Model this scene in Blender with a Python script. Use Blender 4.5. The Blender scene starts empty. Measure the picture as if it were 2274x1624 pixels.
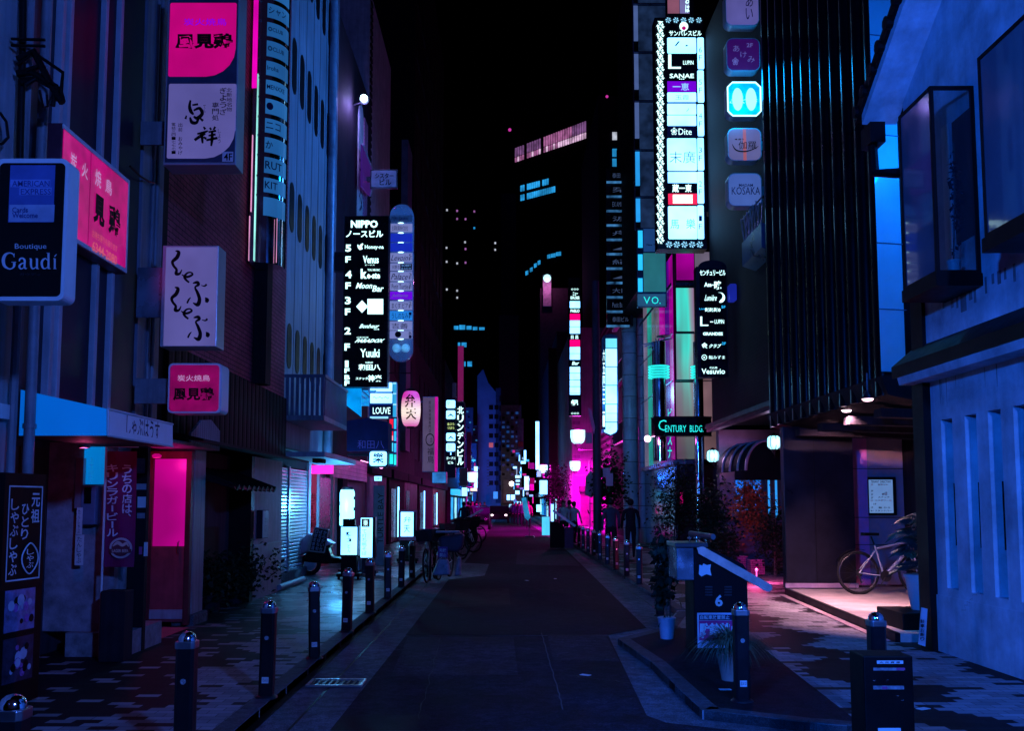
import bpy, bmesh, math, random
from mathutils import Vector, Matrix, Euler
R = math.radians
random.seed(7)
sc = bpy.context.scene
col = sc.collection

# ---------------------------------------------------------------- camera
F = 2100.0                     # focal length in units of a 2274-wide picture
TH = R(4.8)
EYE = 1.62
UC, VC = 1120.0, 1118.0 - F * math.tan(TH)
cam = bpy.data.cameras.new('camera')
cam.sensor_fit = 'HORIZONTAL'
cam.sensor_width = 36
cam.lens = 36 * F / 2274
cam.shift_x = (1137 - UC) / 2274
cam.shift_y = (VC - 812) / 2274
cam.clip_start = 0.05
cam.clip_end = 2000
camo = bpy.data.objects.new('camera', cam)
camo.location = (0, 0, EYE)
camo.rotation_euler = (R(90) + TH, 0, 0)
col.objects.link(camo)
sc.camera = camo

# ---------------------------------------------------------------- night sky, faint skylight, exposure
w = bpy.data.worlds.new('World')
sc.world = w
w.use_nodes = True
nt = w.node_tree
bg = nt.nodes['Background']
sky = nt.nodes.new('ShaderNodeTexSky')
sky.sky_type = 'NISHITA'
sky.sun_disc = False
sky.sun_elevation = R(-7)
sky.sun_rotation = R(200)
hs = nt.nodes.new('ShaderNodeMixRGB')
hs.blend_type = 'MULTIPLY'
hs.inputs['Fac'].default_value = 1
hs.inputs['Color2'].default_value = (0.5, 0.25, 1.0, 1)
nt.links.new(sky.outputs[0], hs.inputs['Color1'])
nt.links.new(hs.outputs[0], bg.inputs['Color'])
bg.inputs['Strength'].default_value = 0.02
sun = bpy.data.lights.new('night_fill', 'SUN')  # broad violet fill added as ambient light, not a real moon
sun.energy = 0.016
sun.angle = R(70)
sun.color = (0.30, 0.20, 1.0)
suno = bpy.data.objects.new('night_fill', sun)
suno.rotation_euler = (R(52), 0, R(14))
col.objects.link(suno)
vs = sc.view_settings
vs.view_transform = 'Standard'
vs.look = 'None'
vs.exposure = 0
vs.gamma = 1
sc.display_settings.display_device = 'sRGB'
cy = sc.cycles
cy.use_denoising = True
cy.max_bounces = 5
cy.diffuse_bounces = 3
cy.glossy_bounces = 3
cy.transmission_bounces = 4
cy.transparent_max_bounces = 6
cy.sample_clamp_indirect = 2.0
cy.caustics_reflective = False
cy.caustics_refractive = False
try:
    cy.use_light_tree = True
except Exception:
    pass

# ---------------------------------------------------------------- where a point of the street lies
CT, ST = math.cos(TH), math.sin(TH)
def ray(u, v):
    a, b = (u - UC) / F, -(v - VC) / F
    return Vector((a, CT - b * ST, ST + b * CT))
def at_y(u, v, y):
    d = ray(u, v)
    return Vector((0, 0, EYE)) + d * (y / d.y)
def at_x(u, v, x):
    d = ray(u, v)
    return Vector((0, 0, EYE)) + d * (x / d.x)
def at_z(u, v, z=0.0):
    d = ray(u, v)
    return Vector((0, 0, EYE)) + d * ((z - EYE) / d.z)
def rect(u0, v0, u1, v1, y):
    c = ((u0 + u1) / 2, (v0 + v1) / 2)
    return (at_y(u0, c[1], y).x, at_y(u1, c[1], y).x, at_y(c[0], v1, y).z, at_y(c[0], v0, y).z)
def yw(u, x):                   # depth at which the wall plane X=x is seen at column u
    return F * x / (u - UC)

# ---------------------------------------------------------------- materials
MATS = {}
class NT:
    def __init__(s, m): s.t = m.node_tree; s.n = s.t.nodes; s.l = s.t.links
    def new(s, t, **k):
        n = s.n.new(t)
        for a, b in k.items(): setattr(n, a, b)
        return n
    def link(s, a, b): s.l.new(a, b)
    def math(s, op, a, b=None, c=None):
        n = s.n.new('ShaderNodeMath'); n.operation = op
        for i, x in enumerate((a, b, c)):
            if x is None: continue
            if isinstance(x, (int, float)): n.inputs[i].default_value = x
            else: s.l.new(x, n.inputs[i])
        return n.outputs[0]
    def mix(s, f, a, b):
        n = s.n.new('ShaderNodeMixRGB')
        for i, x in zip(('Fac', 'Color1', 'Color2'), (f, a, b)):
            if isinstance(x, tuple): n.inputs[i].default_value = (*x, 1) if len(x) == 3 else x
            elif isinstance(x, (int, float)): n.inputs[i].default_value = x
            else: s.l.new(x, n.inputs[i])
        return n.outputs[0]
    def pos(s, order='xyz'):
        g = s.n.new('ShaderNodeNewGeometry'); p = s.n.new('ShaderNodeSeparateXYZ')
        s.l.new(g.outputs['Position'], p.inputs[0])
        c = s.n.new('ShaderNodeCombineXYZ')
        for i, ch in enumerate(order):
            if ch in 'xyz': s.l.new(p.outputs['xyz'.index(ch)], c.inputs[i])
        return c.outputs[0], p.outputs
    def noise(s, scale, vec=None, detail=4, rough=.6):
        n = s.n.new('ShaderNodeTexNoise'); n.inputs['Scale'].default_value = scale
        n.inputs['Detail'].default_value = detail; n.inputs['Roughness'].default_value = rough
        if vec is not None: s.l.new(vec, n.inputs['Vector'])
        return n.outputs[0]
    def ramp(s, f, a, b, lo=0.0, hi=1.0):
        n = s.n.new('ShaderNodeMapRange'); s.l.new(f, n.inputs[0])
        n.inputs[1].default_value = a; n.inputs[2].default_value = b
        n.inputs[3].default_value = lo; n.inputs[4].default_value = hi
        return n.outputs[0]
def newmat(name):
    m = bpy.data.materials.new(name); m.use_nodes = True
    return m, NT(m), m.node_tree.nodes['Principled BSDF']
def M(name, c, rough=.6, metal=0, var=.35, scale=2.5, bump=0, bscale=30, streak=0, coat=0, alpha=1, spec=None, speck=0):
    if name in MATS: return MATS[name]
    m, t, b = newmat(name)
    p, _ = t.pos()
    n1 = t.noise(scale, p, 6, .65)
    f = t.ramp(n1, .3, .7, 1 - var, 1 + var)
    if streak:
        mp = t.new('ShaderNodeMapping'); mp.inputs['Scale'].default_value = (7, 7, .35); t.link(p, mp.inputs[0])
        f = t.math('MULTIPLY', f, t.ramp(t.noise(1.5, mp.outputs[0], 4), .3, .75, 1 - streak, 1.0))
    if speck:
        f = t.math('MULTIPLY', f, t.ramp(t.noise(70, p, 2, .8), .42, .70, 1 - speck, 1 + 2.6 * speck))
        f = t.math('MULTIPLY', f, t.ramp(t.noise(9, p, 5, .75), .40, .64, 1 - .9 * speck, 1 + 1.6 * speck))
        f = t.math('MULTIPLY', f, t.ramp(t.noise(.35, p, 3, .5), .35, .65, .7, 1.35))
    v = t.new('ShaderNodeVectorMath', operation='SCALE'); v.inputs[0].default_value = c[:3]; t.link(f, v.inputs['Scale'])
    t.link(v.outputs[0], b.inputs['Base Color'])
    t.link(t.ramp(n1, .3, .7, max(.03, rough - .08), min(1, rough + .1)), b.inputs['Roughness'])
    b.inputs['Metallic'].default_value = metal
    lum = sum(c[:3]) / 3
    b.inputs['Specular IOR Level'].default_value = spec if spec is not None else (.5 if lum > .15 else .22 if lum > .03 else .14)
    if coat: b.inputs['Coat Weight'].default_value = coat
    if alpha < 1: b.inputs['Alpha'].default_value = alpha
    if bump:
        bn = t.new('ShaderNodeBump'); bn.inputs['Strength'].default_value = bump; bn.inputs['Distance'].default_value = .01
        t.link(t.noise(bscale, p, 3), bn.inputs['Height']); t.link(bn.outputs[0], b.inputs['Normal'])
    MATS[name] = m
    return m
def E(name, c, s=1.0, var=.12, scale=2.0, sample=True, rough=.3):
    """lit sign plastic, lamp or screen"""
    if name in MATS: return MATS[name]
    m, t, b = newmat(name)
    b.inputs['Base Color'].default_value = (*[min(.5, x * .2 + .01) for x in c[:3]], 1)
    b.inputs['Roughness'].default_value = rough
    b.inputs['Emission Color'].default_value = (*c[:3], 1)
    if var:
        p, _ = t.pos()
        t.link(t.ramp(t.noise(scale, p, 2), .3, .7, s * (1 - var), s * (1 + var)), b.inputs['Emission Strength'])
    else:
        b.inputs['Emission Strength'].default_value = s
    m.cycles.emission_sampling = 'AUTO' if sample else 'NONE'
    MATS[name] = m
    return m
def brick(name, c1, c2, mortar, plane, w=.21, h=.065, rough=.75):
    if name in MATS: return MATS[name]
    m, t, b = newmat(name)
    p, _ = t.pos(plane)
    n = t.new('ShaderNodeTexBrick'); t.link(p, n.inputs['Vector'])
    n.inputs['Scale'].default_value = 1; n.inputs['Brick Width'].default_value = w; n.inputs['Row Height'].default_value = h
    n.inputs['Mortar Size'].default_value = .006; n.inputs['Bias'].default_value = -.2
    n.inputs['Color1'].default_value = (*c1, 1); n.inputs['Color2'].default_value = (*c2, 1); n.inputs['Mortar'].default_value = (*mortar, 1)
    f = t.ramp(t.noise(1.2, p, 5), .3, .7, .6, 1.25)
    v = t.new('ShaderNodeVectorMath', operation='SCALE'); t.link(n.outputs[0], v.inputs[0]); t.link(f, v.inputs['Scale'])
    t.link(v.outputs[0], b.inputs['Base Color']); b.inputs['Roughness'].default_value = rough; b.inputs['Specular IOR Level'].default_value = .2
    bn = t.new('ShaderNodeBump'); bn.inputs['Strength'].default_value = .6; bn.inputs['Distance'].default_value = .008
    bn.invert = True
    t.link(n.outputs['Fac'], bn.inputs['Height']); t.link(bn.outputs[0], b.inputs['Normal'])
    MATS[name] = m
    return m
def ribbed(name, c, order_axis='y', pitch=.12, rough=.4, metal=.3, depth=.02, var=.25):
    """sheet with vertical or horizontal ribs"""
    if name in MATS: return MATS[name]
    m, t, b = newmat(name)
    p, o = t.pos()
    a = o['xyz'.index(order_axis)]
    f = t.math('FRACT', t.math('DIVIDE', a, pitch))
    g = t.math('ABSOLUTE', t.math('SUBTRACT', f, .5))
    n1 = t.noise(2, p, 5)
    v = t.new('ShaderNodeVectorMath', operation='SCALE'); v.inputs[0].default_value = c
    t.link(t.math('MULTIPLY', t.ramp(n1, .3, .7, 1 - var, 1 + var), t.ramp(g, .40, .5, 1, .35)), v.inputs['Scale'])
    t.link(v.outputs[0], b.inputs['Base Color'])
    b.inputs['Roughness'].default_value = rough; b.inputs['Metallic'].default_value = metal
    if max(c) < .1: b.inputs['Specular IOR Level'].default_value = .12
    bn = t.new('ShaderNodeBump'); bn.inputs['Strength'].default_value = 1; bn.inputs['Distance'].default_value = depth
    t.link(t.ramp(g, .25, .5, 1, 0), bn.inputs['Height']); t.link(bn.outputs[0], b.inputs['Normal'])
    MATS[name] = m
    return m
def paving(name, left):
    m, t, b = newmat(name)
    p, o = t.pos()
    W, H = .20, .105
    row = t.math('FLOOR', t.math('DIVIDE', o[1], H))
    off = t.math('MULTIPLY', t.math('FRACT', t.math('MULTIPLY', row, .5)), W)
    xs = t.math('DIVIDE', t.math('ADD', o[0], off), W)
    colm = t.math('FLOOR', xs)
    xc = t.math('SUBTRACT', t.math('MULTIPLY', colm, W), off)
    yc = t.math('MULTIPLY', row, H)
    cc = t.new('ShaderNodeCombineXYZ'); t.link(colm, cc.inputs[0]); t.link(row, cc.inputs[1])
    wn = t.new('ShaderNodeTexWhiteNoise', noise_dimensions='2D'); t.link(cc.outputs[0], wn.inputs['Vector'])
    r1 = wn.outputs['Value']
    if left:
        g = t.math('ADD', xc, t.math('MULTIPLY', t.math('PINGPONG', t.math('ADD', yc, .4), 1.05), .75))
        mask = t.math('GREATER_THAN', g, -2.55)
        flip = t.math('GREATER_THAN', r1, .86)
    else:
        g = t.math('FRACT', t.math('ADD', t.math('MULTIPLY', xc, .62), t.math('MULTIPLY', t.math('PINGPONG', yc, .84), .42)))
        mask = t.math('GREATER_THAN', g, .42)
        flip = t.math('GREATER_THAN', r1, .95)
    mask = t.math('ABSOLUTE', t.math('SUBTRACT', mask, flip))
    fx = t.math('FRACT', xs); fy = t.math('FRACT', t.math('DIVIDE', o[1], H))
    ex = t.math('MINIMUM', fx, t.math('SUBTRACT', 1, fx)); ey = t.math('MINIMUM', fy, t.math('SUBTRACT', 1, fy))
    gr = t.math('MULTIPLY', t.math('GREATER_THAN', ex, .018), t.math('GREATER_THAN', ey, .034))
    colr = t.mix(mask, (.010, .009, .013), (.26, .25, .28))
    w2 = t.new('ShaderNodeSeparateColor'); t.link(wn.outputs['Color'], w2.inputs[0])
    n1 = t.noise(1.3, p, 6, .7)
    f = t.math('MULTIPLY', t.ramp(w2.outputs[1], 0, 1, .75, 1.25), t.ramp(n1, .3, .72, .75, 1.2))
    f = t.math('MULTIPLY', f, t.ramp(gr, 0, 1, .3, 1))
    v = t.new('ShaderNodeVectorMath', operation='SCALE'); t.link(colr, v.inputs[0]); t.link(f, v.inputs['Scale'])
    t.link(v.outputs[0], b.inputs['Base Color'])
    wet = t.math('MULTIPLY', t.ramp(o[1], 10, 15, 0, 1), t.ramp(n1, .3, .6, .4, 1)) if left else t.ramp(n1, .3, .7, 0, .15)
    t.link(t.ramp(wet, 0, 1, .68, .26), b.inputs['Roughness']); t.link(t.ramp(wet, 0, 1, .12, .45), b.inputs['Specular IOR Level'])
    bn = t.new('ShaderNodeBump'); bn.inputs['Strength'].default_value = .5; bn.inputs['Distance'].default_value = .006
    t.link(t.math('ADD', gr, t.math('MULTIPLY', w2.outputs[2], .35)), bn.inputs['Height']); t.link(bn.outputs[0], b.inputs['Normal'])
    return m

# ---------------------------------------------------------------- mesh builder
TXT = {}
def text_mesh(s, off=0.0):
    k = (s, off)
    if k in TXT: return TXT[k]
    cu = bpy.data.curves.new('t', 'FONT')
    cu.body = s; cu.size = 1; cu.resolution_u = 2; cu.offset = off
    o = bpy.data.objects.new('t', cu); col.objects.link(o)
    dg = bpy.context.evaluated_depsgraph_get()
    me = bpy.data.meshes.new_from_object(o.evaluated_get(dg))
    vsx = [(v.co.x, v.co.y) for v in me.vertices]; fs = [tuple(p.vertices) for p in me.polygons]
    bpy.data.objects.remove(o); bpy.data.curves.remove(cu); bpy.data.meshes.remove(me)
    if not vsx: vsx, fs = [(0, 0), (1, 0), (1, 1)], [(0, 1, 2)]
    x0, x1 = min(a for a, _ in vsx), max(a for a, _ in vsx)
    y0, y1 = min(b for _, b in vsx), max(b for _, b in vsx)
    out = ([((a - x0) / max(x1 - x0, 1e-6), (b - y0) / max(y1 - y0, 1e-6)) for a, b in vsx], fs, x1 - x0, y1 - y0, y0)
    TXT[k] = out
    return out
def catmull(pts, n=5):
    out = []
    P = [pts[0]] + list(pts) + [pts[-1]]
    for i in range(1, len(P) - 2):
        a, b, c, d = (Vector(P[i + k]) for k in (-1, 0, 1, 2))
        for j in range(n):
            s = j / n
            out.append(.5 * ((2 * b) + (c - a) * s + (2 * a - 5 * b + 4 * c - d) * s * s + (3 * b - a - 3 * c + d) * s ** 3))
    out.append(Vector(pts[-1]))
    return out
class MB:
    def __init__(s): s.v = []; s.f = []; s.mi = []
    def add(s, vs, fs, mi=0):
        b = len(s.v)
        s.v.extend(Vector(p) for p in vs)
        for f in fs: s.f.append(tuple(i + b for i in f)); s.mi.append(mi)
        return s
    def box(s, x0, x1, y0, y1, z0, z1, mi=0):
        if x0 > x1: x0, x1 = x1, x0
        if y0 > y1: y0, y1 = y1, y0
        if z0 > z1: z0, z1 = z1, z0
        vs = [(x, y, z) for x in (x0, x1) for y in (y0, y1) for z in (z0, z1)]
        return s.add(vs, [(0, 1, 3, 2), (4, 6, 7, 5), (0, 4, 5, 1), (2, 3, 7, 6), (0, 2, 6, 4), (1, 5, 7, 3)], mi)
    def obox(s, c, size, rot, mi=0):
        q = Euler(rot).to_matrix(); c = Vector(c)
        vs = [c + q @ Vector((x * size[0] / 2, y * size[1] / 2, z * size[2] / 2)) for x in (-1, 1) for y in (-1, 1) for z in (-1, 1)]
        return s.add(vs, [(0, 1, 3, 2), (4, 6, 7, 5), (0, 4, 5, 1), (2, 3, 7, 6), (0, 2, 6, 4), (1, 5, 7, 3)], mi)
    def prism(s, pts, ext, mi=0):
        n = len(pts); ext = Vector(ext)
        pts = [Vector(p) for p in pts]
        fs = [tuple(range(n))[::-1], tuple(range(n, 2 * n))] + [(i, (i + 1) % n, n + (i + 1) % n, n + i) for i in range(n)]
        return s.add(pts + [p + ext for p in pts], fs, mi)
    def quad(s, *p, mi=0): return s.add(p, [tuple(range(len(p)))], mi)
    def rr(s, x0, x1, z0, z1, y, d, r=.03, corners=(1, 1, 1, 1), mi=0, n=5):
        """rounded rectangle facing -Y, front at y, thickness d; corners bl, br, tr, tl"""
        pts = []
        for (cx, cz, a0, on) in ((x0, z0, 180, corners[0]), (x1, z0, 270, corners[1]), (x1, z1, 0, corners[2]), (x0, z1, 90, corners[3])):
            q = r * on
            if q <= 0: pts.append((cx, y, cz)); continue
            ox, oz = cx + (q if cx == x0 else -q), cz + (q if cz == z0 else -q)
            for i in range(n + 1):
                a = R(a0 + 90 * i / n); pts.append((ox + q * math.cos(a), y, oz + q * math.sin(a)))
        return s.prism(pts, (0, d, 0), mi)
    def tube(s, pts, r, n=8, mi=0, close=False):
        pts = [Vector(p) for p in pts]; N = len(pts)
        rs = r if isinstance(r, (list, tuple)) else [r] * N
        vs, fs = [], []
        up = None
        for i, p in enumerate(pts):
            if close: d = pts[(i + 1) % N] - pts[i - 1]
            else: d = pts[min(i + 1, N - 1)] - pts[max(i - 1, 0)]
            d.normalize()
            if up is None:
                up = d.cross(Vector((0, 0, 1))) if abs(d.z) < .9 else d.cross(Vector((1, 0, 0)))
            a = (up - d * up.dot(d))
            if a.length < 1e-6: a = d.orthogonal()
            a.normalize(); up = a; b = d.cross(a)
            for k in range(n):
                t = 2 * math.pi * k / n
                vs.append(p + (a * math.cos(t) + b * math.sin(t)) * rs[i])
        for i in range(N if close else N - 1):
            j = (i + 1) % N
            for k in range(n):
                fs.append((i * n + k, i * n + (k + 1) % n, j * n + (k + 1) % n, j * n + k))
        if not close: fs += [tuple(range(n))[::-1], tuple(range((N - 1) * n, N * n))]
        return s.add(vs, fs, mi)
    def lathe(s, prof, c, n=20, axis='z', mi=0):
        vs, fs = [], []
        c = Vector(c)
        for (r, h) in prof:
            for k in range(n):
                t = 2 * math.pi * k / n
                q = (r * math.cos(t), r * math.sin(t), h)
                if axis == 'y': q = (q[0], q[2], q[1])
                if axis == 'x': q = (q[2], q[0], q[1])
                vs.append(c + Vector(q))
        for i in range(len(prof) - 1):
            for k in range(n): fs.append((i * n + k, i * n + (k + 1) % n, (i + 1) * n + (k + 1) % n, (i + 1) * n + k))
        fs += [tuple(range(n))[::-1], tuple(range((len(prof) - 1) * n, len(prof) * n))]
        return s.add(vs, fs, mi)
    def ball(s, c, r, sc_=(1, 1, 1), n=14, m=8, mi=0):
        prof = [(max(1e-4, math.sin(math.pi * i / m)) * r, -math.cos(math.pi * i / m) * r) for i in range(m + 1)]
        b = len(s.v); s.lathe(prof, (0, 0, 0), n, 'z', mi)
        for i in range(b, len(s.v)):
            q = s.v[i]; s.v[i] = Vector((c[0] + q.x * sc_[0], c[1] + q.y * sc_[1], c[2] + q.z * sc_[2]))
        return s
    def text(s, st, tl, rt, dn, off=.0, keep=0, mi=0, skew=0):
        """lettering stretched into the parallelogram tl + rt + dn; keep=1 keeps proportions, centred"""
        tl, rt, dn = Vector(tl), Vector(rt), Vector(dn)
        vs, fs, aw, ah, _ = text_mesh(st, off)
        sx = sy = 1.0
        if keep:
            k = min(rt.length / aw, dn.length / ah); sx, sy = aw * k / rt.length, ah * k / dn.length
        return s.add([tl + rt * (.5 + (a - .5) * sx + skew * (b - .5)) + dn * (.5 - (b - .5) * sy) for a, b in vs], fs, mi)
    def vtext(s, st, tl, rt, dn, off=.0, gap=.12, mi=0, keep=0):
        tl, rt, dn = Vector(tl), Vector(rt), Vector(dn); n = len(st)
        for i, ch in enumerate(st):
            if ch == ' ': continue
            if ch == 'ー':
                s.add([tl + rt * a + dn * ((i + b) / n) for a, b in ((.42, .1), (.58, .1), (.58, .9), (.42, .9))], [(0, 1, 2, 3)], mi); continue
            if ch in '、。':
                s.text(ch, tl + rt * .6 + dn * (i / n), rt * .3, dn * (.3 / n), off, 1, mi); continue
            s.text(ch, tl + dn * ((i + gap / 2) / n), rt, dn * ((1 - gap) / n), off, keep, mi)
        return s
    def stroke(s, pts, f, mi=0, n=5, wmin=.3):
        """brush stroke: pts (a, b, width) in picture units, f maps (a, b) to a point of the surface"""
        q = catmull([(p[0], p[1], p[2]) for p in pts], n)
        vs = []
        for i, p in enumerate(q):
            d = (q[min(i + 1, len(q) - 1)] - q[max(i - 1, 0)]); d = Vector((d.x, d.y)); d = d.normalized() if d.length else Vector((1, 0))
            nn = Vector((-d.y, d.x)) * max(wmin, p.z) / 2
            vs += [f(p.x + nn.x, p.y + nn.y), f(p.x - nn.x, p.y - nn.y)]
        return s.add(vs, [(2 * i, 2 * i + 1, 2 * i + 3, 2 * i + 2) for i in range(len(q) - 1)], mi)
    def build(s, name, mats, parent=None, bevel=0, smooth=0, normals=True):
        if not isinstance(mats, (list, tuple)): mats = [mats]
        o0 = origin(parent)
        me = bpy.data.meshes.new(name)
        me.from_pydata([tuple(p - o0) for p in s.v], [], s.f)
        for m in mats: me.materials.append(m)
        for p, k in zip(me.polygons, s.mi): p.material_index = min(k, len(mats) - 1)
        if normals or smooth:
            bm = bmesh.new(); bm.from_mesh(me)
            if normals: bmesh.ops.recalc_face_normals(bm, faces=bm.faces)
            if smooth:
                for f in bm.faces: f.smooth = True
                for e in bm.edges:
                    if len(e.link_faces) == 2 and e.calc_face_angle(0) > R(smooth): e.smooth = False
            bm.to_mesh(me); bm.free()
        o = bpy.data.objects.new(name, me); col.objects.link(o)
        if parent: o.parent = parent
        if bevel:
            b = o.modifiers.new('b', 'BEVEL'); b.width = bevel; b.segments = 2; b.limit_method = 'ANGLE'
        return o
def origin(o):
    v = Vector((0, 0, 0))
    while o is not None: v += o.location; o = o.parent
    return v
def thing(name, label, cat, loc, group=None):
    o = bpy.data.objects.new(name, None); o.empty_display_size = .2; col.objects.link(o)
    o.location = loc; o['label'] = label; o['category'] = cat
    if group: o['group'] = group
    return o
def tag(o, label, cat, group=None):
    o['label'] = label; o['category'] = cat
    if group: o['group'] = group
    return o
def struct(o, kind='structure'):
    o['kind'] = kind; return o
def copy_tree(o, parent=None):
    c = o.copy(); col.objects.link(c)
    if parent: c.parent = parent
    for ch in [q for q in o.children]: copy_tree(ch, c)
    return c
def move_copy(o, loc, label, rz=0, scale=1):
    c = copy_tree(o); c.location = loc; c.rotation_euler = (0, 0, rz); c.scale = (scale,) * 3; c['label'] = label
    return c
def light(name, parent_loc, c, e, r=.1, parent=None, spot=None, rot=None):
    l = bpy.data.lights.new(name, 'SPOT' if spot else 'POINT')
    l.color = c; l.energy = e; l.shadow_soft_size = r
    if spot: l.spot_size = R(spot); l.spot_blend = .6
    o = bpy.data.objects.new(name, l); col.objects.link(o)
    if parent: o.parent = parent
    o.location = Vector(parent_loc) - origin(parent)
    if rot: o.rotation_euler = rot
    return o
# ---------------------------------------------------------------- shared materials
m_asphalt = M('asphalt', (.013, .010, .016), .85, var=.6, scale=.9, bump=.6, bscale=160, speck=.4)
m_asph2 = M('asphalt_patch', (.020, .013, .020), .85, var=.75, scale=1.4, bump=.6, bscale=140, speck=.4)
m_conc = M('concrete_apron', (.095, .092, .11), .8, var=.4, scale=1.6, bump=.3, bscale=120, speck=.35)
m_kerb = M('kerb_stone', (.062, .06, .07), .75, var=.45, scale=4, bump=.4, bscale=60, speck=.25)
m_black = M('black_paint', (.003, .003, .004), .5, var=.3)
m_dark = M('dark_render', (.010, .009, .013), .7, var=.4, streak=.4)
m_dark2 = M('dark_wall', (.022, .018, .026), .75, var=.4, streak=.5)
m_gloss = M('black_gloss', (.003, .003, .005), .25, var=.2)
m_metal = M('brushed_metal', (.45, .47, .52), .35, 1, var=.2)
m_chrome = M('chrome', (.75, .77, .8), .12, 1, var=.1)
m_dmetal = M('dark_metal', (.05, .05, .06), .4, .8, var=.3)
m_white = M('white_paint', (.62, .63, .66), .5, var=.12, streak=.12)
m_plaster = M('white_plaster', (.46, .52, .60), .85, var=.42, scale=1.7, bump=.35, bscale=70, streak=.16, spec=.15)
m_grey = M('grey_panel', (.26, .25, .29), .55, var=.3, streak=.5)
m_lgrey = M('light_grey_panel', (.38, .37, .42), .55, var=.25, streak=.35)
m_glass = M('dark_glass', (.012, .014, .022), .06, 0, var=.1, spec=.5)
m_wood = M('dark_wood', (.06, .025, .022), .5, var=.4, streak=.4)
m_rust = M('red_brown_wood', (.16, .03, .035), .5, var=.4, streak=.5)
m_leaf = M('leaf', (.045, .075, .035), .5, var=.6, scale=6)
m_leafd = M('dark_leaf', (.014, .026, .014), .5, var=.6, scale=6)
m_leafo = M('orange_leaf', (.38, .10, .03), .6, var=.6, scale=8)
m_bark = M('bark', (.10, .08, .07), .8, var=.4)
m_rubber = M('rubber', (.012, .012, .014), .7, var=.2)
m_ink = M('black_ink', (.004, .004, .005), .5, var=.05)
m_inkb = M('navy_ink', (.01, .015, .06), .5, var=.05)
m_skin = M('skin', (.30, .17, .13), .5, var=.1)
e_white = E('lit_white', (.27, .8, 1.55), 2.4, var=.2, scale=1.3)
e_white2 = E('lit_white_soft', (.30, .75, 1.05), 1.1)
e_txt = E('lit_letter', (.60, 1.0, 1.0), 1.8, var=0, sample=False)
e_txtd = E('dim_letter', (.10, .22, .50), 1.0, var=0, sample=False)
e_cyan = E('lit_cyan', (.02, .50, 1.0), 1.2)
e_teal = E('lit_teal', (.02, .85, .80), 1.1, sample=False)
e_red = E('lit_red', (1.0, .01, .05), 1.0)
e_pink = E('lit_magenta', (.50, .0, .17), .95)
e_pinkd = E('dim_magenta', (.36, .0, .17), .9)
e_purple = E('lit_purple', (.22, .0, .85), .8)
e_violet = E('dim_violet_white', (.115, .105, .36), .8)
e_dblue = E('dim_blue_white', (.05, .13, .42), .8)


# ---------------------------------------------------------------- the ground
P = lambda u, v, z=0.0: at_z(u, v, z)
RZ = -.07                                   # road level, pavements are at 0
def sheet(pts, z, name, mat, kind=True):
    b = MB().quad(*[(p[0], p[1], z) for p in pts]); o = b.build(name, mat, normals=False)
    for p in o.data.polygons:
        if p.normal.z < 0: p.flip()
    return struct(o)
sheet([(-60, -8), (60, -8), (60, 400), (-60, 400)], RZ - .012, 'ground', m_asphalt)
sheet([(-1.95, 3), (2.35, 3), (2.7, 20), (2.6, 130), (-1.9, 130), (-1.95, 20)], RZ, 'road_apron', m_conc)
def road(pix, z, name, mat): return sheet([P(u, v, z)[:2] for u, v in pix], z, name, mat)
# dark surfacing: far lane, then the patch in front of the crossing
road([(900, 1413), (996, 1288), (1076, 1279), (1086, 1254), (1031, 1251), (1092, 1170), (1112, 1135), (1128, 1135), (1196, 1178), (1262, 1226), (1436, 1396), (1352, 1411)], RZ + .004, 'road_surface', m_asphalt)
road([(732, 1624), (900, 1414), (1351, 1412.5), (1436, 1590), (1480, 1606), (1640, 1624)], RZ + .004, 'road_surface_crossing', m_asph2)
sheet([(-6, 2.2), (8, 2.2), (8, 6.66), (1.9, 6.66), (-1.25, 6.75), (-6, 6.75)], RZ + .008, 'road_surface_junction', m_asphalt)
# pavements with a kerb step
def slab(pts, z0, z1, name, mats):
    b = MB().prism([(p[0], p[1], z0) for p in pts], (0, 0, z1 - z0))
    return struct(b.build(name, mats))
m_paveL, m_paveR = paving('paving_left', True), paving('paving_right', False)
slab([(-1.93, 3.0), (-1.93, 27), (-1.9, 130), (-14, 130), (-14, 3.0)], RZ - .1, 0, 'pavement_left', m_paveL)
isl = [P(1290, 1232), P(1371, 1330), P(1371, 1419.5), P(1446, 1471), P(1537.6, 1560), P(1560, 1579), P(1794, 1606), P(2020, 1624)]
isl = [(2.7, 130), (2.72, 24), (2.62, 14.5), (2.1, 12.6)] + [(p.x, p.y) for p in isl[2:]]
slab(isl + [(5, isl[-1][1] - .15), (12, isl[-1][1] - .2), (12, 130)], RZ - .1, 0, 'pavement_right', m_paveR)
# dark made-up ground on the island and the kerb stones
road([(1385, 1424), (1450, 1466), (1545, 1556), (1566, 1573), (1800, 1600), (1921, 1616), (1707, 1450), (1640, 1400), (1480, 1395)], .004, 'pavement_patch', m_asphalt)
def kerb(pts, wid, name, gap=.9):
    b = MB()
    for (x0, y0), (x1, y1) in zip(pts, pts[1:]):
        d = Vector((x1 - x0, y1 - y0)); L = d.length; d.normalize(); nrm = Vector((-d.y, d.x))
        k = max(1, int(L / gap))
        for i in range(k):
            a = Vector((x0, y0)) + d * (L * i / k + .006); c = Vector((x0, y0)) + d * (L * (i + 1) / k - .006)
            q = [a, c, c + nrm * wid, a + nrm * wid]
            b.prism([(p.x, p.y, RZ - .05) for p in q], (0, 0, -RZ + .056))
    return struct(b.build(name, m_kerb, bevel=.008))
kerb([(-1.93, 3.0), (-1.93, 27), (-1.9, 110)], .16, 'kerb_left')
kerb(isl[:0:-1][:0] or [(2.7, 100), (2.72, 24), (2.62, 14.5)], .16, 'kerb_right')
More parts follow.
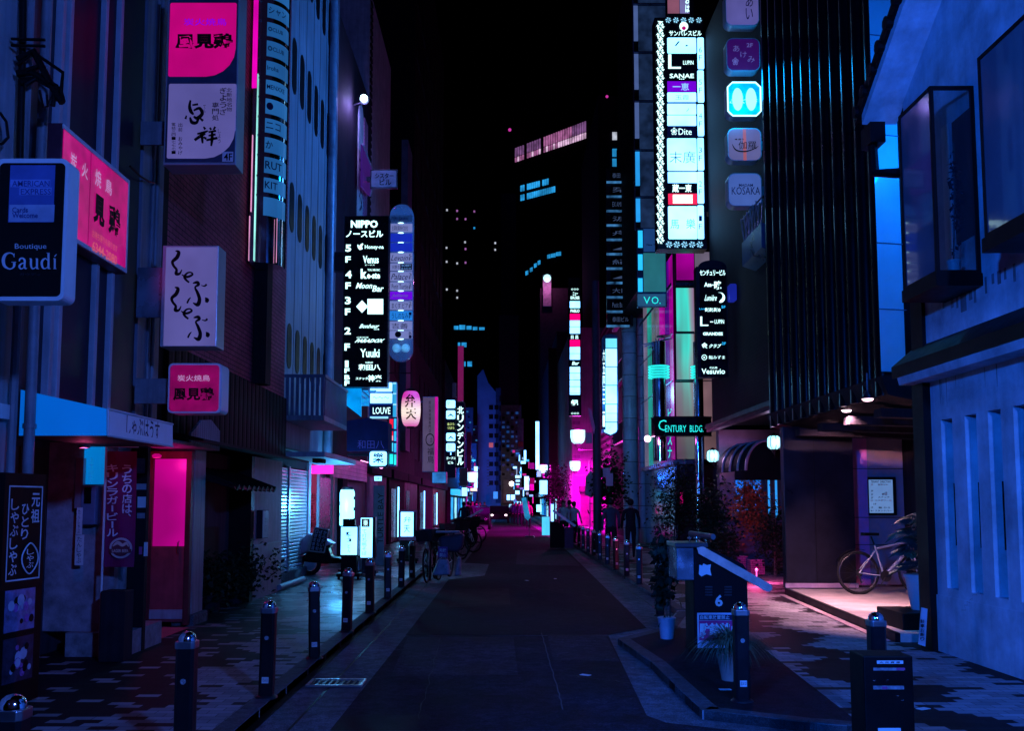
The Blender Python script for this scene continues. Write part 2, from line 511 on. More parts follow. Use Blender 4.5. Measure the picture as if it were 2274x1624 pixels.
kerb([(2.62, 14.4), (2.12, 12.6), isl[4], isl[5], isl[6], isl[7], isl[8], isl[9]], .15, 'kerb_island')
# gutter lines, drain grate, cracks
b = MB()
b.box(-1.62, -1.60, 3, 60, RZ, RZ + .003); b.box(-1.93, -1.86, 3, 60, RZ, RZ + .003)
b.box(2.42, 2.44, 15, 60, RZ, RZ + .003)
struct(b.build('gutter', m_black))
g0 = P(745, 1520, RZ)
g = thing('drain_grate', 'iron drain grate in the left gutter of the road', 'drain grate', (g0.x, g0.y, RZ))
b = MB()
for i in range(9): b.box(g0.x - .22 + i * .055, g0.x - .195 + i * .055, g0.y - .14, g0.y + .14, RZ + .004, RZ + .016)
b.build('grate_bars', m_dmetal, g)
b = MB(); b.box(g0.x - .25, g0.x + .27, g0.y - .17, g0.y - .14, RZ + .003, RZ + .02).box(g0.x - .25, g0.x + .27, g0.y + .14, g0.y + .17, RZ + .003, RZ + .02)
b.box(g0.x - .25, g0.x - .225, g0.y - .14, g0.y + .14, RZ + .003, RZ + .02).box(g0.x + .245, g0.x + .27, g0.y - .14, g0.y + .14, RZ + .003, RZ + .02)
b.build('grate_frame', m_metal, g)
b = MB(); pr = None
for i in range(26):
    p = P(1203 + 48 * i / 25 + random.uniform(-1.5, 1.5), 1408 + 172 * i / 25, RZ)
    if pr is not None: b.quad((pr.x - .006, pr.y, RZ + .010), (pr.x + .006, pr.y, RZ + .010), (p.x + .006, p.y, RZ + .010), (p.x - .006, p.y, RZ + .010))
    pr = p
o = struct(b.build('road_seam', M('seam', (.10, .09, .10), .8), normals=False))
m_rep = [M('repair_a', (.030, .022, .034), .8, var=.5, scale=2, bump=.5, bscale=140, speck=.4), M('repair_b', (.006, .005, .009), .7, var=.5, scale=2, bump=.5, bscale=140, speck=.4)]
for i, pts in enumerate((((905, 1416), (1140, 1414), (1150, 1500), (868, 1503)), ((1215, 1410), (1345, 1412), (1376, 1470), (1228, 1466)), ((1010, 1310), (1130, 1308), (1134, 1345), (996, 1350)), ((1150, 1222), (1255, 1224), (1290, 1258), (1146, 1254)), ((760, 1590), (960, 1588), (930, 1624), (735, 1624)))):
    road(pts, RZ + .0065, 'road_repair', m_rep[(0, 0, 1, 0, 1)[i]])
b = MB(); rq = random.Random(9)
for (u0, v0, u1, v1) in ((980, 1416, 930, 1600), (905, 1460, 1200, 1452), (1060, 1290, 1330, 1330), (1240, 1500, 1400, 1520)):
    pr = None
    for i in range(22):
        p = P(u0 + (u1 - u0) * i / 21 + rq.uniform(-4, 4), v0 + (v1 - v0) * i / 21 + rq.uniform(-1.5, 1.5), RZ)
        if pr is not None:
            d = (p - pr); d.normalize(); k = Vector((-d.y, d.x, 0)) * rq.uniform(.002, .007); zz = Vector((0, 0, .011))
            b.quad(pr - k + zz, pr + k + zz, p + k + zz, p - k + zz)
        pr = p
struct(b.build('road_crack', m_black, normals=False))
for i, (u, v) in enumerate(((1610, 1532), (2050, 1575), (1000, 1268), (1233, 1286), (1170, 1290), (1300, 1500))):
    p = P(u, v, RZ + .012 if u < 1400 else .006); b = MB(); b.obox((p.x, p.y, p.z), (.10, .06, .004), (0, 0, .5 * i))
    tag(b.build('paper_scrap', m_white), 'small pale paper scrap lying on the dark ground', 'litter', 'paper scraps on the ground')

# ---------------------------------------------------------------- bollards
def bollard(x, y, label):
    t = thing('bollard', label, 'bollard', (x, y, 0), 'bollards along the kerb')
    b = MB(); r = .058; ch = .018
    oct_ = [(x + a * r, y + c * r) for a, c in ((-1, -.7), (-.7, -1), (.7, -1), (1, -.7), (1, .7), (.7, 1), (-.7, 1), (-1, .7))]
    b.prism([(p[0], p[1], 0) for p in oct_], (0, 0, .70))
    b.build('post', M('bollard_paint', (.009, .008, .011), .35, .1, var=.3, spec=.3), t)
    b = MB(); b.prism([(x + (p[0] - x) * 1.1, y + (p[1] - y) * 1.1, .70) for p in oct_], (0, 0, .045))
    b.build('collar', m_metal, t, bevel=.004)
    b = MB(); b.lathe([(.056, .745), (.055, .765), (.046, .786), (.028, .80), (.004, .806)], (x, y, 0), 20)
    b.build('dome_cap', m_chrome, t, smooth=50)
    b = MB(); b.lathe([(.018, 0), (.018, .006)], (x, y - .064, .50), 16, 'y'); b.build('reflector', M('reflector', (.5, .52, .58), .25, .6), t)
    b = MB(); b.box(x - .028, x + .028, y - .062, y - .0585, .13, .18); k = b.build('sticker', m_white, t)
    b = MB().text('北 61-21', (x - .022, y - .0635, .172), (.044, 0, 0), (0, 0, -.03)); b.build('lettering', m_ink, k, normals=False)
    b = MB(); b.lathe([(.095, 0), (.09, .012), (.062, .03)], (x, y, 0), 18); b.build('foot_ring', m_dmetal, t, smooth=40)
    return t
ordn = ['first', 'second', 'third', 'fourth', 'fifth', 'sixth', 'seventh', 'eighth', 'ninth', 'tenth']
b0 = bollard(-2.02, 6.12, 'dark bollard, second from the camera in the left pavement row')
move_copy(b0, (-2.1, 4.13, 0), 'closest bollard at the left pavement corner, only its dome and collar showing')
def lean(o, i): o.rotation_euler = (.014 * math.sin(i * 2.3), .016 * math.sin(i * 3.7 + 1), .25 * math.sin(i * 1.9))
for i in range(7):
    lean(move_copy(b0, (-1.985, 8.05 + 1.97 * i + .02 * i * i, 0), 'dark bollard, %s from the camera in the left pavement row' % ordn[i + 2]), i)
move_copy(b0, (1.945, 7.9, 0), 'dark bollard standing in front of the grassy pot plant and numbered cabinet')
move_copy(b0, (2.79, 7.2, 0), 'dark bollard rising behind the black litter box on the right pavement')
move_copy(b0, (2.24, 13.8, 0), 'dark bollard beside the bamboo in the white bucket')
for i in range(9):
    lean(move_copy(b0, (2.70 + .01 * i, 19.1 + 2.05 * i, 0), 'dark bollard, %s in the right kerb row beyond the numbered barrier' % ordn[i]), i + 9)
# ================================================================ LEFT SIDE
def building(name, label, x, cat='building'):
    return thing(name, label, cat, x)
# nearest building, only its corner shows
t = building('plaster_house', 'pale house at the left edge with the boutique sign on it', (-4.1, 3, 0))
MB().box(-6, -4.1, 2.8, 7.80, -.1, 7.5).build('wall', m_lgrey, t)
b = MB(); b.box(-4.1, -4.04, 2.9, 7.7, 2.3, 2.42); b.build('ledge', m_white, t)
b = MB(); b.tube([(-4.03, 7.72, 0), (-4.03, 7.72, 7.4)], .035, 8); b.build('drain_pipe', m_grey, t, smooth=40)
# hotpot house: dark glass front with pale fins
X = -4.15
t = building('hotpot_house', 'dark narrow shop house with pale vertical fins above a pale box awning', (X, 9.5, 0))
b = MB(); b.box(-9, X - .02, 7.86, 11.2, 2.28, 9.5); b.box(-9, -4.95, 7.86, 11.2, -.1, 2.28)
b.build('wall', M('weathered_panel', (.055, .055, .08), .5, var=.4, streak=.6), t)
b = MB()
for (u0, u1) in ((124, 200), (203, 236), (239, 290)):
    b.box(X - .03, X - .005, yw(u0, X), yw(u1, X), 2.5, 9.4)
b.build('window_glazing', M('dusty_glass', (.014, .014, .028), .45, var=.4), t)
for u in (104, 122, 203, 238):
    y = yw(u, X + .05)
    MB().box(X - .02, X + .05, y - .035, y + .035, 2.42, 9.4).build('fin', M('fin_paint', (.40, .40, .46), .5, var=.2, streak=.3), t, bevel=.006)
b = MB(); y0, y1 = yw(292, X), yw(344, X)
b.box(X - .02, X + .02, y0, y0 + .1, 2.45, 9.4); b.box(X - .02, X + .004, y0 + .1, y1, 2.45, 9.4); b.build('pilaster', M('pilaster_grey', (.20, .21, .27), .6, var=.3, streak=.5), t)
b = MB()
for yy in (10.85, 10.98): b.tube([(X + .02, yy, 2.3), (X + .02, yy, 9.3)], .024, 8)
b.tube([(-4.02, 7.98, 0), (-4.02, 7.98, 9)], .045, 10)
for z in (1.55, 2.25, 3.6): b.lathe([(.055, 0), (.055, .04)], (-4.02, 7.98, z), 12)
b.build('pipes', m_grey, t, smooth=40)
b = MB(); b.box(-5.1, -4.20, 10.28, 11.2, .25, 2.28); b.build('pier', M('rough_concrete', (.24, .21, .25), .85, var=.5, scale=5, bump=.6, bscale=25), t)
b = MB(); b.box(-4.64, -4.0, 10.15, 11.2, -.02, .25); b.build('plinth', M('granite', (.2, .19, .22), .6, var=.5, scale=9), t)
x0, x1, z0, z1 = rect(187, 993, 234, 1076, 10.26); MB().box(x0, x1, 10.25, 10.28, z0, z1).build('lit_panel', E('blue_panel', (.0, .22, .72), .75), t)
x0, x1, z0, z1 = rect(186, 1078, 219, 1166, 10.2); k = MB().box(x0, x1, 10.12, 10.28, z0, z1).build('meter_box', M('meter_blue', (.10, .13, .22), .5), t, bevel=.01)
x0, x1, z0, z1 = rect(186, 1083, 201, 1119, 10.1); MB().box(x0, x1, 10.108, 10.12, z0, z1).build('meter_window', m_gloss, k)
x0, x1, z0, z1 = rect(168, 1018, 185, 1130, 10.15); MB().box(x0, x1, 10.14, 10.2, z0, z1).build('door_post', M('steel_pink', (.35, .26, .34), .3, .6), t)
for i, (a, bb, c, d) in enumerate(((170, 1128, 183, 1190), (167, 1188, 186, 1256))):
    x0, x1, z0, z1 = rect(a, bb, c, d, 10.12); k = MB().box(x0, x1, 10.115, 10.12, z0, z1).build('menu_slip', m_white, t)
    MB().vtext('たんしゃぶ', (x0 + .02, 10.11, z1 - .02), ((x1 - x0) - .04, 0, 0), (0, 0, z0 - z1 + .04)).build('lettering', m_inkb, k, normals=False)
b = MB()
for i in range(3):
    y = 8.4 + i * .62; b.box(-4.97, -4.93, y, y + .56, .1, 2.2)
b.build('sliding_door', m_wood, t)
# awning of the hotpot house, blue glow painted on its end
t = thing('awning', 'box awning with a painted blue end glow and brush lettering over the dark shop entrance', 'awning', (-4.15, 8.1, 2.2))
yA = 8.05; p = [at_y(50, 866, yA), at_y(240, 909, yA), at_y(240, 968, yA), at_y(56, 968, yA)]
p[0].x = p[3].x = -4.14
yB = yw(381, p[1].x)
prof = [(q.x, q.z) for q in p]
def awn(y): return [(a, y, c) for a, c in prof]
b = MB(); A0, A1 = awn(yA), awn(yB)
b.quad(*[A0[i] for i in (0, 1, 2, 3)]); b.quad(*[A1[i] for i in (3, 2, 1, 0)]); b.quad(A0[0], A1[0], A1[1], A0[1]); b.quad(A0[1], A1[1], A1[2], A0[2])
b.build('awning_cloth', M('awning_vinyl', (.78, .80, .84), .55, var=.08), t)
MB().quad(*[q + Vector((0, -.006, 0)) for q in (A0[0] + Vector((.03, 0, -.01)) if False else Vector(A0[0]), Vector(A0[1]), Vector(A0[2]), Vector(A0[3]))]).build('end_glow_sheet', E('painted_end_glow', (.0, .12, .62), .85, var=.06), t, normals=False)  # blue light on the awning end painted as emission, no lamp inside
MB().quad(A0[3], A0[2], A1[2], A1[3]).build('awning_underside', m_dark, t)
light('awning_pink_fill', (-4.05, 9.1, 2.12), (1, .10, .35), 2.5, .05, t)  # pink fill added under the awning to redden the banner and pier
MB().lathe([(.05, 0), (.06, .03)], (-4.05, 9.1, 2.15), 14).build('pink_fill_rim', m_metal, t)
b = MB(); xf = p[1].x + .006
ly0, ly1 = yw(278, xf), yw(352, xf); zt, zb = at_x(300, 926, xf).z, at_x(300, 973, xf).z
b.text('しゃぶはうす', (xf, ly0, zt), (0, ly1 - ly0, 0), (0, 0, zb - zt), .01)
b.build('lettering', m_inkb, t, normals=False)
b = MB(); b.tube([A0[1], A1[1]], .012, 6); b.tube([A0[1], A0[2]], .012, 6); b.tube([A0[2], A1[2]], .01, 6); b.build('awning_frame', m_white, t)
# menu board of the hotpot house
t = thing('menu_board', 'tall black menu board with white brush lettering and two food photos', 'menu board', (-3.95, 7.7, 0))
A, B_ = Vector((-3.92, 7.50, 0)), Vector((-3.86, 7.92, 0))
dv = (B_ - A); nrm = Vector((dv.y, -dv.x, 0)).normalized()
def bp(s, z, o=0): q = A + dv * s + nrm * o; return Vector((q.x, q.y, z))
b = MB(); b.prism([bp(-.12, .02), bp(1.12, .02), bp(1.12, 1.86), bp(-.12, 1.86)], nrm * -.08); b.build('board', m_black, t)
b = MB()
for (s0, s1, z0, z1) in ((0, .02, 1.0, 1.76), (.98, 1, 1.0, 1.76), (0, 1, 1.0, 1.012), (0, 1, 1.748, 1.76)):
    b.prism([bp(s0, z0, .002), bp(s1, z0, .002), bp(s1, z1, .002), bp(s0, z1, .002)], nrm * .004)
b.vtext('しゃぶしゃぶ', bp(.06, 1.66, .006), dv * .24, Vector((0, 0, -.62)), .015)
b.vtext('ひとり', bp(.38, 1.62, .006), dv * .22, Vector((0, 0, -.30)), .015)
b.vtext('元祖', bp(.66, 1.71, .006), dv * .26, Vector((0, 0, -.26)), .02)
b.tube([bp(.68 + .2 * math.cos(a) * (1 + .25 * math.cos(2 * a)), 1.17 + .125 * math.sin(a), .008) for a in [2 * math.pi * i / 24 for i in range(24)]], .006, 5, close=True)
b.vtext('しゃぶ', bp(.58, 1.25, .006), dv * .22, Vector((0, 0, -.16)), .01)
b.build('lettering', M('white_letter', (.6, .62, .68), .5), t, normals=False)
for (z0, z1, ph) in ((.60, .93, 0), (.20, .55, 1)):
    k = MB().prism([bp(.02, z0), bp(.9, z0), bp(.9, z1), bp(.02, z1)], nrm * .004).build('food_photo', M('photo_%d' % ph, ((.16, .15, .34), (.04, .03, .06))[ph], .4, var=.6, scale=14), t)
    b = MB()
    for i in range(14):
        s, z, r = random.uniform(.15, .8), random.uniform(z0 + .06, z1 - .05), random.uniform(.02, .05)
        b.prism([bp(s + r * 2.2 * math.cos(a), z + r * math.sin(a), .005 + .0006 * i) for a in [2 * math.pi * j / 9 for j in range(9)]], nrm * .0005, mi=i % 3)
    b.build('food', [M('meat', (.35, .10, .42), .5, var=.5, scale=30), M('plate', (.45, .44, .6), .4), m_black], k)
# nobori beer banner
t = thing('beer_banner', 'tall dark red cloth banner with white Japanese lettering and oval beer badge', 'banner', (-4.05, 9.9, 0))
yN = 9.9; x0, x1, z0, z1 = rect(234, 302, 1003, 1260, yN)[0:2] + rect(234, 302, 1003, 1260, yN)[2:]
x0, x1, z0, z1 = rect(234, 1003, 301, 1260, yN)
b = MB(); n = 10
for i in range(n):
    for j in range(12):
        q = []
        for (ii, jj) in ((i, j), (i + 1, j), (i + 1, j + 1), (i, j + 1)):
            s, z = ii / n, jj / 12
            q.append((x0 + (x1 - x0) * s, yN + .014 * math.sin(s * 7 + z * 3), z0 + (z1 - z0) * z))
        b.quad(*q)
b.build('cloth', M('banner_red', (.17, .008, .07), .7, var=.2), t, smooth=60, normals=False)
yT = yN - .02
b = MB()
def bt(st, u0, v0, u1, v1, off=.02):
    a = at_y(u0, v0, yT); c = at_y(u1, v0, yT); d = at_y(u0, v1, yT)
    b.vtext(st, a, c - a, d - a, off, gap=.06)
bt('キリンラガービール', 237, 1031, 262, 1193); bt('うちの店は、', 271, 1032, 293, 1163)
b.build('lettering', M('white_letter2', (.5, .56, .68), .5), t, normals=False)
c = at_y(268, 1218, yT); b = MB()
b.prism([(c.x + .118 * math.cos(a), yT, c.z + .107 * math.sin(a)) for a in [2 * math.pi * i / 28 for i in range(28)]], (0, .004, 0))
k = b.build('badge', M('badge_cream', (.42, .40, .42), .5), t)
b = MB(); b.prism([(c.x + .095 * math.cos(a), yT - .004, c.z + .085 * math.sin(a)) for a in [2 * math.pi * i / 28 for i in range(28)]], (0, .003, 0))
b.box(c.x - .112, c.x + .112, yT - .007, yT - .001, c.z - .05, c.z - .008)
b.build('badge_ground', M('badge_red', (.12, .03, .05), .5), k)
b = MB(); b.text('LAGER BEER', (c.x - .085, yT - .009, c.z - .012), (.17, 0, 0), (0, 0, -.032), .02)
b.stroke([(-.08, .02, .01), (-.03, .055, .035), (.02, .03, .03), (.06, .05, .025), (.085, .015, .008)], lambda a, d: Vector((c.x + a, yT - .008, c.z + d)), wmin=.002)
b.build('lettering', M('badge_gold', (.50, .42, .36), .4), k, normals=False)
b = MB(); b.tube([(x0 - .02, yN + .02, .02), (x0 - .02, yN + .02, z1 + .05), (x1, yN + .02, z1 + .05)], .012, 7); b.build('pole', m_white, t, smooth=40)
b = MB(); b.box(x0 + .02, x1 - .04, yN - .1, yN + .14, 0, .72); b.build('base_box', m_dark2, t, bevel=.01)
# dark column with stickers and meter beside the pink door
t = thing('service_column', 'dark service column with stickers between the banner and pink door', 'column', (-4.2, 11.0, 0))
b = MB(); b.box(-4.18, -3.99, 10.58, 10.66, 0, 2.3); b.build('column', m_dark, t)
for (a, bb, c, d, m) in ((303, 1018, 322, 1052, m_grey), (303, 1075, 325, 1088, m_lgrey), (306, 1104, 324, 1128, m_white), (305, 1140, 322, 1152, m_dblue if False else m_grey), (320, 1205, 327, 1236, m_white), (309, 1215, 316, 1232, M('pink_tag', (.4, .06, .2), .5))):
    x0, x1, z0, z1 = rect(a, bb, c, d, 10.58); MB().box(x0, x1, 10.572, 10.6, z0, z1).build('sticker', m, t)

# brick house
X = -4.2
t = building('brick_house', 'purple brown brick house with a dark fascia between the fins and the white oval wall', (X, 14, 0))
m_brickL = brick('brick_left', (.42, .07, .10), (.48, .10, .13), (.02, .008, .012), 'yz0', .23, .075)
MB().box(-9, X, 11.55, 17.92, 3.6, 12).build('wall', m_brickL, t)
MB().box(-9, X + .06, 11.55, 17.9, 2.46, 3.6).build('fascia', ribbed('fascia', (.007, .005, .008), 'y', .24, .7, 0), t)
b = MB(); b.prism([(X, 11.6, 2.44), (X + .5, 11.6, 2.38), (X + .5, 11.6, 2.41), (X, 11.6, 2.52)], (0, 6.3, 0)); b.build('eave', m_dark2, t)
MB().box(X - .25, X, 11.2, 11.55, 2.64, 12).box(-9, -4.9, 11.2, 12.7, 0, 3).build('party_wall', m_dark, t)
b = MB(); b.box(X + .02, X + .24, 15.55, 15.9, 3.6, 12); b.build('chimney_duct', m_dark, t)
# ground floor: pillar, recessed wall, plaque wall
def wy(u, x): return yw(u, x)
b = MB(); b.box(-4.36, X + .02, 12.78, 13.26, .1, 2.42); b.build('pillar', m_grey, t, bevel=.01)
b = MB(); b.box(-4.42, X + .08, 12.7, 13.32, -.02, .14); b.build('pillar_base', m_conc, t, bevel=.02)
MB().box(-6, -4.55, 13.3, 15.7, 0, 2.4).build('recess_wall', M('brown_panel', (.10, .06, .075), .7, var=.35, streak=.5), t)
MB().box(-4.56, -4.53, 13.4, 15.1, .05, 1.25).build('dado', m_wood, t)
MB().box(-6, X + .01, 15.7, 15.9, 0, 2.4).build('post', m_black, t)
y0, y1 = wy(552, X), 17.9
MB().box(-6, X, 15.9, y1, .9, 2.4).build('beige_wall', M('beige_wall', (.46, .34, .36), .8, var=.2, streak=.3), t)
MB().box(-6, X + .015, 15.9, y1, 0, .9).build('panel_base', M('mauve_panel', (.42, .28, .34), .6, var=.25, streak=.4), t)
MB().box(X + .015, X + .03, 15.9, y1, .9, .92).build('rail', m_lgrey, t)
# little tiled roof above the side door
b = MB(); y0, y1 = 13.3, 15.6
b.prism([(X - .3, y0, 2.12), (X + .42, y0, 1.86), (X + .42, y0, 1.82), (X - .3, y0, 2.02)], (0, y1 - y0, 0))
for i in range(9): b.tube([(X + .43, y0 + .13 + i * .27, 1.84), (X - .3, y0 + .13 + i * .27, 2.11)], .05, 8)
b.build('tiled_canopy', m_black, t)
# pink door alcove
t = thing('pink_door', 'red brown door with a glowing magenta pane in the alcove', 'door', (-4.5, 12.6, 0))
yD = 12.6; x0, x1, z0, z1 = rect(327, 1003, 418, 1395, yD)
x1 = -4.165
b = MB(); b.box(x0, x0 + .05, yD, yD + .1, .02, z1); b.box(x1 - .07, x1, yD, yD + .1, .02, z1); b.box(x0 + .05, x1 - .07, yD, yD + .1, z1 - .1, z1)
b.build('door_frame', m_rust, t)
a0, a1, c0, c1 = rect(343, 1018, 417, 1214, yD)
b = MB(); b.box(x0 + .05, x1 - .07, yD + .02, yD + .06, .06, c0); b.build('door_leaf', M('door_red', (.42, .04, .06), .6, var=.4, streak=.4), t)
MB().box(x0 + .06, x1 - .075, yD + .03, yD + .05, c0, c1).build('lit_pane', E('pane_magenta', (.62, .0, .30), .8, var=.4, scale=.9), t)
b = MB(); b.box(x0 + .05, x1 - .07, yD + .01, yD + .03, .10, .22); b.build('kick_plate', m_lgrey, t)
b = MB().tube([(x1 - .14, yD, .95), (x1 - .14, yD - .04, .97), (x1 - .14, yD - .04, 1.1), (x1 - .14, yD, 1.12)], .01, 6); b.build('handle', m_chrome, t, smooth=40)
o = MB().quad((-4.86, 11.75, .012), (-4.08, 11.2, .012), (-4.08, 12.45, .012), (-4.8, 12.55, .012)).build('door_mat', M('mat_red', (.55, .10, .14), .8, var=.2, bump=.5), None)
tag(o, 'red mat on the ground in front of the glowing pink door', 'mat')
light('assumed_alcove_lamp', (-4.45, 12.1, 2.15), (1, .02, .30), 7, .05, t)  # ceiling lamp assumed from the magenta light in the alcove
b = MB(); b.lathe([(.05, 0), (.06, .03), (.03, .05)], (-4.45, 12.1, 2.2), 14); b.build('ceiling_lamp', e_pink, t, smooth=40)
t = thing('door_roof', 'small weathered roof board above the pink door', 'canopy', (-4.2, 12, 2.3))
b = MB(); b.box(-4.6, -3.95, 11.25, 13.1, 2.34, 2.38); b.build('roof_sheet', m_grey, t)
b = MB(); b.prism([(-3.95, 11.9, 2.38), (-3.95, 13.1, 2.38), (-3.95, 13.1, 2.62), (-3.95, 12.7, 2.74), (-3.95, 12.3, 2.7), (-3.95, 11.9, 2.5)], (-.03, 0, 0))
b.build('roof_board', ribbed('roof_board', (.24, .20, .27), 'y', .09, .7, 0, .01), t)
# plaque
t = thing('wall_plaque', 'small pale plaque box on the beige wall beside the shutter', 'plaque', (X, 16.5, 1.4))
y0, y1 = 15.95, 16.35; MB().box(X + .005, X + .10, y0 + .15, y1 + .15, 1.02, 1.50).build('plaque_box', m_dark2, t)
k = MB().box(X + .10, X + .11, y0 + .16, y1 + .14, 1.03, 1.49).build('plaque_face', m_lgrey, t)
MB().vtext('本店', (X + .112, y0 + .24, 1.40), (0, .22, 0), (0, 0, -.28)).build('lettering', m_grey, k, normals=False)

# white wall house with ovals
X = -4.4
t = building('oval_wall_house', 'tall blue grey house with rows of narrow oval openings and a balcony', (X, 21, 0))
m_ovalw = M('blue_grey_cladding', (.30, .32, .37), .6, var=.22, scale=.8, streak=.4)
MB().box(-9, X, 17.95, 24.2, 2.75, 16).build('wall', m_ovalw, t)
b = MB()
for y in [17.98 + .76 * i for i in range(9)]: b.box(X, X + .006, y, y + .012, 4.2, 15.9)
b.build('panel_joints', m_dark2, t)
for (zc, hh, i0, i1) in ((4.82, .94, 0, 7), (7.72, 1.05, 0, 7), (10.75, 1.2, 0, 8), (13.6, 1.2, 0, 8)):
    for i in range(i0, i1):
        y = 18.35 + i * .76; b = MB(); pts = []
        for k in range(20):
            a = 2 * math.pi * k / 20
            pts.append((X + .012, y + .20 * math.cos(a), zc + (hh / 2 - .2) * (1 if math.sin(a) > 0 else -1) + .2 * math.sin(a)))
        b.prism(pts, (-.006, 0, 0), 0)
        b.build('oval_window', m_black, t, normals=True)
b = MB(); b.tube([(X + .1, 22.9, 2.8), (X + .1, 22.9, 15.8)], .10, 10); b.tube([(X + .06, 23.4, 2.8), (X + .06, 23.4, 15.8)], .06, 8); b.build('drain_pipe', M('pipe_blue', (.26, .30, .38), .4, .2), t, smooth=40)
b = MB(); b.box(X, -3.58, 18.7, 21.4, 3.26, 3.36); k = b.build('balcony', m_grey, t)
b = MB(); b.box(X, -3.56, 18.68, 18.74, 4.12, 4.18); b.box(-3.62, -3.56, 18.74, 21.4, 4.12, 4.18)
for i in range(8): b.box(X + .05 + i * .1, X + .11 + i * .1, 18.695, 18.725, 3.36, 4.12)
for i in range(26): b.box(-3.605, -3.575, 18.8 + i * .1, 18.84 + i * .1, 3.36, 4.12)
b.build('balcony_railing', M('rail_blue', (.11, .13, .19), .5, .2), k)
b = MB(); b.box(X, -3.5, 18.4, 22.3, 2.52, 2.62); b.build('canopy_slab', m_lgrey, t)
b = MB(); b.box(X - .6, X - .25, 17.95, 22.6, 2.3, 2.75); b.build('lintel', m_dark2, t)
b = MB(); b.box(-3.9, -3.7, 19.2, 19.6, 2.44, 2.52); b.build('canopy_lamp', m_dark2, t)
t = thing('roller_shutter', 'closed silver roller shutter glowing blue and pink beside the scooter', 'shutter', (-4.6, 20, 0))
m_sh = ribbed('shutter_slats', (.62, .62, .66), 'z', .075, .28, .75, .02, .15)
b = MB(); b.box(-4.64, -4.6, 18.4, 20.15, .18, 2.36); b.build('slat_curtain', m_sh, t)
b = MB(); b.box(-4.64, -4.6, 20.25, 22.1, .18, 2.36); b.build('slat_curtain', m_sh, t)
b = MB()
for y in (18.3, 20.15, 22.1): b.box(-4.66, -4.57, y, y + .1, .1, 2.4)
b.build('guide_rail', m_metal, t)
b = MB(); b.box(-4.7, -4.5, 18.3, 22.25, 0, .18); b.build('shutter_sill', m_conc, t)
o = MB().tube([(-4.15, 17.6, .07), (-4.12, 19.6, .07)], .055, 9).build('kerb_log', m_lgrey, None, smooth=50); tag(o, 'pale round kerb bar lying on the pavement before the shutter', 'kerb bar')
# lit shop with gold door
t = building('corner_pub', 'narrow dark pub block with a pink lit open entrance under the black lettered sign', (-4.6, 25, 0))
m_pk = M('pink_interior', (.34, .20, .27), .7, var=.2)
b = MB(); b.box(-9, -4.5, 24.2, 31, 2.9, 15); b.box(-9, -6.3, 22.3, 31, 0, 2.9); b.build('wall', m_dark2, t)
b = MB(); b.box(-6.3, -4.55, 25.7, 25.85, 0, 2.75); b.build('interior_wall', m_pk, t)
b = MB(); b.box(-6.3, -4.5, 22.3, 30.9, 2.75, 2.9); b.build('soffit', m_dark2, t)
b = MB(); b.box(-4.68, -4.6, 22.3, 22.55, 0, 2.75); b.box(-4.66, -4.6, 23.55, 23.62, .1, 2.6); b.box(-4.66, -4.6, 25.4, 25.5, 0, 2.6); b.build('door_post', m_lgrey, t)
b = MB(); b.box(-4.70, -4.63, 23.7, 25.4, .15, 2.6); b.build('steel_door', M('door_steel', (.42, .36, .40), .25, .85, var=.25), t)
x0, x1, z0, z1 = rect(692, 1034, 740, 1053, 23); MB().box(x0, x1, 22.98, 23.04, z0, z1).build('lit_strip', E('strip_magenta', (.95, .02, .5), 1.6), t)
b = MB(); b.vtext('生ビールうまい', (-5.3, 25.68, 1.9), (.2, 0, 0), (0, 0, -1.1)); b.build('lettering', m_rust, t, normals=False)
light('pub_entrance_lamp', (-5.2, 23.6, 2.6), (1, .16, .45), 150, .15, t)
b = MB(); b.lathe([(.10, 0), (.12, .05), (.05, .08)], (-5.2, 23.6, 2.66), 14); b.build('ceiling_lamp', e_pink, t, smooth=40)
b = MB(); b.box(-6.3, -4.45, 26.1, 26.9, 0, 2.7); b.build('pillar', m_dark, t)
m_tile = brick('magenta_tile', (.50, .16, .30), (.55, .25, .36), (.08, .03, .06), 'yz0', .5, .12, .35)
b = MB(); b.box(-4.52, -4.44, 24.6, 30.6, 2.3, 2.9); b.build('tile_band', m_tile, t)
light('band_lamp', (-3.85, 29.6, 2.75), (1, .03, .5), 75, .06, t)
b = MB(); b.ball((-3.85, 29.6, 2.75), .06); b.tube([(-3.85, 29.6, 2.78), (-4.5, 29.6, 2.95)], .015); b.build('band_lamp_globe', E('band_glass', (1, .3, .7), 3, var=0), t)
b = MB(); b.box(-6, -4.58, 27, 30.9, 0, 2.3); b.build('shop_wall', M('mauve_wall', (.24, .12, .18), .7, var=.3), t)
# arched lit shopfront strip high on the pub block + floodlight
t = thing('lit_niche', 'tall arched niche with cream panel and magenta tiles lit by a floodlight', 'niche', (-4.45, 28, 5))
x = -4.47; y0, y1 = yw(786, x), yw(796, x); zt = at_x(791, 205, x).z; zb = at_x(791, 480, x).z
b = MB(); b.box(x - .02, x + .03, y0, y1, zb, zt - .5)
b.prism([(x + .03, y0 + (y1 - y0) * (.5 - .5 * math.cos(math.pi * i / 8)), zt - .5 + .5 * math.sin(math.pi * i / 8)) for i in range(9)], (-.05, 0, 0))
b.build('cream_panel', M('cream', (.5, .52, .5), .7), t)
y2 = yw(804, x); MB().box(x - .02, x + .06, y1, y2, zb, zt - .2).build('tile_strip', m_tile, t)
b = MB(); b.vtext('キタ', (x + .035, y0 + .1, zt - 1.5), (0, (y1 - y0) * .8, 0), (0, 0, -2)); b.build('lettering', m_inkb, t, normals=False)
t = thing('floodlight', 'bright floodlight on an arm high on the left wall', 'floodlight', (-4, 27, 13))
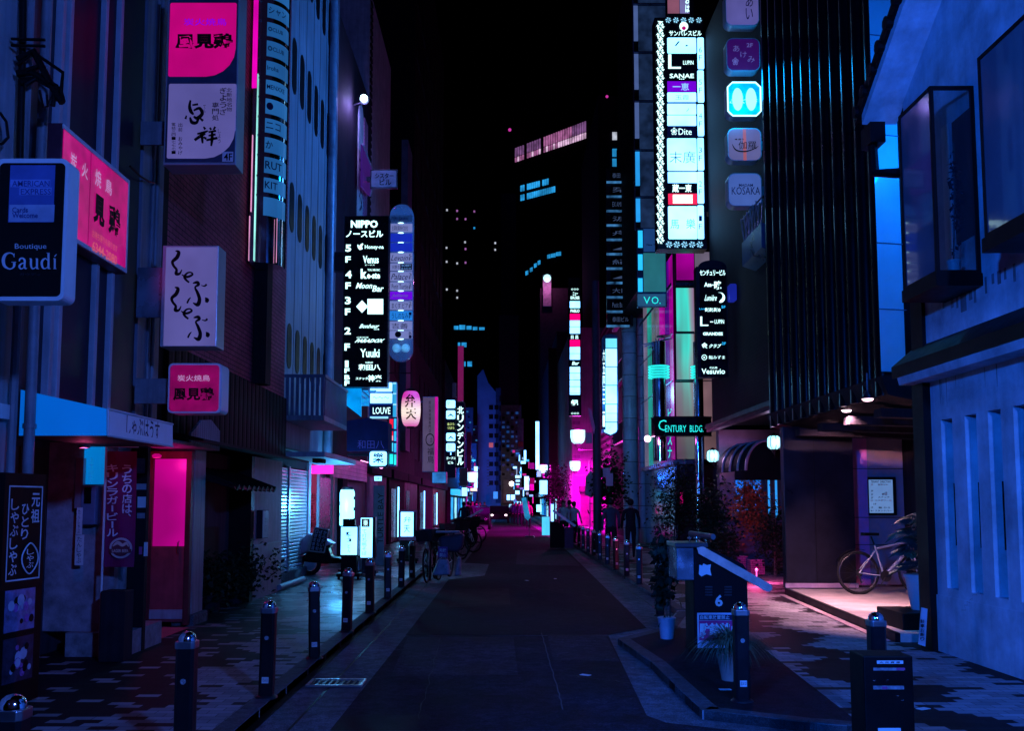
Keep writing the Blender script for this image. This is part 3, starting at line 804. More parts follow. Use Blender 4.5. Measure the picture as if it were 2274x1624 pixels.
c = at_y(808, 218, 27); b = MB(); b.ball(c, .11); b.build('lamp_glass', E('flood_glass', (.55, .9, 1), 14, var=0), t, smooth=60)
b = MB(); b.lathe([(.05, .14), (.15, .0), (.14, -.02)], (c.x, c.y + .1, c.z), 14, 'y'); b.tube([(c.x, c.y + .2, c.z), (-4.5, c.y + .25, c.z - .1)], .03, 6); b.build('lamp_housing', m_dmetal, t)
light('flood', (c.x, c.y - .1, c.z - .25), (.35, .25, 1), 90, .1, t)
# tall violet block and the row behind
def block(name, label, x, y0, y1, h, mat, win=None, back=-12):
    t = building(name, label, (x, (y0 + y1) / 2, 0))
    MB().box(back, x, y0, y1, -.1, h).build('wall', mat, t)
    return t
t = block('violet_block', 'tall plain violet grey block behind the pub with sloping roof line', -4.6, 31.05, 37, 19.2, M('violet_render', (.52, .40, .50), .8, var=.25, streak=.35))
b = MB()
for i in range(40): b.box(-4.6, -4.54, 31.2, 31.5, 9 + i * .25, 9.12 + i * .25)
b.build('ladder_rungs', m_dark2, t)
b = MB(); b.box(-4.6, -4.5, 35.2, 36.9, 6, 9.4); b.build('white_panel', m_lgrey, t)
t = block('brown_block', 'dark red brown brick block behind the glass capsule sign', -4.75, 37.1, 50, 14, brick('brick_dk', (.045, .02, .03), (.055, .028, .035), (.02, .01, .02), 'yz0'))
b = MB(); b.box(-4.75, -4.45, 42.5, 44.5, 4, 18.4); b.build('duct_tower', M('duct_blue', (.12, .15, .24), .6), t)
b = MB()
for i in range(5):
    for j in range(3): MB().box(-4.75, -4.72, 38.3 + i * 2.3, 39.5 + i * 2.3, 4.2 + j * 2.9, 5.9 + j * 2.9).build('window', M('dull_pane', (.006, .005, .012), .6, spec=.1), t)
t = block('dark_tower_block', 'tall near black block at left rising behind the brown brick house', -4.9, 50.1, 74, 37, M('dark_brown_block', (.012, .006, .013), .8, var=.3))
b = MB()
for j in range(9):
    for i in range(7): MB().box(-4.9, -4.86, 51 + i * 3.2, 53 + i * 3.2, 4 + j * 3.2, 5.8 + j * 3.2).build('window', M('dull_pane', (.006, .005, .012), .6, spec=.1), t)
block('far_left_block', 'dark block with a row of small shops at the far left of the street', -4.7, 74.1, 118, 13, m_dark2)
# shop fronts at street level on the left between 31 and 74 m
for i, (y0, y1, m, em) in enumerate(((31.2, 36.5, M('rose_front', (.34, .07, .17), .6), 0), (37.4, 43, m_dark2, 1), (43.2, 49.5, m_wood, 0), (50.4, 60, m_dark2, 1), (60.2, 73, m_wood, 1))):
    t = thing('shop_front', ('rose red shop front with slatted screen behind the lit square sign', 'dark shop front under the blue canopy sign', 'dark timber shop front with thin light tube beside the bikes', 'black shop front beyond the parked bikes row', 'last dim shop front on the left before the blue tower')[i], 'shop front', (-4.6, y0, 0))
    MB().box(-4.9, -4.55, y0, y1, 0, 2.9).build('front', m, t)
    b = MB(); b.box(-4.55, -4.35, y0, y1, 2.6, 2.95); b.build('cornice', m_dark2, t)
    b = MB(); b.box(-4.55, -4.53, y0 + .6, y0 + 2.1, .05, 2.2); b.build('door', m_gloss, t)
    if i == 0:
        b = MB()
        for k in range(7): b.box(-4.54, -4.44, y0 + .1 + k * .3, y0 + .2 + k * .3, .3, 2.5)
        b.build('slat_screen', M('rose_slats', (.55, .20, .34), .4), t)
    if em:
        b = MB(); b.box(-4.5, -4.44, y0 + 2.6, y0 + 2.7, .2, 2.3); b.build('light_tube', e_white, t)
# ================================================================ SIGNS
def lettering(t, Y, texts):
    by = {}
    for q in texts:
        st, u0, v0, u1, v1, m = q[:6]; k = q[6] if len(q) > 6 else 'h'; off = q[7] if len(q) > 7 else .015
        a, c, d = at_y(u0, v0, Y), at_y(u1, v0, Y), at_y(u0, v1, Y)
        b = by.setdefault(m.name, (MB(), m))[0]
        if k == 'v': b.vtext(st, a, c - a, d - a, off)
        elif k == 's': b.text(st, a, c - a, d - a, off, skew=.12)
        else: b.text(st, a, c - a, d - a, off)
    for b, m in by.values(): b.build('lettering', m, t, normals=False)
def sign(name, label, Y, r, depth, case, panels=(), texts=(), rad=0, arm=None, cat='sign', group=None, armmat=None, bev=.006, armd=.06):
    x0, x1, z0, z1 = rect(*r, Y)
    t = thing(name, label, cat, ((x0 + x1) / 2, Y, z0), group)
    b = MB().rr(x0, x1, z0, z1, Y, depth, rad, (1, 1, 1, 1) if rad else (0, 0, 0, 0)); b.build('cabinet', case, t, bevel=0 if rad else bev)
    for i, q in enumerate(panels):
        a0, a1, c0, c1 = rect(*q[:4], Y - .006)
        pr = q[5] if len(q) > 5 else 0; cn = q[6] if len(q) > 6 else (1, 1, 1, 1)
        MB().rr(a0, a1, c0, c1, Y - .008 - .0012 * min(i, 4), .0075 + .0012 * min(i, 4), pr, cn if pr else (0,) * 4).build('panel', q[4], t)
    lettering(t, Y - .014, texts)
    if arm:
        u0, v0, u1, v1 = arm
        a0, a1, c0, c1 = rect(u0, v0, u1, v1, Y)
        MB().box(a0, a1, Y + depth * .5 - armd, Y + depth * .5 + armd, c0, c1).build('bracket', armmat or case, t)
    return t
m_case = M('sign_case', (.02, .02, .028), .3, .3, var=.3)
m_casel = M('sign_case_light', (.42, .44, .50), .35, .5, var=.15)
m_casew = M('sign_case_white', (.62, .64, .68), .4, 0, var=.1)

# ---- left, near
t = sign('boutique_sign', 'rounded black boutique sign with pale frame and blue payment card plate', 6.2, (-16, 352, 148, 668), .16, m_casew,
     [(-6, 362, 139, 658, m_black, .03), (21, 367, 121, 494, M('card_blue', (.06, .10, .32), .5)), (21, 455, 121, 493, M('card_white', (.30, .34, .50), .5)), (24, 399, 112, 416, M('card_line', (.16, .22, .50), .5)), (44, 417, 115, 434, M('card_line', (.16, .22, .50), .5))],
     [('AMERICAN', 27, 401, 110, 414, M('card_text', (.03, .05, .2), .5), 'h', .01), ('EXPRESS', 46, 419, 113, 432, M('card_text', (.03, .05, .2), .5), 'h', .01),
      ('Cards', 27, 460, 62, 472, M('card_text', (.03, .05, .2), .5)), ('Welcome', 27, 472, 84, 484, M('card_text', (.03, .05, .2), .5)),
      ('ガウディ', 43, 606, 90, 613, m_dmetal)], .05)
ser = M('serif_letter', (.50, .50, .55), .5)
# hand-cut roman letters
GL = {'G': ([[(78, 22, 3), (70, 8, 7), (50, 2, 8), (24, 14, 17), (12, 45, 21), (20, 80, 17), (50, 98, 8), (72, 90, 9), (79, 78, 15), (79, 56, 15)]], [(62, 55, 92, 59), (77, 4, 81, 28)]),
      'a': ([[(14, 52, 8), (20, 38, 10), (42, 34, 10), (58, 46, 14), (58, 70, 14), (58, 88, 14), (68, 97, 7), (78, 92, 3)], [(58, 60, 4), (30, 68, 10), (14, 82, 14), (26, 97, 10), (46, 92, 6), (58, 80, 4)]], []),
      'u': ([[(20, 38, 14), (20, 75, 14), (30, 96, 10), (50, 92, 7), (64, 80, 4)], [(66, 36, 14), (66, 96, 14)]], [(8, 34, 24, 38), (54, 34, 70, 38), (62, 95, 82, 99)]),
      'd': ([[(62, 48, 5), (44, 35, 8), (22, 48, 15), (16, 68, 16), (26, 92, 12), (46, 95, 7), (62, 82, 4)], [(68, 0, 14), (68, 97, 14)]], [(54, 0, 72, 4), (66, 95, 84, 99)]),
      'í': ([[(40, 36, 14), (40, 97, 14)], [(38, 24, 8), (56, 10, 5)]], [(26, 34, 44, 38), (26, 95, 56, 99)])}
b = MB(); Yg = 6.2 - .02
def glyph(ch, u0, v0, uw, vh):
    st, bars = GL[ch]; f = lambda a, c: at_y(u0 + a / 100 * uw, v0 + c / 100 * vh, Yg)
    for s in st:
        q = [(p[0] / 100 * uw, p[1] / 100 * vh, p[2] / 100 * (uw + vh) / 2) for p in s]
        b.stroke(q, lambda a, c: at_y(u0 + a, v0 + c, Yg))
    for (x0, y0, x1, y1) in bars: b.quad(f(x0, y0), f(x1, y0), f(x1, y1), f(x0, y1))
for ch, u0, wd in (('G', 3, 36), ('a', 39, 27), ('u', 63, 29), ('d', 88, 29), ('í', 112, 24)): glyph(ch, u0, 561, wd, 37)
b.text('Boutique', at_y(33, 541, Yg), at_y(103, 541, Yg) - at_y(33, 541, Yg), at_y(33, 556, Yg) - at_y(33, 541, Yg), 0)
b.build('lettering', ser, t, normals=False)
MB().tube([at_y(-120, 400, 6.28), at_y(-14, 400, 6.28)], .02).build('bracket', m_dmetal, t)
# wall sign with phone number, along the facade
xs = -3.98
t = thing('wall_sign', 'slanting magenta wall sign with chicken restaurant name and phone number', 'sign', (xs, 9, 4))
def fx(u, v, x=xs): return at_x(u, v, x)
y0, y1 = yw(114, xs), yw(266, xs); zt = fx(265, 385).z; zb = fx(265, 592).z
MB().box(xs - .15, xs - .012, y0 - .02, y1 + .03, zb - .03, zt + .03).build('cabinet', M('sign_case_rust', (.10, .03, .05), .4), t, bevel=.008)
b = MB(); b.box(xs - .012, xs - .002, y0 - .02, y1 + .02, zt - .02, zt + .02).box(xs - .012, xs - .002, y0 - .02, y1 + .02, zb - .02, zb + .02).box(xs - .012, xs - .002, y1 - .005, y1 + .02, zb + .02, zt - .02); b.build('sign_frame', m_casew, t)
ym = yw(178, xs)
for a, c in ((y0, ym - .012), (ym + .012, y1 - .02)): MB().box(xs - .012, xs - .004, a, c, zb + .025, zt - .025).build('panel', E('wall_magenta', (.44, .0, .15), .9, var=.35, scale=3), t)
def ftext(b, st, u0, u1, vt, vb, off, v0u=None):
    """lettering on the wall plane; vt, vb are the top and bottom at column u0"""
    ya, yb = yw(u0, xs + .004), yw(u1, xs + .004); za, zc = at_x(u0, vt, xs + .004).z, at_x(u0, vb, xs + .004).z
    b.text(st, (xs + .004, ya, za), (0, yb - ya, 0), (0, 0, zc - za), off)
m_pal = E('pale_lit_letter', (.55, .30, .62), .8, var=0, sample=False)
b = MB()
for st, u0, u1, vt, vb in (('炭', 130, 145, 312, 352), ('火', 157, 171, 336, 372), ('焼', 188, 202, 352, 392), ('鳥', 212, 227, 374, 408)): ftext(b, st, u0, u1, vt, vb, .01)
b.build('lettering', m_pal, t, normals=False)
b = MB(); b2 = MB()
for st, u0, u1, vt, vb in (('見', 187, 213, 408, 478), ('鶏', 222, 249, 434, 503)):
    ftext(b, st, u0, u1, vt, vb, .05)
b.build('lettering', m_ink, t, normals=False)
b = MB(); ftext(b, 'お待ち帰りも承ります', 186, 244, 496, 514, 0); ftext(b, '6344-2080', 187, 244, 522, 545, .015)
b.build('lettering', E('orange_lit_letter', (.62, .10, .14), .9, var=0, sample=False), t, normals=False)
# the fourth floor sign
t = sign('floor_sign', 'large two panel sign with magenta top and white gyoza restaurant panel below', 10.2, (368, -30, 528, 366), .30, m_casel,
     [(372, -20, 525, 360, M('sign_dark', (.05, .05, .09), .5)), (376, 6, 524, 170, e_pink, .33, (.06, 1, .06, .06)), (373, 186, 523, 352, e_violet, .33, (.05, 1, .05, .05)), (494, 337, 518, 359, m_white)],
     [('風見鶏', 389, 73, 517, 108, m_ink, 'h', .05), ('炭火焼鳥', 408, 40, 503, 56, e_purple, 'h', .005), ('4F', 497, 340, 516, 356, m_ink, 'h', .015),
      ('北新地名物', 503, 194, 515, 248, m_ink, 'v', .005), ('ぎょうざ', 488, 193, 503, 256, m_ink, 'v', .01), ('専門処', 471, 226, 486, 268, m_ink, 'v', .01),
      ('出前 おみやげ', 396, 272, 405, 344, m_ink, 'v', .008), ('電話三四一七七七一', 381, 272, 390, 342, m_ink, 'v', .008), ('てん', 451, 232, 457, 250, m_ink, 'v', 0), ('しょう', 484, 285, 490, 318, m_ink, 'v', 0)],
     arm=(302, 259, 368, 311), armmat=m_grey, armd=.02)
b = MB(); Y = 10.2 - .016; f = lambda a, c: at_y(a, c, Y)
for s in ([(423, 222, 4), (421, 236, 7), (424, 247, 8), (430, 254, 4)], [(427, 233, 4), (440, 231, 5)], [(430, 245, 4), (443, 240, 7), (449, 252, 8), (438, 262, 8), (430, 258, 4)],
          [(414, 256, 3), (412, 264, 5)], [(422, 260, 4), (426, 271, 8), (436, 272, 7), (441, 262, 5)], [(444, 262, 4), (451, 268, 6)],
          [(452, 281, 3), (456, 287, 6)], [(438, 297, 4), (452, 294, 6), (462, 290, 3)], [(432, 311, 6), (445, 302, 7), (456, 296, 5)], [(449, 297, 5), (449, 308, 6), (450, 318, 4)], [(452, 304, 4), (458, 308, 6)],
          [(466, 283, 4), (469, 288, 5)], [(478, 281, 5), (474, 288, 4)], [(463, 293, 4), (480, 290, 5)], [(463, 301, 4), (479, 298, 5)], [(458, 311, 5), (483, 306, 6)], [(471, 290, 5), (471, 308, 7), (469, 324, 4)]):
    b.stroke(s, f)
b.build('lettering', m_ink, t, normals=False)
# shabu-shabu brush sign
t = sign('brush_sign', 'pale violet box sign with large black brush hiragana', 10.15, (358, 545, 483, 770), .28, m_casel, [(366, 549, 481, 768, e_violet)], (), arm=(294, 588, 358, 700), armmat=M('plate_blue', (.30, .32, .42), .25, .7), armd=.015)
b = MB(); Y = 10.15 - .016; zf = lambda a, c: at_y(a / 3.49, 332.2 + c / 3.49, Y)
shi = [(1360, 785, 8), (1385, 795, 26), (1372, 835, 30), (1338, 868, 24), (1345, 900, 20), (1368, 930, 20), (1365, 962, 26), (1392, 962, 18), (1410, 930, 6)]
ya = [(1408, 968, 5), (1436, 985, 18), (1462, 985, 18), (1492, 968, 16), (1478, 952, 12), (1450, 958, 14), (1430, 985, 20), (1440, 1008, 18), (1466, 1030, 14)]
bu = [[(1494, 1036, 8), (1528, 1030, 26), (1538, 1048, 22), (1512, 1068, 14), (1530, 1108, 24), (1546, 1160, 28), (1532, 1202, 32), (1495, 1188, 6)], [(1478, 1146, 6), (1462, 1165, 14), (1450, 1192, 14)], [(1558, 1052, 4), (1585, 1058, 12), (1602, 1044, 16)], [(1590, 1146, 4), (1604, 1166, 34), (1598, 1186, 18)]]
for dx, dy in ((0, 0), (-6, 283)): b.stroke([(p[0] + dx, p[1] + dy, p[2]) for p in shi], zf); b.stroke([(p[0] + dx, p[1] + dy, p[2]) for p in ya], zf)
for dx, dy in ((0, 0), (6, 268)):
    for s in bu: b.stroke([(p[0] + dx, p[1] + dy, p[2]) for p in s], zf)
b.build('lettering', m_ink, t, normals=False)
sign('small_sign', 'small rounded magenta box sign, lowest of the chicken restaurant signs', 10.1, (373, 807, 492, 918), .26, m_casew, [(377, 811, 486, 914, E('small_magenta', (.22, .0, .085), .9, var=.3, scale=5), .04)],
     [('炭火焼鳥', 394, 833, 466, 847, m_pal, 'h', .005), ('風見鶏', 384, 861, 475, 890, m_ink, 'h', .04)], .05, arm=(290, 838, 374, 894), armmat=m_grey, armd=.02)
# curved chrome sign: a quarter round column of name plates
Y = 15.0
x0, x1, z0, z1 = rect(558, -40, 624, 582, Y)
t = thing('chrome_sign', 'tall curved chrome name plate sign on the brick house', 'sign', (x0, Y, z0))
def cq(s): return (x0 + .10 + (x1 - x0 - .10) * math.sin(s * math.pi / 2), Y + (x1 - x0) * .8 * (1 - math.cos(s * math.pi / 2)))
b = MB(); outl = [(x0, Y + .02), (x0 + .02, Y)] + [cq(i / 10) for i in range(11)] + [(x1, Y + .5), (x0, Y + .5)]
b.prism([(a, c, z0) for a, c in outl], (0, 0, z1 - z0)); b.build('column', m_chrome, t, smooth=35)
b = MB(); b.box(x0 - .004, x0 + .075, Y - .006, Y + .01, at_y(560, 195, Y).z, z1); b.build('neon_reflection', E('strip_pink', (.9, .0, .5), .85, var=.3, scale=1.2), t)  # pink neon reflection in the chrome painted as an emissive strip
plates = ['シャン', '◎CLUB', '◎CLUB', 'Iroha', 'MENXXE', '●', 'ニコ', 'か', 'RUT', 'KIT', '']
vt = [-38, 2, 44, 85, 130, 172, 214, 258, 300, 344, 390, 433, 485]
m_pl = E('plate_blue_white', (.02, .15, .46), .62, var=.25, scale=.8)
for i in range(12):
    za, zb = at_y(590, vt[i] + 3, Y).z, at_y(590, vt[i + 1] - 8, Y).z
    b = MB(); pts = [cq(k / 10) for k in range(2, 11)]
    for (a, c), (e, g_) in zip(pts, pts[1:]):
        b.quad((a + .004, c - .008, zb), (e + .006, g_ - .006, zb), (e + .006, g_ - .006, za), (a + .004, c - .008, za))
    k = b.build('name_plate', m_pl, t, normals=False)
    if 0 < i < 12 and plates[(i - 1) % 11]:
        st = plates[(i - 1) % 11]; vs_, fs_, aw, ah, _ = text_mesh(st, .01); b = MB()
        hh = (za - zb) * (.5 if len(st) < 5 else .32); ww = min(.9, hh * aw / ah / .42); zc = (za + zb) / 2
        P3 = []
        for a, c in vs_:
            s = .22 + a * ww * .62; s = min(s, 1.0); q = cq(s); P3.append((q[0] + .009, q[1] - .013, zc + (c - .5) * hh))
        b.add(P3, fs_); b.build('lettering', m_inkb, k, normals=False)
b = MB()
for z in [at_y(560, v, Y).z for v in vt[1:-1]]: b.tube([(x0 + .085, Y - .02, z), (x0 + .13, Y - .02, z)], .014, 6)
b.tube([(x0 + .09, Y - .012, z0), (x0 + .09, Y - .012, z1)], .008, 6)
b.build('mounting', m_chrome, t)
b = MB(); b.tube([(x0 + .10, Y - .03, z0 + .02), (x0 + .10, Y - .03, at_y(560, 165, Y).z)], .009, 6); b.build('reflection_line', E('line_ice', (.35, .95, .85), .9, var=.5, scale=1.5, sample=False), t)  # bright reflection lines of the chrome painted as glowing tubes
b = MB(); b.tube([(x0 + .012, Y - .008, z0 + .02), (x0 + .012, Y - .008, at_y(560, 480, Y).z)], .008, 6); b.tube([(x0 + .03, Y - .012, at_y(560, 470, Y).z), (x0 + .03, Y - .012, at_y(560, 300, Y).z)], .008, 6); b.tube([(x1 - .06, Y + .12, z0 + .02), (x1 - .06, Y + .12, at_y(560, 480, Y).z)], .006, 6); b.build('reflection_line', E('line_rose', (.75, .30, .55), .8, var=.5, scale=1.5, sample=False), t)
MB().box(x0 - .25, x0 + .1, Y + .2, Y + .32, z0 + 1.5, z0 + 1.62).build('bracket', m_case, t)

# ---- left, middle: NIPPO directory
t = sign('building_directory', 'black vertical directory sign with glowing white floor numbers and club names', 23.0, (762, 479, 862, 860), .34, m_case, [(764, 481, 860, 858, m_gloss)],
   [('NIPPO', 779, 489, 839, 506, e_txt, 'h', .045), ('ノースビル', 768, 511, 851, 527, e_txt, 'h', .03),
    ('5', 767, 543, 780, 559, e_txt, 'h', .04), ('F', 767, 569, 779, 583, e_txt, 'h', .04), ('4', 767, 601, 781, 618, e_txt, 'h', .04), ('F', 767, 627, 779, 642, e_txt, 'h', .04),
    ('3', 766, 659, 779, 676, e_txt, 'h', .04), ('F', 766, 685, 778, 700, e_txt, 'h', .04), ('2', 765, 727, 779, 743, e_txt, 'h', .04), ('F', 765, 763, 777, 779, e_txt, 'h', .04),
    ('1', 766, 801, 774, 816, e_txt, 'h', .04), ('F', 765, 818, 776, 829, e_txt, 'h', .04), ('B', 765, 833, 777, 844, e_txt, 'h', .04), ('F', 765, 846, 776, 857, e_txt, 'h', .04),
    ('Honey-na', 810, 544, 852, 555, e_txt, 'h', .02), ('Venus', 806, 568, 841, 585, e_txt, 'h', .03), ('ビーナス', 811, 587, 832, 590, e_txt), ('k', 801, 597, 815, 619, e_txt, 'h', .05), ('e-ste', 815, 606, 844, 619, e_txt, 'h', .04), ('YOU MUSIC', 816, 597, 844, 602, e_txt),
    ('Moon', 792, 628, 827, 641, e_txt, 's', .02), ('Bar', 828, 634, 852, 648, e_txt, 's', .02), ('GS', 818, 673, 846, 692, m_ink, 'h', -.01),
    ('Bonheur', 800, 720, 842, 729, e_txt, 's', .02), ('CLUB', 830, 730, 842, 733, e_txt), ('CLUB HOUSE', 792, 748, 818, 751, e_txt), ('PARADOX', 791, 753, 852, 761, e_txt, 's', .04), ('Yuuki', 800, 775, 843, 794, e_txt, 'h', .02),
    ('和田八', 796, 809, 845, 823, e_txt, 'h', .03), ('wadahachi', 811, 803, 828, 807, e_txt), ('スナック', 790, 838, 817, 844, e_txt, 'h', .03), ('神楽', 817, 833, 848, 848, e_txt, 'h', .03)], arm=(718, 558, 764, 599), armd=.1)
Y = 22.984; b = MB(); f = lambda u, v: at_y(u, v, Y)
b.quad(f(791, 681), f(804, 667), f(817, 681), f(804, 695))
b.build('diamond', e_txt, t, normals=False); MB().quad(f(816, 664), f(851, 664), f(851, 698), f(816, 698)).build('white_square', e_txt, t, normals=False)
b = MB(); f2 = lambda a, c: at_y(a, c, Y - .004)
b.stroke([(794, 543, 1), (797, 549, 5), (801, 553, 6)], f2); b.stroke([(806, 541, 3), (801, 547, 6), (803, 554, 5)], f2); b.build('emblem', e_txt, t, normals=False)
# glass capsule sign
t = thing('capsule_sign', 'clear capsule shaped sign with stacked name plates and rounded ends', 'sign', (-3, 27, 4))
Y = 27.0; x0, x1, z0, z1 = rect(864, 453, 917, 802, Y); rr_ = (x1 - x0) / 2
m_acr = M('acrylic', (.55, .62, .75), .08, 0, var=.1, alpha=.35)
MB().rr(x0, x1, z0, z1, Y + .02, .22, rr_ * .98, n=10).build('acrylic_body', m_acr, t, smooth=30)
MB().rr(x0 + .08, x1 - .08, z0 + .3, z1 - .3, Y + .26, .06, rr_ * .7, n=8).build('back_plate', m_grey, t)
e_caps = E('capsule_plate', (.17, .20, .46), .95)
rows = [(478, 492, m_grey, 'FURUSAWA'), (497, 515, e_caps, '古澤総業株式会社'), (519, 537, E('plate_royal', (.01, .03, .55), .7), ''), (540, 558, E('plate_royal', (.01, .03, .55), .7), ''), (562, 582, e_caps, 'Levoin'), (585, 601, e_caps, '大野ネクタイ'), (604, 624, e_caps, 'Palace'), (627, 645, e_caps, 'Petit Turtle'),
        (648, 665, E('plate_purple', (.17, .0, .75), .8), 'Juliana'), (669, 688, e_caps, 'まくす ビア'), (691, 711, E('plate_sky', (.02, .25, .80), .8), 'うしのなみ'), (714, 733, e_caps, '吉善'), (735, 752, e_caps, '')]
for a, c, m, st in rows:
    q = rect(865.5, a, 915.5, c, Y); k = MB().box(q[0], q[1], Y - .01, Y + .02, q[2], q[3]).build('name_plate', m, t)
    if st: lettering(k, Y - .016, [(st, 870, a + 4, 906, c - 3, m_inkb if m != rows[8][2] else e_violet, 's' if st in ('Levoin', 'Palace', 'Juliana') else 'h', .0)])
lettering(t, Y - .018, [(st, 908, a, 914, a + 15, m_inkb, 'v', 0) for st, a in (('5F', 564), ('3F', 606), ('2F', 628), ('2F', 670), ('1F', 693), ('B1', 737))])
q = rect(889, 586, 915, 600, Y); MB().box(q[0], q[1], Y - .014, Y - .011, q[2], q[3]).build('name_plate', m_black, t); lettering(t, Y - .018, [('BOBBY', 892, 587, 913, 592, e_txtd), ('まみむせ', 891, 594, 913, 599, e_txtd)])
b = MB(); q = at_y(884, 743, Y); b.prism([(q.x + .09 * math.cos(a), Y - .012, q.z + .09 * math.sin(a)) for a in [i * math.pi / 10 for i in range(20)]], (0, .002, 0)); b.build('emblem', m_ink, t)
b = MB()
for v in (495, 517, 538.5, 560, 583, 602.5, 625.5, 646, 667, 689.5, 712, 734, 753): q = at_y(890, v, Y); b.ball((q.x, Y + .02, q.z), .022, (4, 1, 1), 8, 6)
b.build('edge_lights', E('edge_light', (.5, .95, 1), 2.2, var=0, sample=False), t)
b = MB()
for u in (880, 900): q = at_y(u, 772, Y); b.ball((q.x, Y + .1, q.z), .13)
b.build('globe_lamps', E('globe_blue', (.10, .42, .9), .75, var=.4, scale=5), t, smooth=60)
MB().box(x0 - 1.0, x0 + .1, Y + .24, Y + .32, z0 + 3, z0 + 3.15).build('bracket', m_case, t)
# small plate sign above
t = sign('plate_sign', 'small shiny white building name plate near the tall violet block', 28.0, (822, 376, 883, 418), .12, m_chrome, [(825, 379, 880, 415, M('plate_white', (.5, .48, .56), .12, .4))], [('シスター', 833, 384, 874, 396, m_ink, 'h', .02), ('ビル', 843, 397, 869, 411, m_ink, 'h', .02)], arm=(806, 392, 823, 402))
# glass diamond sign
t = thing('lozenge_sign', 'purple lozenge shaped glass plate on the wall behind the white name plate', 'sign', (-4.3, 29, 9))
x = -4.25; b = MB(); b.prism([at_x(805, 320, x), at_x(822, 365, x), at_x(832, 388, x), at_x(822, 435, x), at_x(805, 415, x)], (-.06, 0, 0)); b.build('panel', E('lozenge', (.06, .01, .20), .5), t)
b = MB(); b.tube([at_x(805, 320, x), at_x(822, 365, x), at_x(832, 388, x), at_x(822, 435, x)], .03, 6); b.build('sign_frame', m_lgrey, t)
# stacked light box with the louve plate
t = sign('light_box_stack', 'stack of cyan light boxes with a dark plate reading a bar name', 23.6, (820, 848, 880, 926), .3, M('case_blue', (.05, .16, .4), .3, .3), [(822, 850, 871, 870, e_white, .02), (822, 874, 871, 896, e_white, .02), (822, 901, 873, 924, m_inkb)],
     [('LOUVE', 828, 905, 867, 920, e_txt, 'h', .005), ('〜〜〜', 828, 881, 864, 886, m_inkb, 'h', -.01)])
b = MB()
for v in (852, 875, 899): q0, q1 = at_y(880, v, 23.55), at_y(873, v, 23.55); b.tube([q1, q0], .03, 6)
q = rect(822, 926, 862, 930, 23.55); b.box(q[0], q[1], 23.5, 23.56, q[2], q[3]); b.build('light_tube', e_white2, t)
q = rect(873, 850, 880, 926, 23.55); MB().box(q[0], q[1], 23.53, 23.6, q[2], q[3]).build('side_light', E('side_cyan', (.03, .45, .9), .8), t)
t = sign('traffic_strip', 'slim vertical light strip of red and cyan cells below the louve plate', 23.8, (863, 926, 881, 1036), .28, M('case_blue2', (.10, .10, .22), .3, .5),
     [(865, 931, 873, 952, e_red), (865, 958, 873, 968, e_red), (865, 968, 873, 979, E('lit_rose', (1, .35, .45), 1.2)), (865, 984, 873, 1003, E('lit_sky', (.1, .7, 1), 1.1)), (865, 1009, 873, 1031, e_teal), (875, 930, 880, 953, e_cyan), (875, 958, 880, 980, e_cyan), (875, 985, 880, 1005, e_cyan), (875, 1010, 880, 1033, e_teal)])
sign('square_sign', 'bright white square sign with one brushed black character under the dark awning', 23.2, (818, 1001, 862, 1038), .3, m_case, [(821, 1003, 859, 1035, e_white, .06)], [('樂', 828, 1006, 852, 1029, m_ink, 'h', .02)], .05, arm=(770, 1008, 819, 1013))
# translucent glowing canopy and dark cloth awning
t = thing('glass_canopy', 'translucent ribbed canopy glowing blue under the black directory sign', 'canopy', (-4, 24, 4))
b = MB(); b.prism([(-4.5, 23.3, 4.55), (-3.55, 23.3, 4.55), (-3.55, 23.35, 3.75), (-4.5, 23.35, 4.5)], (0, .05, 0))
b.quad((-4.5, 23.35, 4.42), (-3.2, 23.35, 4.42), (-3.2, 26.5, 4.35), (-4.5, 26.5, 4.35)); b.build('canopy_sheet', E('canopy_glow', (.0, .30, .85), .95, var=.4, scale=2.2), t, normals=False)
b = MB()
for i in range(9): b.box(-4.5 + i * .16, -4.47 + i * .16, 23.34, 26.5, 4.38, 4.41)
b.build('canopy_ribs', M('rib_blue', (.2, .3, .5), .4), t)
t = thing('cloth_awning', 'navy cloth awning with faint blue brush name in front of the pub', 'awning', (-4, 23, 2.8))
Y = 23.0; p = [at_y(u, v, Y) for u, v in ((770, 935), (818, 928), (862, 938), (862, 1000), (770, 1002))]
b = MB(); b.prism(p, (0, 2.6, 0)); b.build('awning_cloth', M('navy_cloth', (.012, .009, .05), .8), t)
lettering(t, Y - .01, [('和田八', 794, 978, 853, 997, E('cloth_letter', (.03, .04, .35), .6, sample=False), 'h', -.005)])
# paper lantern
t = thing('paper_lantern', 'round ended magenta paper lantern with black brush name', 'lantern', (-3, 26, 3))
Y = 26.0; x0, x1, z0, z1 = rect(891, 869, 934, 948, Y); c = Vector(((x0 + x1) / 2, Y, (z0 + z1) / 2)); rl = (x1 - x0) / 2; hl = (z1 - z0) / 2
m, nt_, bs = newmat('lantern_paper'); p_, o_ = nt_.pos()
zz = nt_.math('ABSOLUTE', nt_.math('DIVIDE', nt_.math('SUBTRACT', o_[2], c.z - .1), hl))
rib = nt_.math('ABSOLUTE', nt_.math('SUBTRACT', nt_.math('FRACT', nt_.math('DIVIDE', o_[2], .042)), .5))
cc = nt_.mix(nt_.ramp(zz, .15, .85), (1.0, .80, .66), (.62, .03, .38))
nt_.link(cc, bs.inputs['Emission Color']); nt_.link(nt_.ramp(rib, .3, .5, 1.15, .5), bs.inputs['Emission Strength']); bs.inputs['Base Color'].default_value = (.5, .3, .4, 1)
prof = []
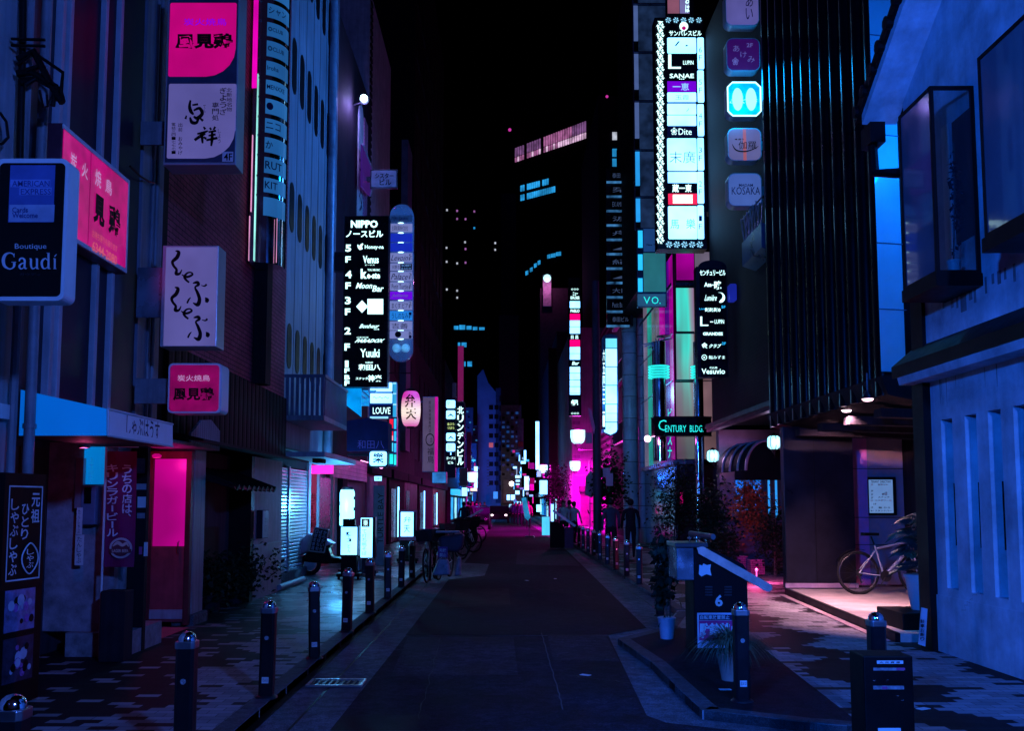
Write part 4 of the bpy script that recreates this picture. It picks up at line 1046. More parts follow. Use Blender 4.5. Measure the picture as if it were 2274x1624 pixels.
for i in range(25):
    a = -math.pi / 2 + math.pi * i / 24
    prof.append((rl * max(.35, abs(math.cos(a)) ** .38), hl * math.sin(a)))
MB().lathe(prof, c, 28).build('paper_shade', m, t, smooth=60)
b = MB(); b.lathe([(rl * .45, hl - .01), (rl * .5, hl + .05), (.02, hl + .09)], c, 16); b.lathe([(rl * .45, -hl - .04), (rl * .42, -hl + .01)], c, 16); b.build('lantern_cap', m_black, t)
b = MB()
for st, v0, v1, dx in (('弁', 878, 907, 0), ('天', 909, 934, .03)):
    vs_, fs_, aw, ah, _ = text_mesh(st, .02); P3 = []
    za, zb = at_y(912, v0, Y).z, at_y(912, v1, Y).z
    for a, d in vs_:
        xx = (a - .5) * rl * 1.05 + dx; P3.append((c.x + xx, Y - math.sqrt(max(0, (rl * 1.02) ** 2 - xx * xx)) - .004, zb + (za - zb) * d))
    b.add(P3, fs_)
b.build('lettering', m_ink, t, normals=False)
b = MB(); b.tube([(c.x, Y, z1 + .08), (c.x, Y, z1 + .5), (-4.5, Y + .05, z1 + .5)], .015, 6); b.build('hanger', m_black, t)
# violet banner board with magenta edge
sign('vertical_board', 'pale violet vertical board with magenta lit edge and small black characters', 28.5, (938, 881, 972, 1049), .26, M('board_violet', (.34, .28, .40), .6), [(939, 883, 965, 1047, E('board_face', (.085, .06, .13), .85, var=.2)), (965.5, 882, 972, 1048, E('board_edge', (.75, .0, .38), .8))],
     [('炭火焼地鶏専門店', 952, 890, 957, 962, m_ink, 'v', .0), ('福鳥', 949, 994, 963, 1030, m_ink, 'v', .0), ('本店', 955, 972, 960, 983, m_ink, 'v', .0), ('○', 945, 963, 965, 991, m_ink, 'h', -.01)], arm=(920, 890, 938, 894))
# stack of lit squares and the big vertical name sign
t = sign('lit_stack', 'column of lit white square signs with black mountain emblems', 33.0, (989, 886, 1012, 1062), .3, m_case, [(991, 889, 1011, 907, e_white, .05), (991, 912, 1011, 931, e_white, .05), (991, 962, 1011, 980, e_white, .05), (991, 985, 1011, 1003, e_white, .05), (991, 1014, 996, 1024, e_teal) if False else (1000, 1005, 1002, 1011, e_white)],
     [('金ぷら', 993, 939, 1009, 945, E('yellow_letter', (.7, .9, .3), 1, var=0, sample=False), 'h', .01), ('づぼら', 993, 948, 1009, 954, E('yellow_letter', (.7, .9, .3), 1, var=0, sample=False), 'h', .01), ('マ', 992, 893, 999, 900, m_ink, 'h', 0), ('おで', 995, 988, 1003, 998, m_ink, 'h', -.01),
      ('ゴープコ', 991, 1015, 1011, 1021, e_txt, 'h', .02), ('ビル', 995, 1025, 1007, 1031, e_txt, 'h', .02)])
b = MB(); f = lambda u, v: at_y(u, v, 32.975)
for dv_ in (0, 50): b.add([f(993, 926 + dv_), f(1001, 918.5 + dv_), f(1009, 926 + dv_), f(1005, 925 + dv_), f(1001, 922.5 + dv_), f(997, 925 + dv_)], [(0, 1, 4, 5), (1, 2, 3, 4)])
b.build('mountain_emblem', m_ink, t, normals=False)
sign('vertical_name_sign', 'narrow black vertical sign with glowing katakana building name', 33.4, (1013, 893, 1032, 1039), .3, m_case, [(1014, 895, 1031, 1037, m_inkb)], [('北リンデンビル', 1015.5, 902, 1029.5, 1035, e_txt, 'v', .03)])
sign('canopy_sign', 'blue lit box sign along the shop front under the violet board', 30.0, (959, 1048, 991, 1074), .6, m_case, [(960, 1049, 990, 1073, E('blue_box', (.03, .22, .65), .75, var=.5, scale=3))])
# far left small lit boards
for nm, lb, Y, r, m in (('lit_board', 'tall lit white strip beside the far magenta street lamp', 70, (1052, 1036, 1061, 1086), e_white),
      ('lit_board', 'brown hanging board stack left of the far magenta lamp', 42, (1020, 1040, 1038, 1080), M('brown_board', (.22, .12, .14), .6)),
      ('lit_board', 'pair of small white lit squares under the brown boards', 42.5, (1025, 1083, 1038, 1103), e_white),
      ('lit_board', 'dark vertical hanging sign with slats left of the blue tower', 62, (1036, 960, 1046, 1070), m_dark2),
      ('lit_board', 'small yellow and white lit sign low beside the crowd', 64, (1044, 1084, 1060, 1092), E('lemon', (.7, .85, .35), 1.2)),
      ('lit_board', 'pink lit board rising above the katakana sign', 40, (1016, 768, 1030, 892), E('far_pink', (.30, .01, .13), .5)),
      ('lit_board', 'thin violet plate beside the lit square column', 36, (1004, 850, 1014, 882), m_grey)):
    sign(nm, lb, Y, r, .25, m_case, [(r[0] + .7, r[1] + .7, r[2] - .7, r[3] - .7, m)], cat='lit sign')
# ================================================================ street objects, helpers
def foliage(n, c, rad, size, droop=0, seed=0, squash=1.0, hole=.35):
    rnd = random.Random(seed); b = MB(); cl = []
    for i in range(max(5, n // 60)):
        d = Vector((rnd.gauss(0, 1), rnd.gauss(0, 1), rnd.gauss(0, 1))).normalized() * rnd.uniform(hole, 1)
        cl.append(Vector((d.x * rad[0], d.y * rad[1], d.z * rad[2])))
    for i in range(n):
        q = rnd.choice(cl); s = .33
        p = Vector(c) + q + Vector((rnd.gauss(0, s) * rad[0], rnd.gauss(0, s) * rad[1], rnd.gauss(0, s) * rad[2]))
        e = Euler((rnd.uniform(-1, 1), rnd.uniform(-1, 1) + droop, rnd.uniform(0, 6.3))).to_matrix()
        L = size * rnd.uniform(.6, 1.3); W = L * .34
        b.add([p, p + e @ Vector((L * .5, W, 0)), p + e @ Vector((L, 0, -.1 * L)), p + e @ Vector((L * .5, -W, 0))], [(0, 1, 2, 3)])
    return b
def blades(c, n, L, mat, t, name='leaves', seed=1, lean=.9, w=.012, up=.6):
    rnd = random.Random(seed); b = MB(); c = Vector(c)
    for i in range(n):
        a = rnd.uniform(0, 6.3); l = L * rnd.uniform(.6, 1.1); d = Vector((math.cos(a), math.sin(a), 0)); k = rnd.uniform(.4, 1) * lean
        pr = None; side = Vector((-d.y, d.x, 0)) * w
        for j in range(7):
            s = j / 6; p = c + d * (l * k * s) + Vector((0, 0, l * (up * s * 1.6 - 1.25 * k * s * s)))
            wd = side * (1 - s) ** .6
            if pr: b.quad(pr[0] - pr[1], pr[0] + pr[1], p + wd, p - wd)
            pr = (p, wd)
    return b.build(name, mat, t, normals=False)
def bicycle(name, label, loc, rz, fm, basket=False, group=None, cat='bicycle', city=False):
    """rear axle at the origin, pointing +X; wheel radius .34"""
    t = thing(name, label, cat, (0, 0, 0), group); Wb, r = 1.02, .335
    bb = (.43, 0, .28); st = (.30, 0, .78); hd = (.84, 0, .83); hd2 = (.88, 0, .68)
    if city: st, hd, hd2 = (.32, 0, .62), (.80, 0, .88), (.86, 0, .70)
    b = MB()
    b.tube([st, bb], .017); b.tube([(st[0] + .02, 0, st[2] - .06), hd], .019); b.tube([bb, (hd2[0], 0, hd2[2] + .03)], .026 if not city else .02); b.tube([hd, hd2], .022)
    for s in (-.05, .05):
        b.tube([(0, s, r), (bb[0], s * .6, bb[2])], .011); b.tube([(0, s, r), (st[0] + .02, s * .3, st[2] - .07)], .010)
        b.tube([hd2, (hd2[0] + .03, s, hd2[2] - .06), (Wb, s, r)], .013)
    b.build('frame', fm, t, smooth=50)
    for x in (0, Wb):
        b = MB(); b.tube([(x + (r - .025) * math.cos(a), 0, r + (r - .025) * math.sin(a)) for a in [2 * math.pi * i / 28 for i in range(28)]], .010, 6, close=True)
        for i in range(14): a = 2 * math.pi * i / 14; b.tube([(x, .02 * (-1) ** i, r), (x + (r - .03) * math.cos(a), 0, r + (r - .03) * math.sin(a))], .0018, 3)
        b.lathe([(.02, -.04), (.02, .04)], (x, 0, r), 10, 'y'); wl = b.build('wheel', m_dmetal, t, smooth=50)
        b = MB(); b.tube([(x + r * math.cos(a), 0, r + r * math.sin(a)) for a in [2 * math.pi * i / 32 for i in range(32)]], .019, 8, close=True); b.build('tyre', m_rubber, wl, smooth=60)
    b = MB(); b.tube([st, (st[0] - .05, 0, st[2] + .14)], .013); sx, sz = st[0] - .05, st[2] + .15
    b.prism([(sx - .14, -.075, sz), (sx - .16, 0, sz + .01), (sx - .14, .075, sz), (sx, .03, sz), (sx + .13, .018, sz), (sx + .14, 0, sz), (sx + .13, -.018, sz), (sx, -.03, sz)], (0, 0, .045)); b.build('saddle', m_black, t, bevel=.01)
    b = MB(); b.tube([hd, (hd[0] - .02, 0, hd[2] + .09)], .014)
    b.tube([(hd[0] - .14 if city else hd[0], -.28, hd[2] + .10), (hd[0], -.12, hd[2] + .09), (hd[0], .12, hd[2] + .09), (hd[0] - .14 if city else hd[0], .28, hd[2] + .10)], .012); b.build('handlebar', m_dmetal, t, smooth=50)
    b = MB(); b.lathe([(.09, -.006), (.09, .006)], (bb[0], -.07, bb[2]), 20, 'y'); b.tube([(bb[0], -.08, bb[2]), (bb[0] - .1, -.09, bb[2] - .13)], .009); b.tube([(bb[0], .08, bb[2]), (bb[0] + .1, .09, bb[2] + .13)], .009)
    b.box(bb[0] - .15, bb[0] - .06, -.17, -.09, bb[2] - .145, bb[2] - .125); b.build('crank', m_dmetal, t)
    b = MB(); b.lathe([(.06, -.004), (.045, .004)], (0, -.045, r), 16, 'y'); b.tube([(0, -.05, r - .05), (.03, -.05, r - .16), (.06, -.05, r - .13)], .012); b.build('derailleur', m_dmetal, t)
    if not city:
        b = MB(); b.tube([(-.30, 0, r + .20), (-.12, 0, r + .36)][::-1] + [(-.34, 0, r + .10)], .012)
        b.prism([((r + .05) * math.cos(a), -.03, r + (r + .05) * math.sin(a)) for a in [R(70 + i * 9) for i in range(10)]] + [((r + .045) * math.cos(a), -.03, r + (r + .045) * math.sin(a)) for a in [R(70 + i * 9) for i in range(9, -1, -1)]], (0, .06, 0))
        b.tube([(-.02, 0, r), (-.42, 0, r + .12)], .006); b.build('mudguard', m_black, t)
    if basket:
        b = MB(); bx, bz = hd[0] + .10, hd[2] - .05
        b.prism([(bx, -.15, bz), (bx + .24, -.15, bz), (bx + .29, -.18, bz + .24), (bx - .03, -.18, bz + .24)], (0, .005, 0)); b.prism([(bx, .15, bz), (bx + .24, .15, bz), (bx + .29, .18, bz + .24), (bx - .03, .18, bz + .24)], (0, .005, 0))
        b.box(bx, bx + .24, -.15, .15, bz, bz + .01); b.prism([(bx + .24, -.15, bz), (bx + .24, .15, bz), (bx + .29, .18, bz + .24), (bx + .29, -.18, bz + .24)], (.005, 0, 0)); b.prism([(bx, -.15, bz), (bx, .15, bz), (bx - .03, .18, bz + .24), (bx - .03, -.18, bz + .24)], (.005, 0, 0))
        b.build('basket', m_dmetal, t)
    t.location = loc; t.rotation_euler = (0, 0, rz)
    return t
def person(label, loc, rz, mats, walk=.16, h=1.7, bag=False, group='people walking in the street', arm=.0, sit=0):
    """one continuous skinned body, feet at the origin, facing -Y"""
    k = h / 1.7
    V, Ed, Rd = [], [], []
    def a(p, r, par=None):
        V.append(Vector(p) * k); Rd.append(r * k)
        if par is not None: Ed.append((par, len(V) - 1))
        return len(V) - 1
    pel = a((0, 0, .92), (.135))
    w_ = a((0, 0, 1.06), .118, pel); ch = a((0, .0, 1.26), .145, w_); sh = a((0, .01, 1.39), .115, ch)
    nk = a((0, .0, 1.47), .052, sh); hd = a((0, -.02, 1.55), .075, nk); tp = a((0, -.02, 1.63), .088, hd); a((0, -.015, 1.69), .055, tp)
    for s in (-1, 1):
        q = walk * s
        hp = a((.085 * s, 0, .86), .095, pel); kn = a((.10 * s, -q * .55 - .02, .48), .062, hp); an = a((.10 * s, -q + (.06 if q < 0 else 0), .09), .04, kn); a((.11 * s, -q - .13, .035), .032, an)
        so = a((.18 * s, .01, 1.37), .062, sh); el = a((.235 * s, q * .5 + .02, 1.12), .046, so); wr = a((.245 * s, q * .8 - .06 - arm, .90 + arm * .6), .032, el); a((.245 * s, q * .9 - .10 - arm, .81 + arm * .7), .034, wr)
    me = bpy.data.meshes.new('person'); me.from_pydata([tuple(v) for v in V], Ed, [])
    o = bpy.data.objects.new('tmp', me); col.objects.link(o)
    o.modifiers.new('s', 'SKIN'); sv = me.skin_vertices[0].data
    for i, r in enumerate(Rd): sv[i].radius = (r * (1.18 if i in (1, 2, 3) else 1), r * (.8 if i in (1, 2, 3) else 1)) if i < 4 else (r, r)
    sv[0].use_root = True
    ss = o.modifiers.new('d', 'SUBSURF'); ss.levels = 1
    dg = bpy.context.evaluated_depsgraph_get(); m2 = bpy.data.meshes.new_from_object(o.evaluated_get(dg)); bpy.data.objects.remove(o)
    p = bpy.data.objects.new('person', m2); col.objects.link(p); m2.name = 'person'
    m2.materials.clear()
    for m in mats[:3]: m2.materials.append(m)           # skin, top, trousers
    for f in m2.polygons:
        f.use_smooth = True; c = f.center / k
        f.material_index = 2 if c.z < .93 else (0 if c.z > 1.45 or (abs(c.x) > .2 and c.z < .9) else 1)
        if c.z < .86 and abs(c.x) > .19: f.material_index = 0
    p.location = loc; p.rotation_euler = (0, 0, rz)
    tag(p, label, 'person', group)
    b = MB(); b.ball((0, .012 * k, 1.63 * k), .108 * k, (.92, 1.02, 1.0), 14, 8)
    b.v = [Vector((q.x, q.y, q.z)) for q in b.v]; keep = []
    for f in b.f:
        c = sum((b.v[i] for i in f), Vector()) / len(f)
        if c.z > 1.655 * k or c.y > .0: keep.append(f)
    b.f = keep; b.mi = [0] * len(keep)
    hr = b.build('hair', mats[3], None, smooth=80, normals=False); hr.parent = p
    return p
M_hair = M('hair', (.012, .009, .009), .5)
c_dk = M('dark_jacket', (.010, .009, .014), .7); c_bl = M('slate_jacket', (.035, .05, .075), .75); c_bk = M('black_trousers', (.01, .01, .014), .8); c_pk = M('pale_shirt', (.55, .42, .48), .7); c_wh = M('white_blouse', (.6, .55, .6), .7); c_rd = M('rose_coat', (.45, .12, .20), .7); c_nv = M('navy_coat', (.02, .03, .08), .7)

# ---- scooter, chalkboard and lit sign boxes on the left pavement
t = thing('scooter', 'dark motor scooter with a pale seat cover parked before the lit pub door', 'scooter', (-3.95, 22.0, 0))
X, Y = -3.95, 21.6
b = MB(); b.prism([(X - .62, Y, .30), (X - .50, Y, .58), (X - .05, Y, .62), (X + .02, Y, .42), (X + .35, Y, .36), (X + .52, Y, .80), (X + .60, Y, .78), (X + .52, Y, .28), (X - .1, Y, .24)], (0, .34, 0)); b.build('body', m_gloss, t, bevel=.04)
b = MB(); b.prism([(X - .60, Y - .01, .60), (X - .45, Y - .01, .72), (X - .02, Y - .01, .70), (X + .02, Y - .01, .62)], (0, .36, 0)); b.build('seat', m_black, t, bevel=.03)
for dx in (-.48, .60):
    b = MB(); b.tube([(X + dx + .20 * math.cos(a), Y + .17, .23 + .20 * math.sin(a)) for a in [2 * math.pi * i / 24 for i in range(24)]], .05, 8, close=True); wl = b.build('wheel', m_rubber, t, smooth=60)
    b = MB(); b.lathe([(.14, -.03), (.14, .03)], (X + dx, Y + .17, .23), 16, 'y'); b.build('rim', m_metal, wl)
b = MB(); b.tube([(X + .50, Y + .17, .78), (X + .44, Y + .17, 1.0)], .025); b.tube([(X + .38, Y - .16, 1.02), (X + .44, Y + .17, 1.0), (X + .38, Y + .5, 1.02)], .016); b.ball((X + .36, Y - .14, 1.12), .06, (.4, 1, 1)); b.ball((X + .36, Y + .48, 1.12), .06, (.4, 1, 1)); b.build('handlebar', m_dmetal, t)
b = MB(); b.ball((X + .58, Y + .17, .70), .07); b.build('headlight', m_chrome, t)
b = MB(); b.prism([(X - .78, Y - .03, .66), (X - .5, Y - .03, .95), (X - .1, Y - .03, .80), (X + .1, Y - .03, .70), (X - .3, Y - .03, .58), (X - .7, Y - .03, .44)], (0, .4, 0)); b.build('seat_cover', M('cover_pink', (.50, .30, .36), .6), t, bevel=.05)
t = thing('chalkboard', 'slanted black chalkboard menu in a pale frame leaning on the scooter', 'chalkboard', (-3.95, 21.2, .3))
Y = 21.1; q = [at_y(u, v, Y) for u, v in ((699, 1172), (730, 1177), (720, 1228), (686, 1224))]
b = MB(); b.prism(q, (0, .03, 0)); b.build('board', m_black, t)
b = MB()
for i in range(4): b.tube([q[i] + Vector((0, -.006, 0)), q[(i + 1) % 4] + Vector((0, -.006, 0))], .016, 5)
b.build('board_frame', M('pale_wood', (.42, .30, .28), .6), t)
b = MB(); dvx, dvy = (q[1] - q[0]), (q[3] - q[0]); o_ = Vector((0, -.012, 0))
for i, st in enumerate(('からかい仕', 'ぼちぼち旬', '日替定食酒')): b.vtext(st, q[0] + dvx * (.70 - .3 * i) + dvy * .06 + o_, dvx * .22, dvy * .88, .0)
b.build('lettering', M('chalk', (.62, .60, .68), .8), t, normals=False)
def box_sign(name, label, Y, r, depth, panels, texts, stand, case=m_case):
    t = sign(name, label, Y, r, depth, case, panels, texts, cat='standing sign')
    x0, x1, z0, z1 = rect(*r, Y); b = MB(); b.box(x0 + .04, x1 - .04, Y + .02, Y + depth - .02, .12, z0); b.box(x0 - .04, x1 + .04, Y - .05, Y + depth + .05, .06, .13)
    for a in (x0, x1): b.lathe([(.05, -.02), (.05, .02)], (a, Y + .02, .05), 10, 'x')
    b.build('stand', stand, t); return t
box_sign('standing_sign', 'bright white standing box sign with bracketed characters beside the scooter', 20.3, (753, 1168, 796, 1236), .26, [(757, 1171, 793, 1233, e_white)], [('【て】', 769, 1182, 780, 1204, m_inkb, 'v', 0), ('どん', 772, 1209, 778, 1228, m_inkb, 'v', 0)], m_black)
q = rect(762, 1153, 789, 1170, 20.4); o = MB().box(q[0], q[1], 20.35, 20.5, q[2], q[3]).build('crate', m_gloss, bevel=.01); tag(o, 'small black box resting on top of the white standing sign', 'box')
box_sign('standing_sign', 'narrow white standing sign with a red square crest, right of the bracketed one', 21.2, (800, 1149, 833, 1241), .26, [(801, 1151, 827, 1239, e_white), (803, 1153, 821, 1171, M('crest_red', (.16, .02, .06), .5))], [('樂', 807, 1155, 817, 1169, e_txt, 'h', 0), ('て打ち鴨そば', 804, 1176, 814, 1234, m_inkb, 'v', -.005)], m_dmetal)
t = thing('tall_lantern', 'tall glowing white lantern column under a small roof by the pub door', 'lantern', (-3.6, 24, 1))
q = rect(752, 1088, 785, 1175, 22.6); c = ((q[0] + q[1]) / 2, 22.75)
b = MB(); rr_ = (q[1] - q[0]) / 2; b.lathe([(rr_ * .85, q[2] - .45), (rr_, q[2] - .4), (rr_, q[3] - .08), (rr_ * .85, q[3])], (c[0], c[1], 0), 24); b.build('paper_shade', E('lantern_white', (.26, 1, 1.3), 2.6, var=.05), t, smooth=40)
b = MB(); b.box(c[0] - .04, c[0] + .04, c[1] - .04, c[1] + .04, 0, q[2] - .4); b.lathe([(.2, 0), (.2, .04)], (c[0], c[1], 0), 16); b.lathe([(rr_ * .7, q[3]), (rr_ * .75, q[3] + .06)], (c[0], c[1], 0), 20); b.build('stand', m_black, t)
b = MB()
for i in range(7): a = R(200 if i % 2 else 345); b.ball((c[0] + rr_ * math.cos(a), c[1] + rr_ * math.sin(a), q[3] - .2 - i * .13), .045, (.5, .6, 1), 8, 6)
b.build('painted_marks', m_ink, t)
light('lantern_glow', (c[0], c[1] - .55, 1.6), (.06, .42, 1), 190, .2, t)
t = thing('brand_board', 'dark upright board with vertical roman lettering beside the tile band', 'board', (-4, 26.5, 0))
Y = 25.0; q = rect(829, 1079, 853, 1217, Y); MB().box(q[0], q[1], Y, Y + .08, 0, q[3]).build('board', M('board_slate', (.075, .075, .13), .5), t)
b = MB(); a = at_y(849, 1208, Y - .006); b.text('TURTLE BAY', a - Vector((.13, 0, 0)), Vector((0, 0, 1)) * (q[3] - .2 - a.z), Vector((.15, 0, 0)), .0); b.build('lettering', m_ink, t, normals=False)
sign('door_light_box', 'small cyan lit box with dark characters over the slate board', 24.8, (831, 1058, 848, 1069), .1, m_case, [(831.5, 1058.5, 847.5, 1068.5, e_white)], [('営業中', 833, 1060, 846, 1067, m_inkb)])
box_sign('standing_sign', 'lit white standing sign in a rose frame with brush name before the rose shop', 25.6, (885, 1134, 925, 1201), .2, [(890, 1138, 918, 1192, e_white), (919, 1138, 923, 1192, m_dark2)], [('弁', 896, 1147, 913, 1162, m_ink, 'v', 0), ('天', 897, 1166, 910, 1184, m_ink, 'v', 0)], m_black, M('rose_frame', (.30, .05, .13), .5))
t = thing('road_cone_base', 'pale round weighted base with thin pole beside the rose framed sign', 'pole stand', (-2.9, 28.6, 0))
q = at_z(936, 1208); b = MB(); b.ball((q.x, q.y, .11), .20, (1, 1, .6)); b.build('base', M('base_pink', (.5, .35, .4), .5), t, smooth=60); b = MB(); b.tube([(q.x, q.y, .1), (q.x, q.y, 1.7)], .015); b.build('pole', m_metal, t)
# dark bushes by the brick house
for i, (u, v, r_, n) in enumerate(((468, 1360, .36, 700), (520, 1340, .42, 900), (575, 1318, .34, 700))):
    q = at_z(u, v); t = thing('potted_shrub', ('low dark shrub in a pot next to the stone pillar', 'fuller dark shrub in a pot, middle of the three by the brick house', 'dark shrub in a pot next to the shutter')[i], 'plant', (q.x, q.y, 0), 'shrubs along the brick house')
    foliage(n, (q.x, q.y, .48), (r_, r_, .40), .09, seed=i).build('foliage', m_leafd, t, normals=False)
    b = MB(); b.lathe([(.12, 0), (.16, .24), (.15, .25)], (q.x, q.y, 0), 16); b.build('pot', m_dark2, t); b = MB(); b.tube([(q.x, q.y, .2), (q.x + .02, q.y, .5)], .015); b.build('stem', m_bark, t)
# parked bicycles on the left
bp0 = bicycle('parked_bicycle', 'parked silver town bicycle with front basket and plastic bag, nearest on the left kerb', (0, 0, 0), 0, m_metal, True, 'bicycles parked on the left', city=True)
bp0.location = (-1.48, 20.6, RZ + .07); bp0.rotation_euler = (R(3), 0, R(-96))
b1 = move_copy(bp0, (-1.72, 21.2, 0), 'town bicycle leaning between the nearest one and the dark board', R(-82))
b2 = move_copy(bp0, (-1.22, 21.3, 0), 'town bicycle on the road side of the nearest parked one', R(-100))
for i in range(8):
    move_copy(bp0, (-2.05 + .16 * (i % 2), 26.5 + i * 1.9, 0), '%s bicycle of the row before the far left barrier' % ordn[i], R(-60 + 9 * ((i * 5) % 4)))
t = thing('rain_cover', 'dark blue rain cover draped over the handlebars of the nearest parked bicycle', 'cover', (-1.5, 20, .9))
b = MB(); b.prism([at_y(u, v, 19.35) for u, v in ((972, 1194), (1030, 1186), (1028, 1214), (1018, 1228), (990, 1226), (975, 1216))], (0, .5, 0)); b.build('cover_cloth', M('cover_blue', (.035, .04, .07), .55), t, bevel=.06)
b = MB(); b.box(-1.40, -.92, 19.4, 19.75, 1.02, 1.05); b.build('cover_fold', m_lgrey, t)
q = [at_y(u, v, 19.5) for u, v in ((974, 1240), (996, 1243), (1000, 1278), (958, 1279))]
o = MB().prism(q, (0, .16, 0)).build('plastic_bag', M('bag_blue', (.20, .27, .36), .4, var=.5, scale=9), bevel=.05); tag(o, 'pale blue plastic bag hanging at the parked bicycle wheel', 'bag')
q = [at_y(u, v, 19.6) for u, v in ((1016, 1236), (1024, 1238), (1024, 1279), (1008, 1281))]
o = MB().prism(q, (0, .12, 0)).build('plastic_bag', M('bag_pale', (.25, .21, .24), .4, var=.5, scale=9), bevel=.04); tag(o, 'small pale bag on the road side of the parked bicycle', 'bag')
t = thing('notice_card', 'purple notice card with white characters tied to the parked bicycle', 'notice', (-1.6, 19.3, .5))
q = rect(973, 1215, 994, 1239, 19.3); MB().box(q[0], q[1], 19.29, 19.3, q[2], q[3]).build('card', M('card_purple', (.14, .05, .25), .5), t); lettering(t, 19.285, [('駐輪', 976, 1219, 991, 1227, m_white), ('禁止', 976, 1229, 991, 1237, m_white)])
t = thing('menu_easel', 'dark standing menu board beside the parked bicycles', 'menu board', (-2.3, 22, 0))
q = rect(954, 1190, 972, 1262, 22.3); b = MB(); b.box(q[0], q[1], 22.3, 22.34, .12, q[3]); b.build('board', m_dark2, t); b = MB(); b.box(q[0] - .02, q[1] + .02, 22.29, 22.3, q[3] - .02, q[3] + .02); b.box(q[0], q[0] + .03, 22.3, 22.5, 0, .3); b.box(q[1] - .03, q[1], 22.3, 22.5, 0, .3); b.build('board_frame', m_wood, t)
# barrier gates
def gate(label, Y, X, armpts, num, flip=1, scale=1.0, detail=True):
    t = thing('barrier_gate', label, 'barrier', (X, Y, 0), 'lowered street barriers')
    w_ = .29 * scale; b = MB()
    zt = 1.12 * scale
    b.prism([(X - w_, Y, 0), (X + w_, Y, 0), (X + w_, Y, .80 * zt), (X + w_ - .04, Y, .86 * zt), (X - w_ + .22, Y, zt), (X - w_, Y, zt)], (0, .5, 0)); b.build('cabinet', M('gate_paint', (.006, .005, .007), .6, 0, var=.3, spec=.08), t, bevel=.012)
    b = MB(); a, c = Vector(armpts[0]), Vector(armpts[1]); d = (c - a).normalized(); nn = Vector((-d.z, 0, d.x)) * .045
    pts = [a + nn, c + nn]
    for i in range(7): an = math.pi / 2 - math.pi * i / 6; pts.append(c + d * .045 * math.cos(an) * 1 + nn * math.sin(an))
    pts = [a + nn] + pts[2:] + [a - nn] + [a - d * .045]
    b.prism(pts, (0, .04, 0)); b.build('barrier_arm', M('arm_metal', (.60, .42, .38), .35, .35, var=.35, scale=5), t)
    return t, w_, zt
t, w_, zt = gate('black street barrier cabinet numbered 6 with a pale slanting arm', 10.3, 2.33, (at_y(1556, 1222, 10.25), at_y(1706, 1306, 10.25)), '6')
Y = 10.3
q = rect(1503, 1215, 1541, 1290, Y - .02); b = MB(); b.box(q[0], q[1], Y - .02, Y + .5, q[2], q[3]); b.build('steel_head', M('blue_steel', (.34, .40, .50), .22, .8, var=.35, scale=4), t, bevel=.012)
q = rect(1498, 1206, 1572, 1217, Y - .02); b = MB(); b.box(q[0], q[1], Y - .05, Y + .5, q[2], q[3]); b.build('head_rim', m_dmetal, t, bevel=.01)
b = MB(); a, c = at_y(1533, 1186, 10.7), at_y(1584, 1193, 10.3); b.tube([a, c], .032, 14); k = b.build('roller', m_metal, t, smooth=50)
b = MB()
for u in (1531, 1546, 1566): p0 = at_y(u, 1196, 10.5); b.ball(p0, .022); b.tube([p0, p0 - Vector((0, 0, .09))], .012, 6)
b.build('roller_lamps', m_chrome, t, smooth=60)
b = MB()
for u in (1558, 1601):
    for i in range(4): q = rect(u + 8, 1303 + i * 6, u + 24, 1306 + i * 6, Y - .005); b.box(q[0], q[1], Y - .012, Y, q[2], q[3])
b.build('vent_slots', m_dmetal, t)
lettering(t, Y - .006, [('6', 1588, 1322, 1605, 1348, M('six', (.55, .56, .55), .5), 'h', .03)])
q = rect(1553, 1254, 1568, 1281, Y - .01); b = MB(); b.prism([at_y(u, v, Y - .006) for u, v in ((1553, 1255), (1560, 1257), (1562, 1252), (1570, 1256), (1579, 1254), (1577, 1265), (1580, 1279), (1569, 1276), (1558, 1281), (1552, 1276))], (0, .004, 0)); b.build('torn_sticker', m_white, t)
q = rect(1549, 1362, 1655, 1440, Y - .01); k = MB().box(q[0], q[1], Y - .008, Y - .001, q[2], q[3]).build('poster', M('poster_white', (.5, .52, .62), .5), t)
q = rect(1552, 1366, 1652, 1378, Y); MB().box(q[0], q[1], Y - .012, Y - .009, q[2], q[3]).build('poster_header', m_inkb, k)
q = rect(1552, 1379, 1652, 1423, Y); MB().box(q[0], q[1], Y - .012, Y - .009, q[2], q[3]).build('poster_field', M('poster_magenta', (.62, .01, .16), .5), k)
lettering(k, Y - .015, [('自転車放置禁止', 1555, 1367.5, 1620, 1376.5, m_white, 'h', .01), ('駐輪禁止', 1553, 1384, 1644, 1419, m_white, 'h', .06)])
t, _, _ = gate('far left street barrier with a long slanting arm and pink notice', 38, -1.35, (at_y(1071, 1133, 37.9), at_y(1000, 1172, 37.9)), '', 1, .85)
q = rect(1067, 1147, 1076, 1155, 37.9); MB().box(q[0], q[1], 37.96, 37.99, q[2], q[3]).build('poster', M('poster_magenta', (.62, .01, .16), .5), t)
t, _, _ = gate('far right street barrier beside the walking couple with pale slanting arm', 34.5, 1.92, (at_y(1229, 1135, 34.4), at_y(1276, 1168, 34.4)), '', 1, .85)
MB().box(2.18, 2.5, 34.45, 34.9, 0, .75).build('side_box', M('gate_rose', (.10, .012, .05), .4), t)
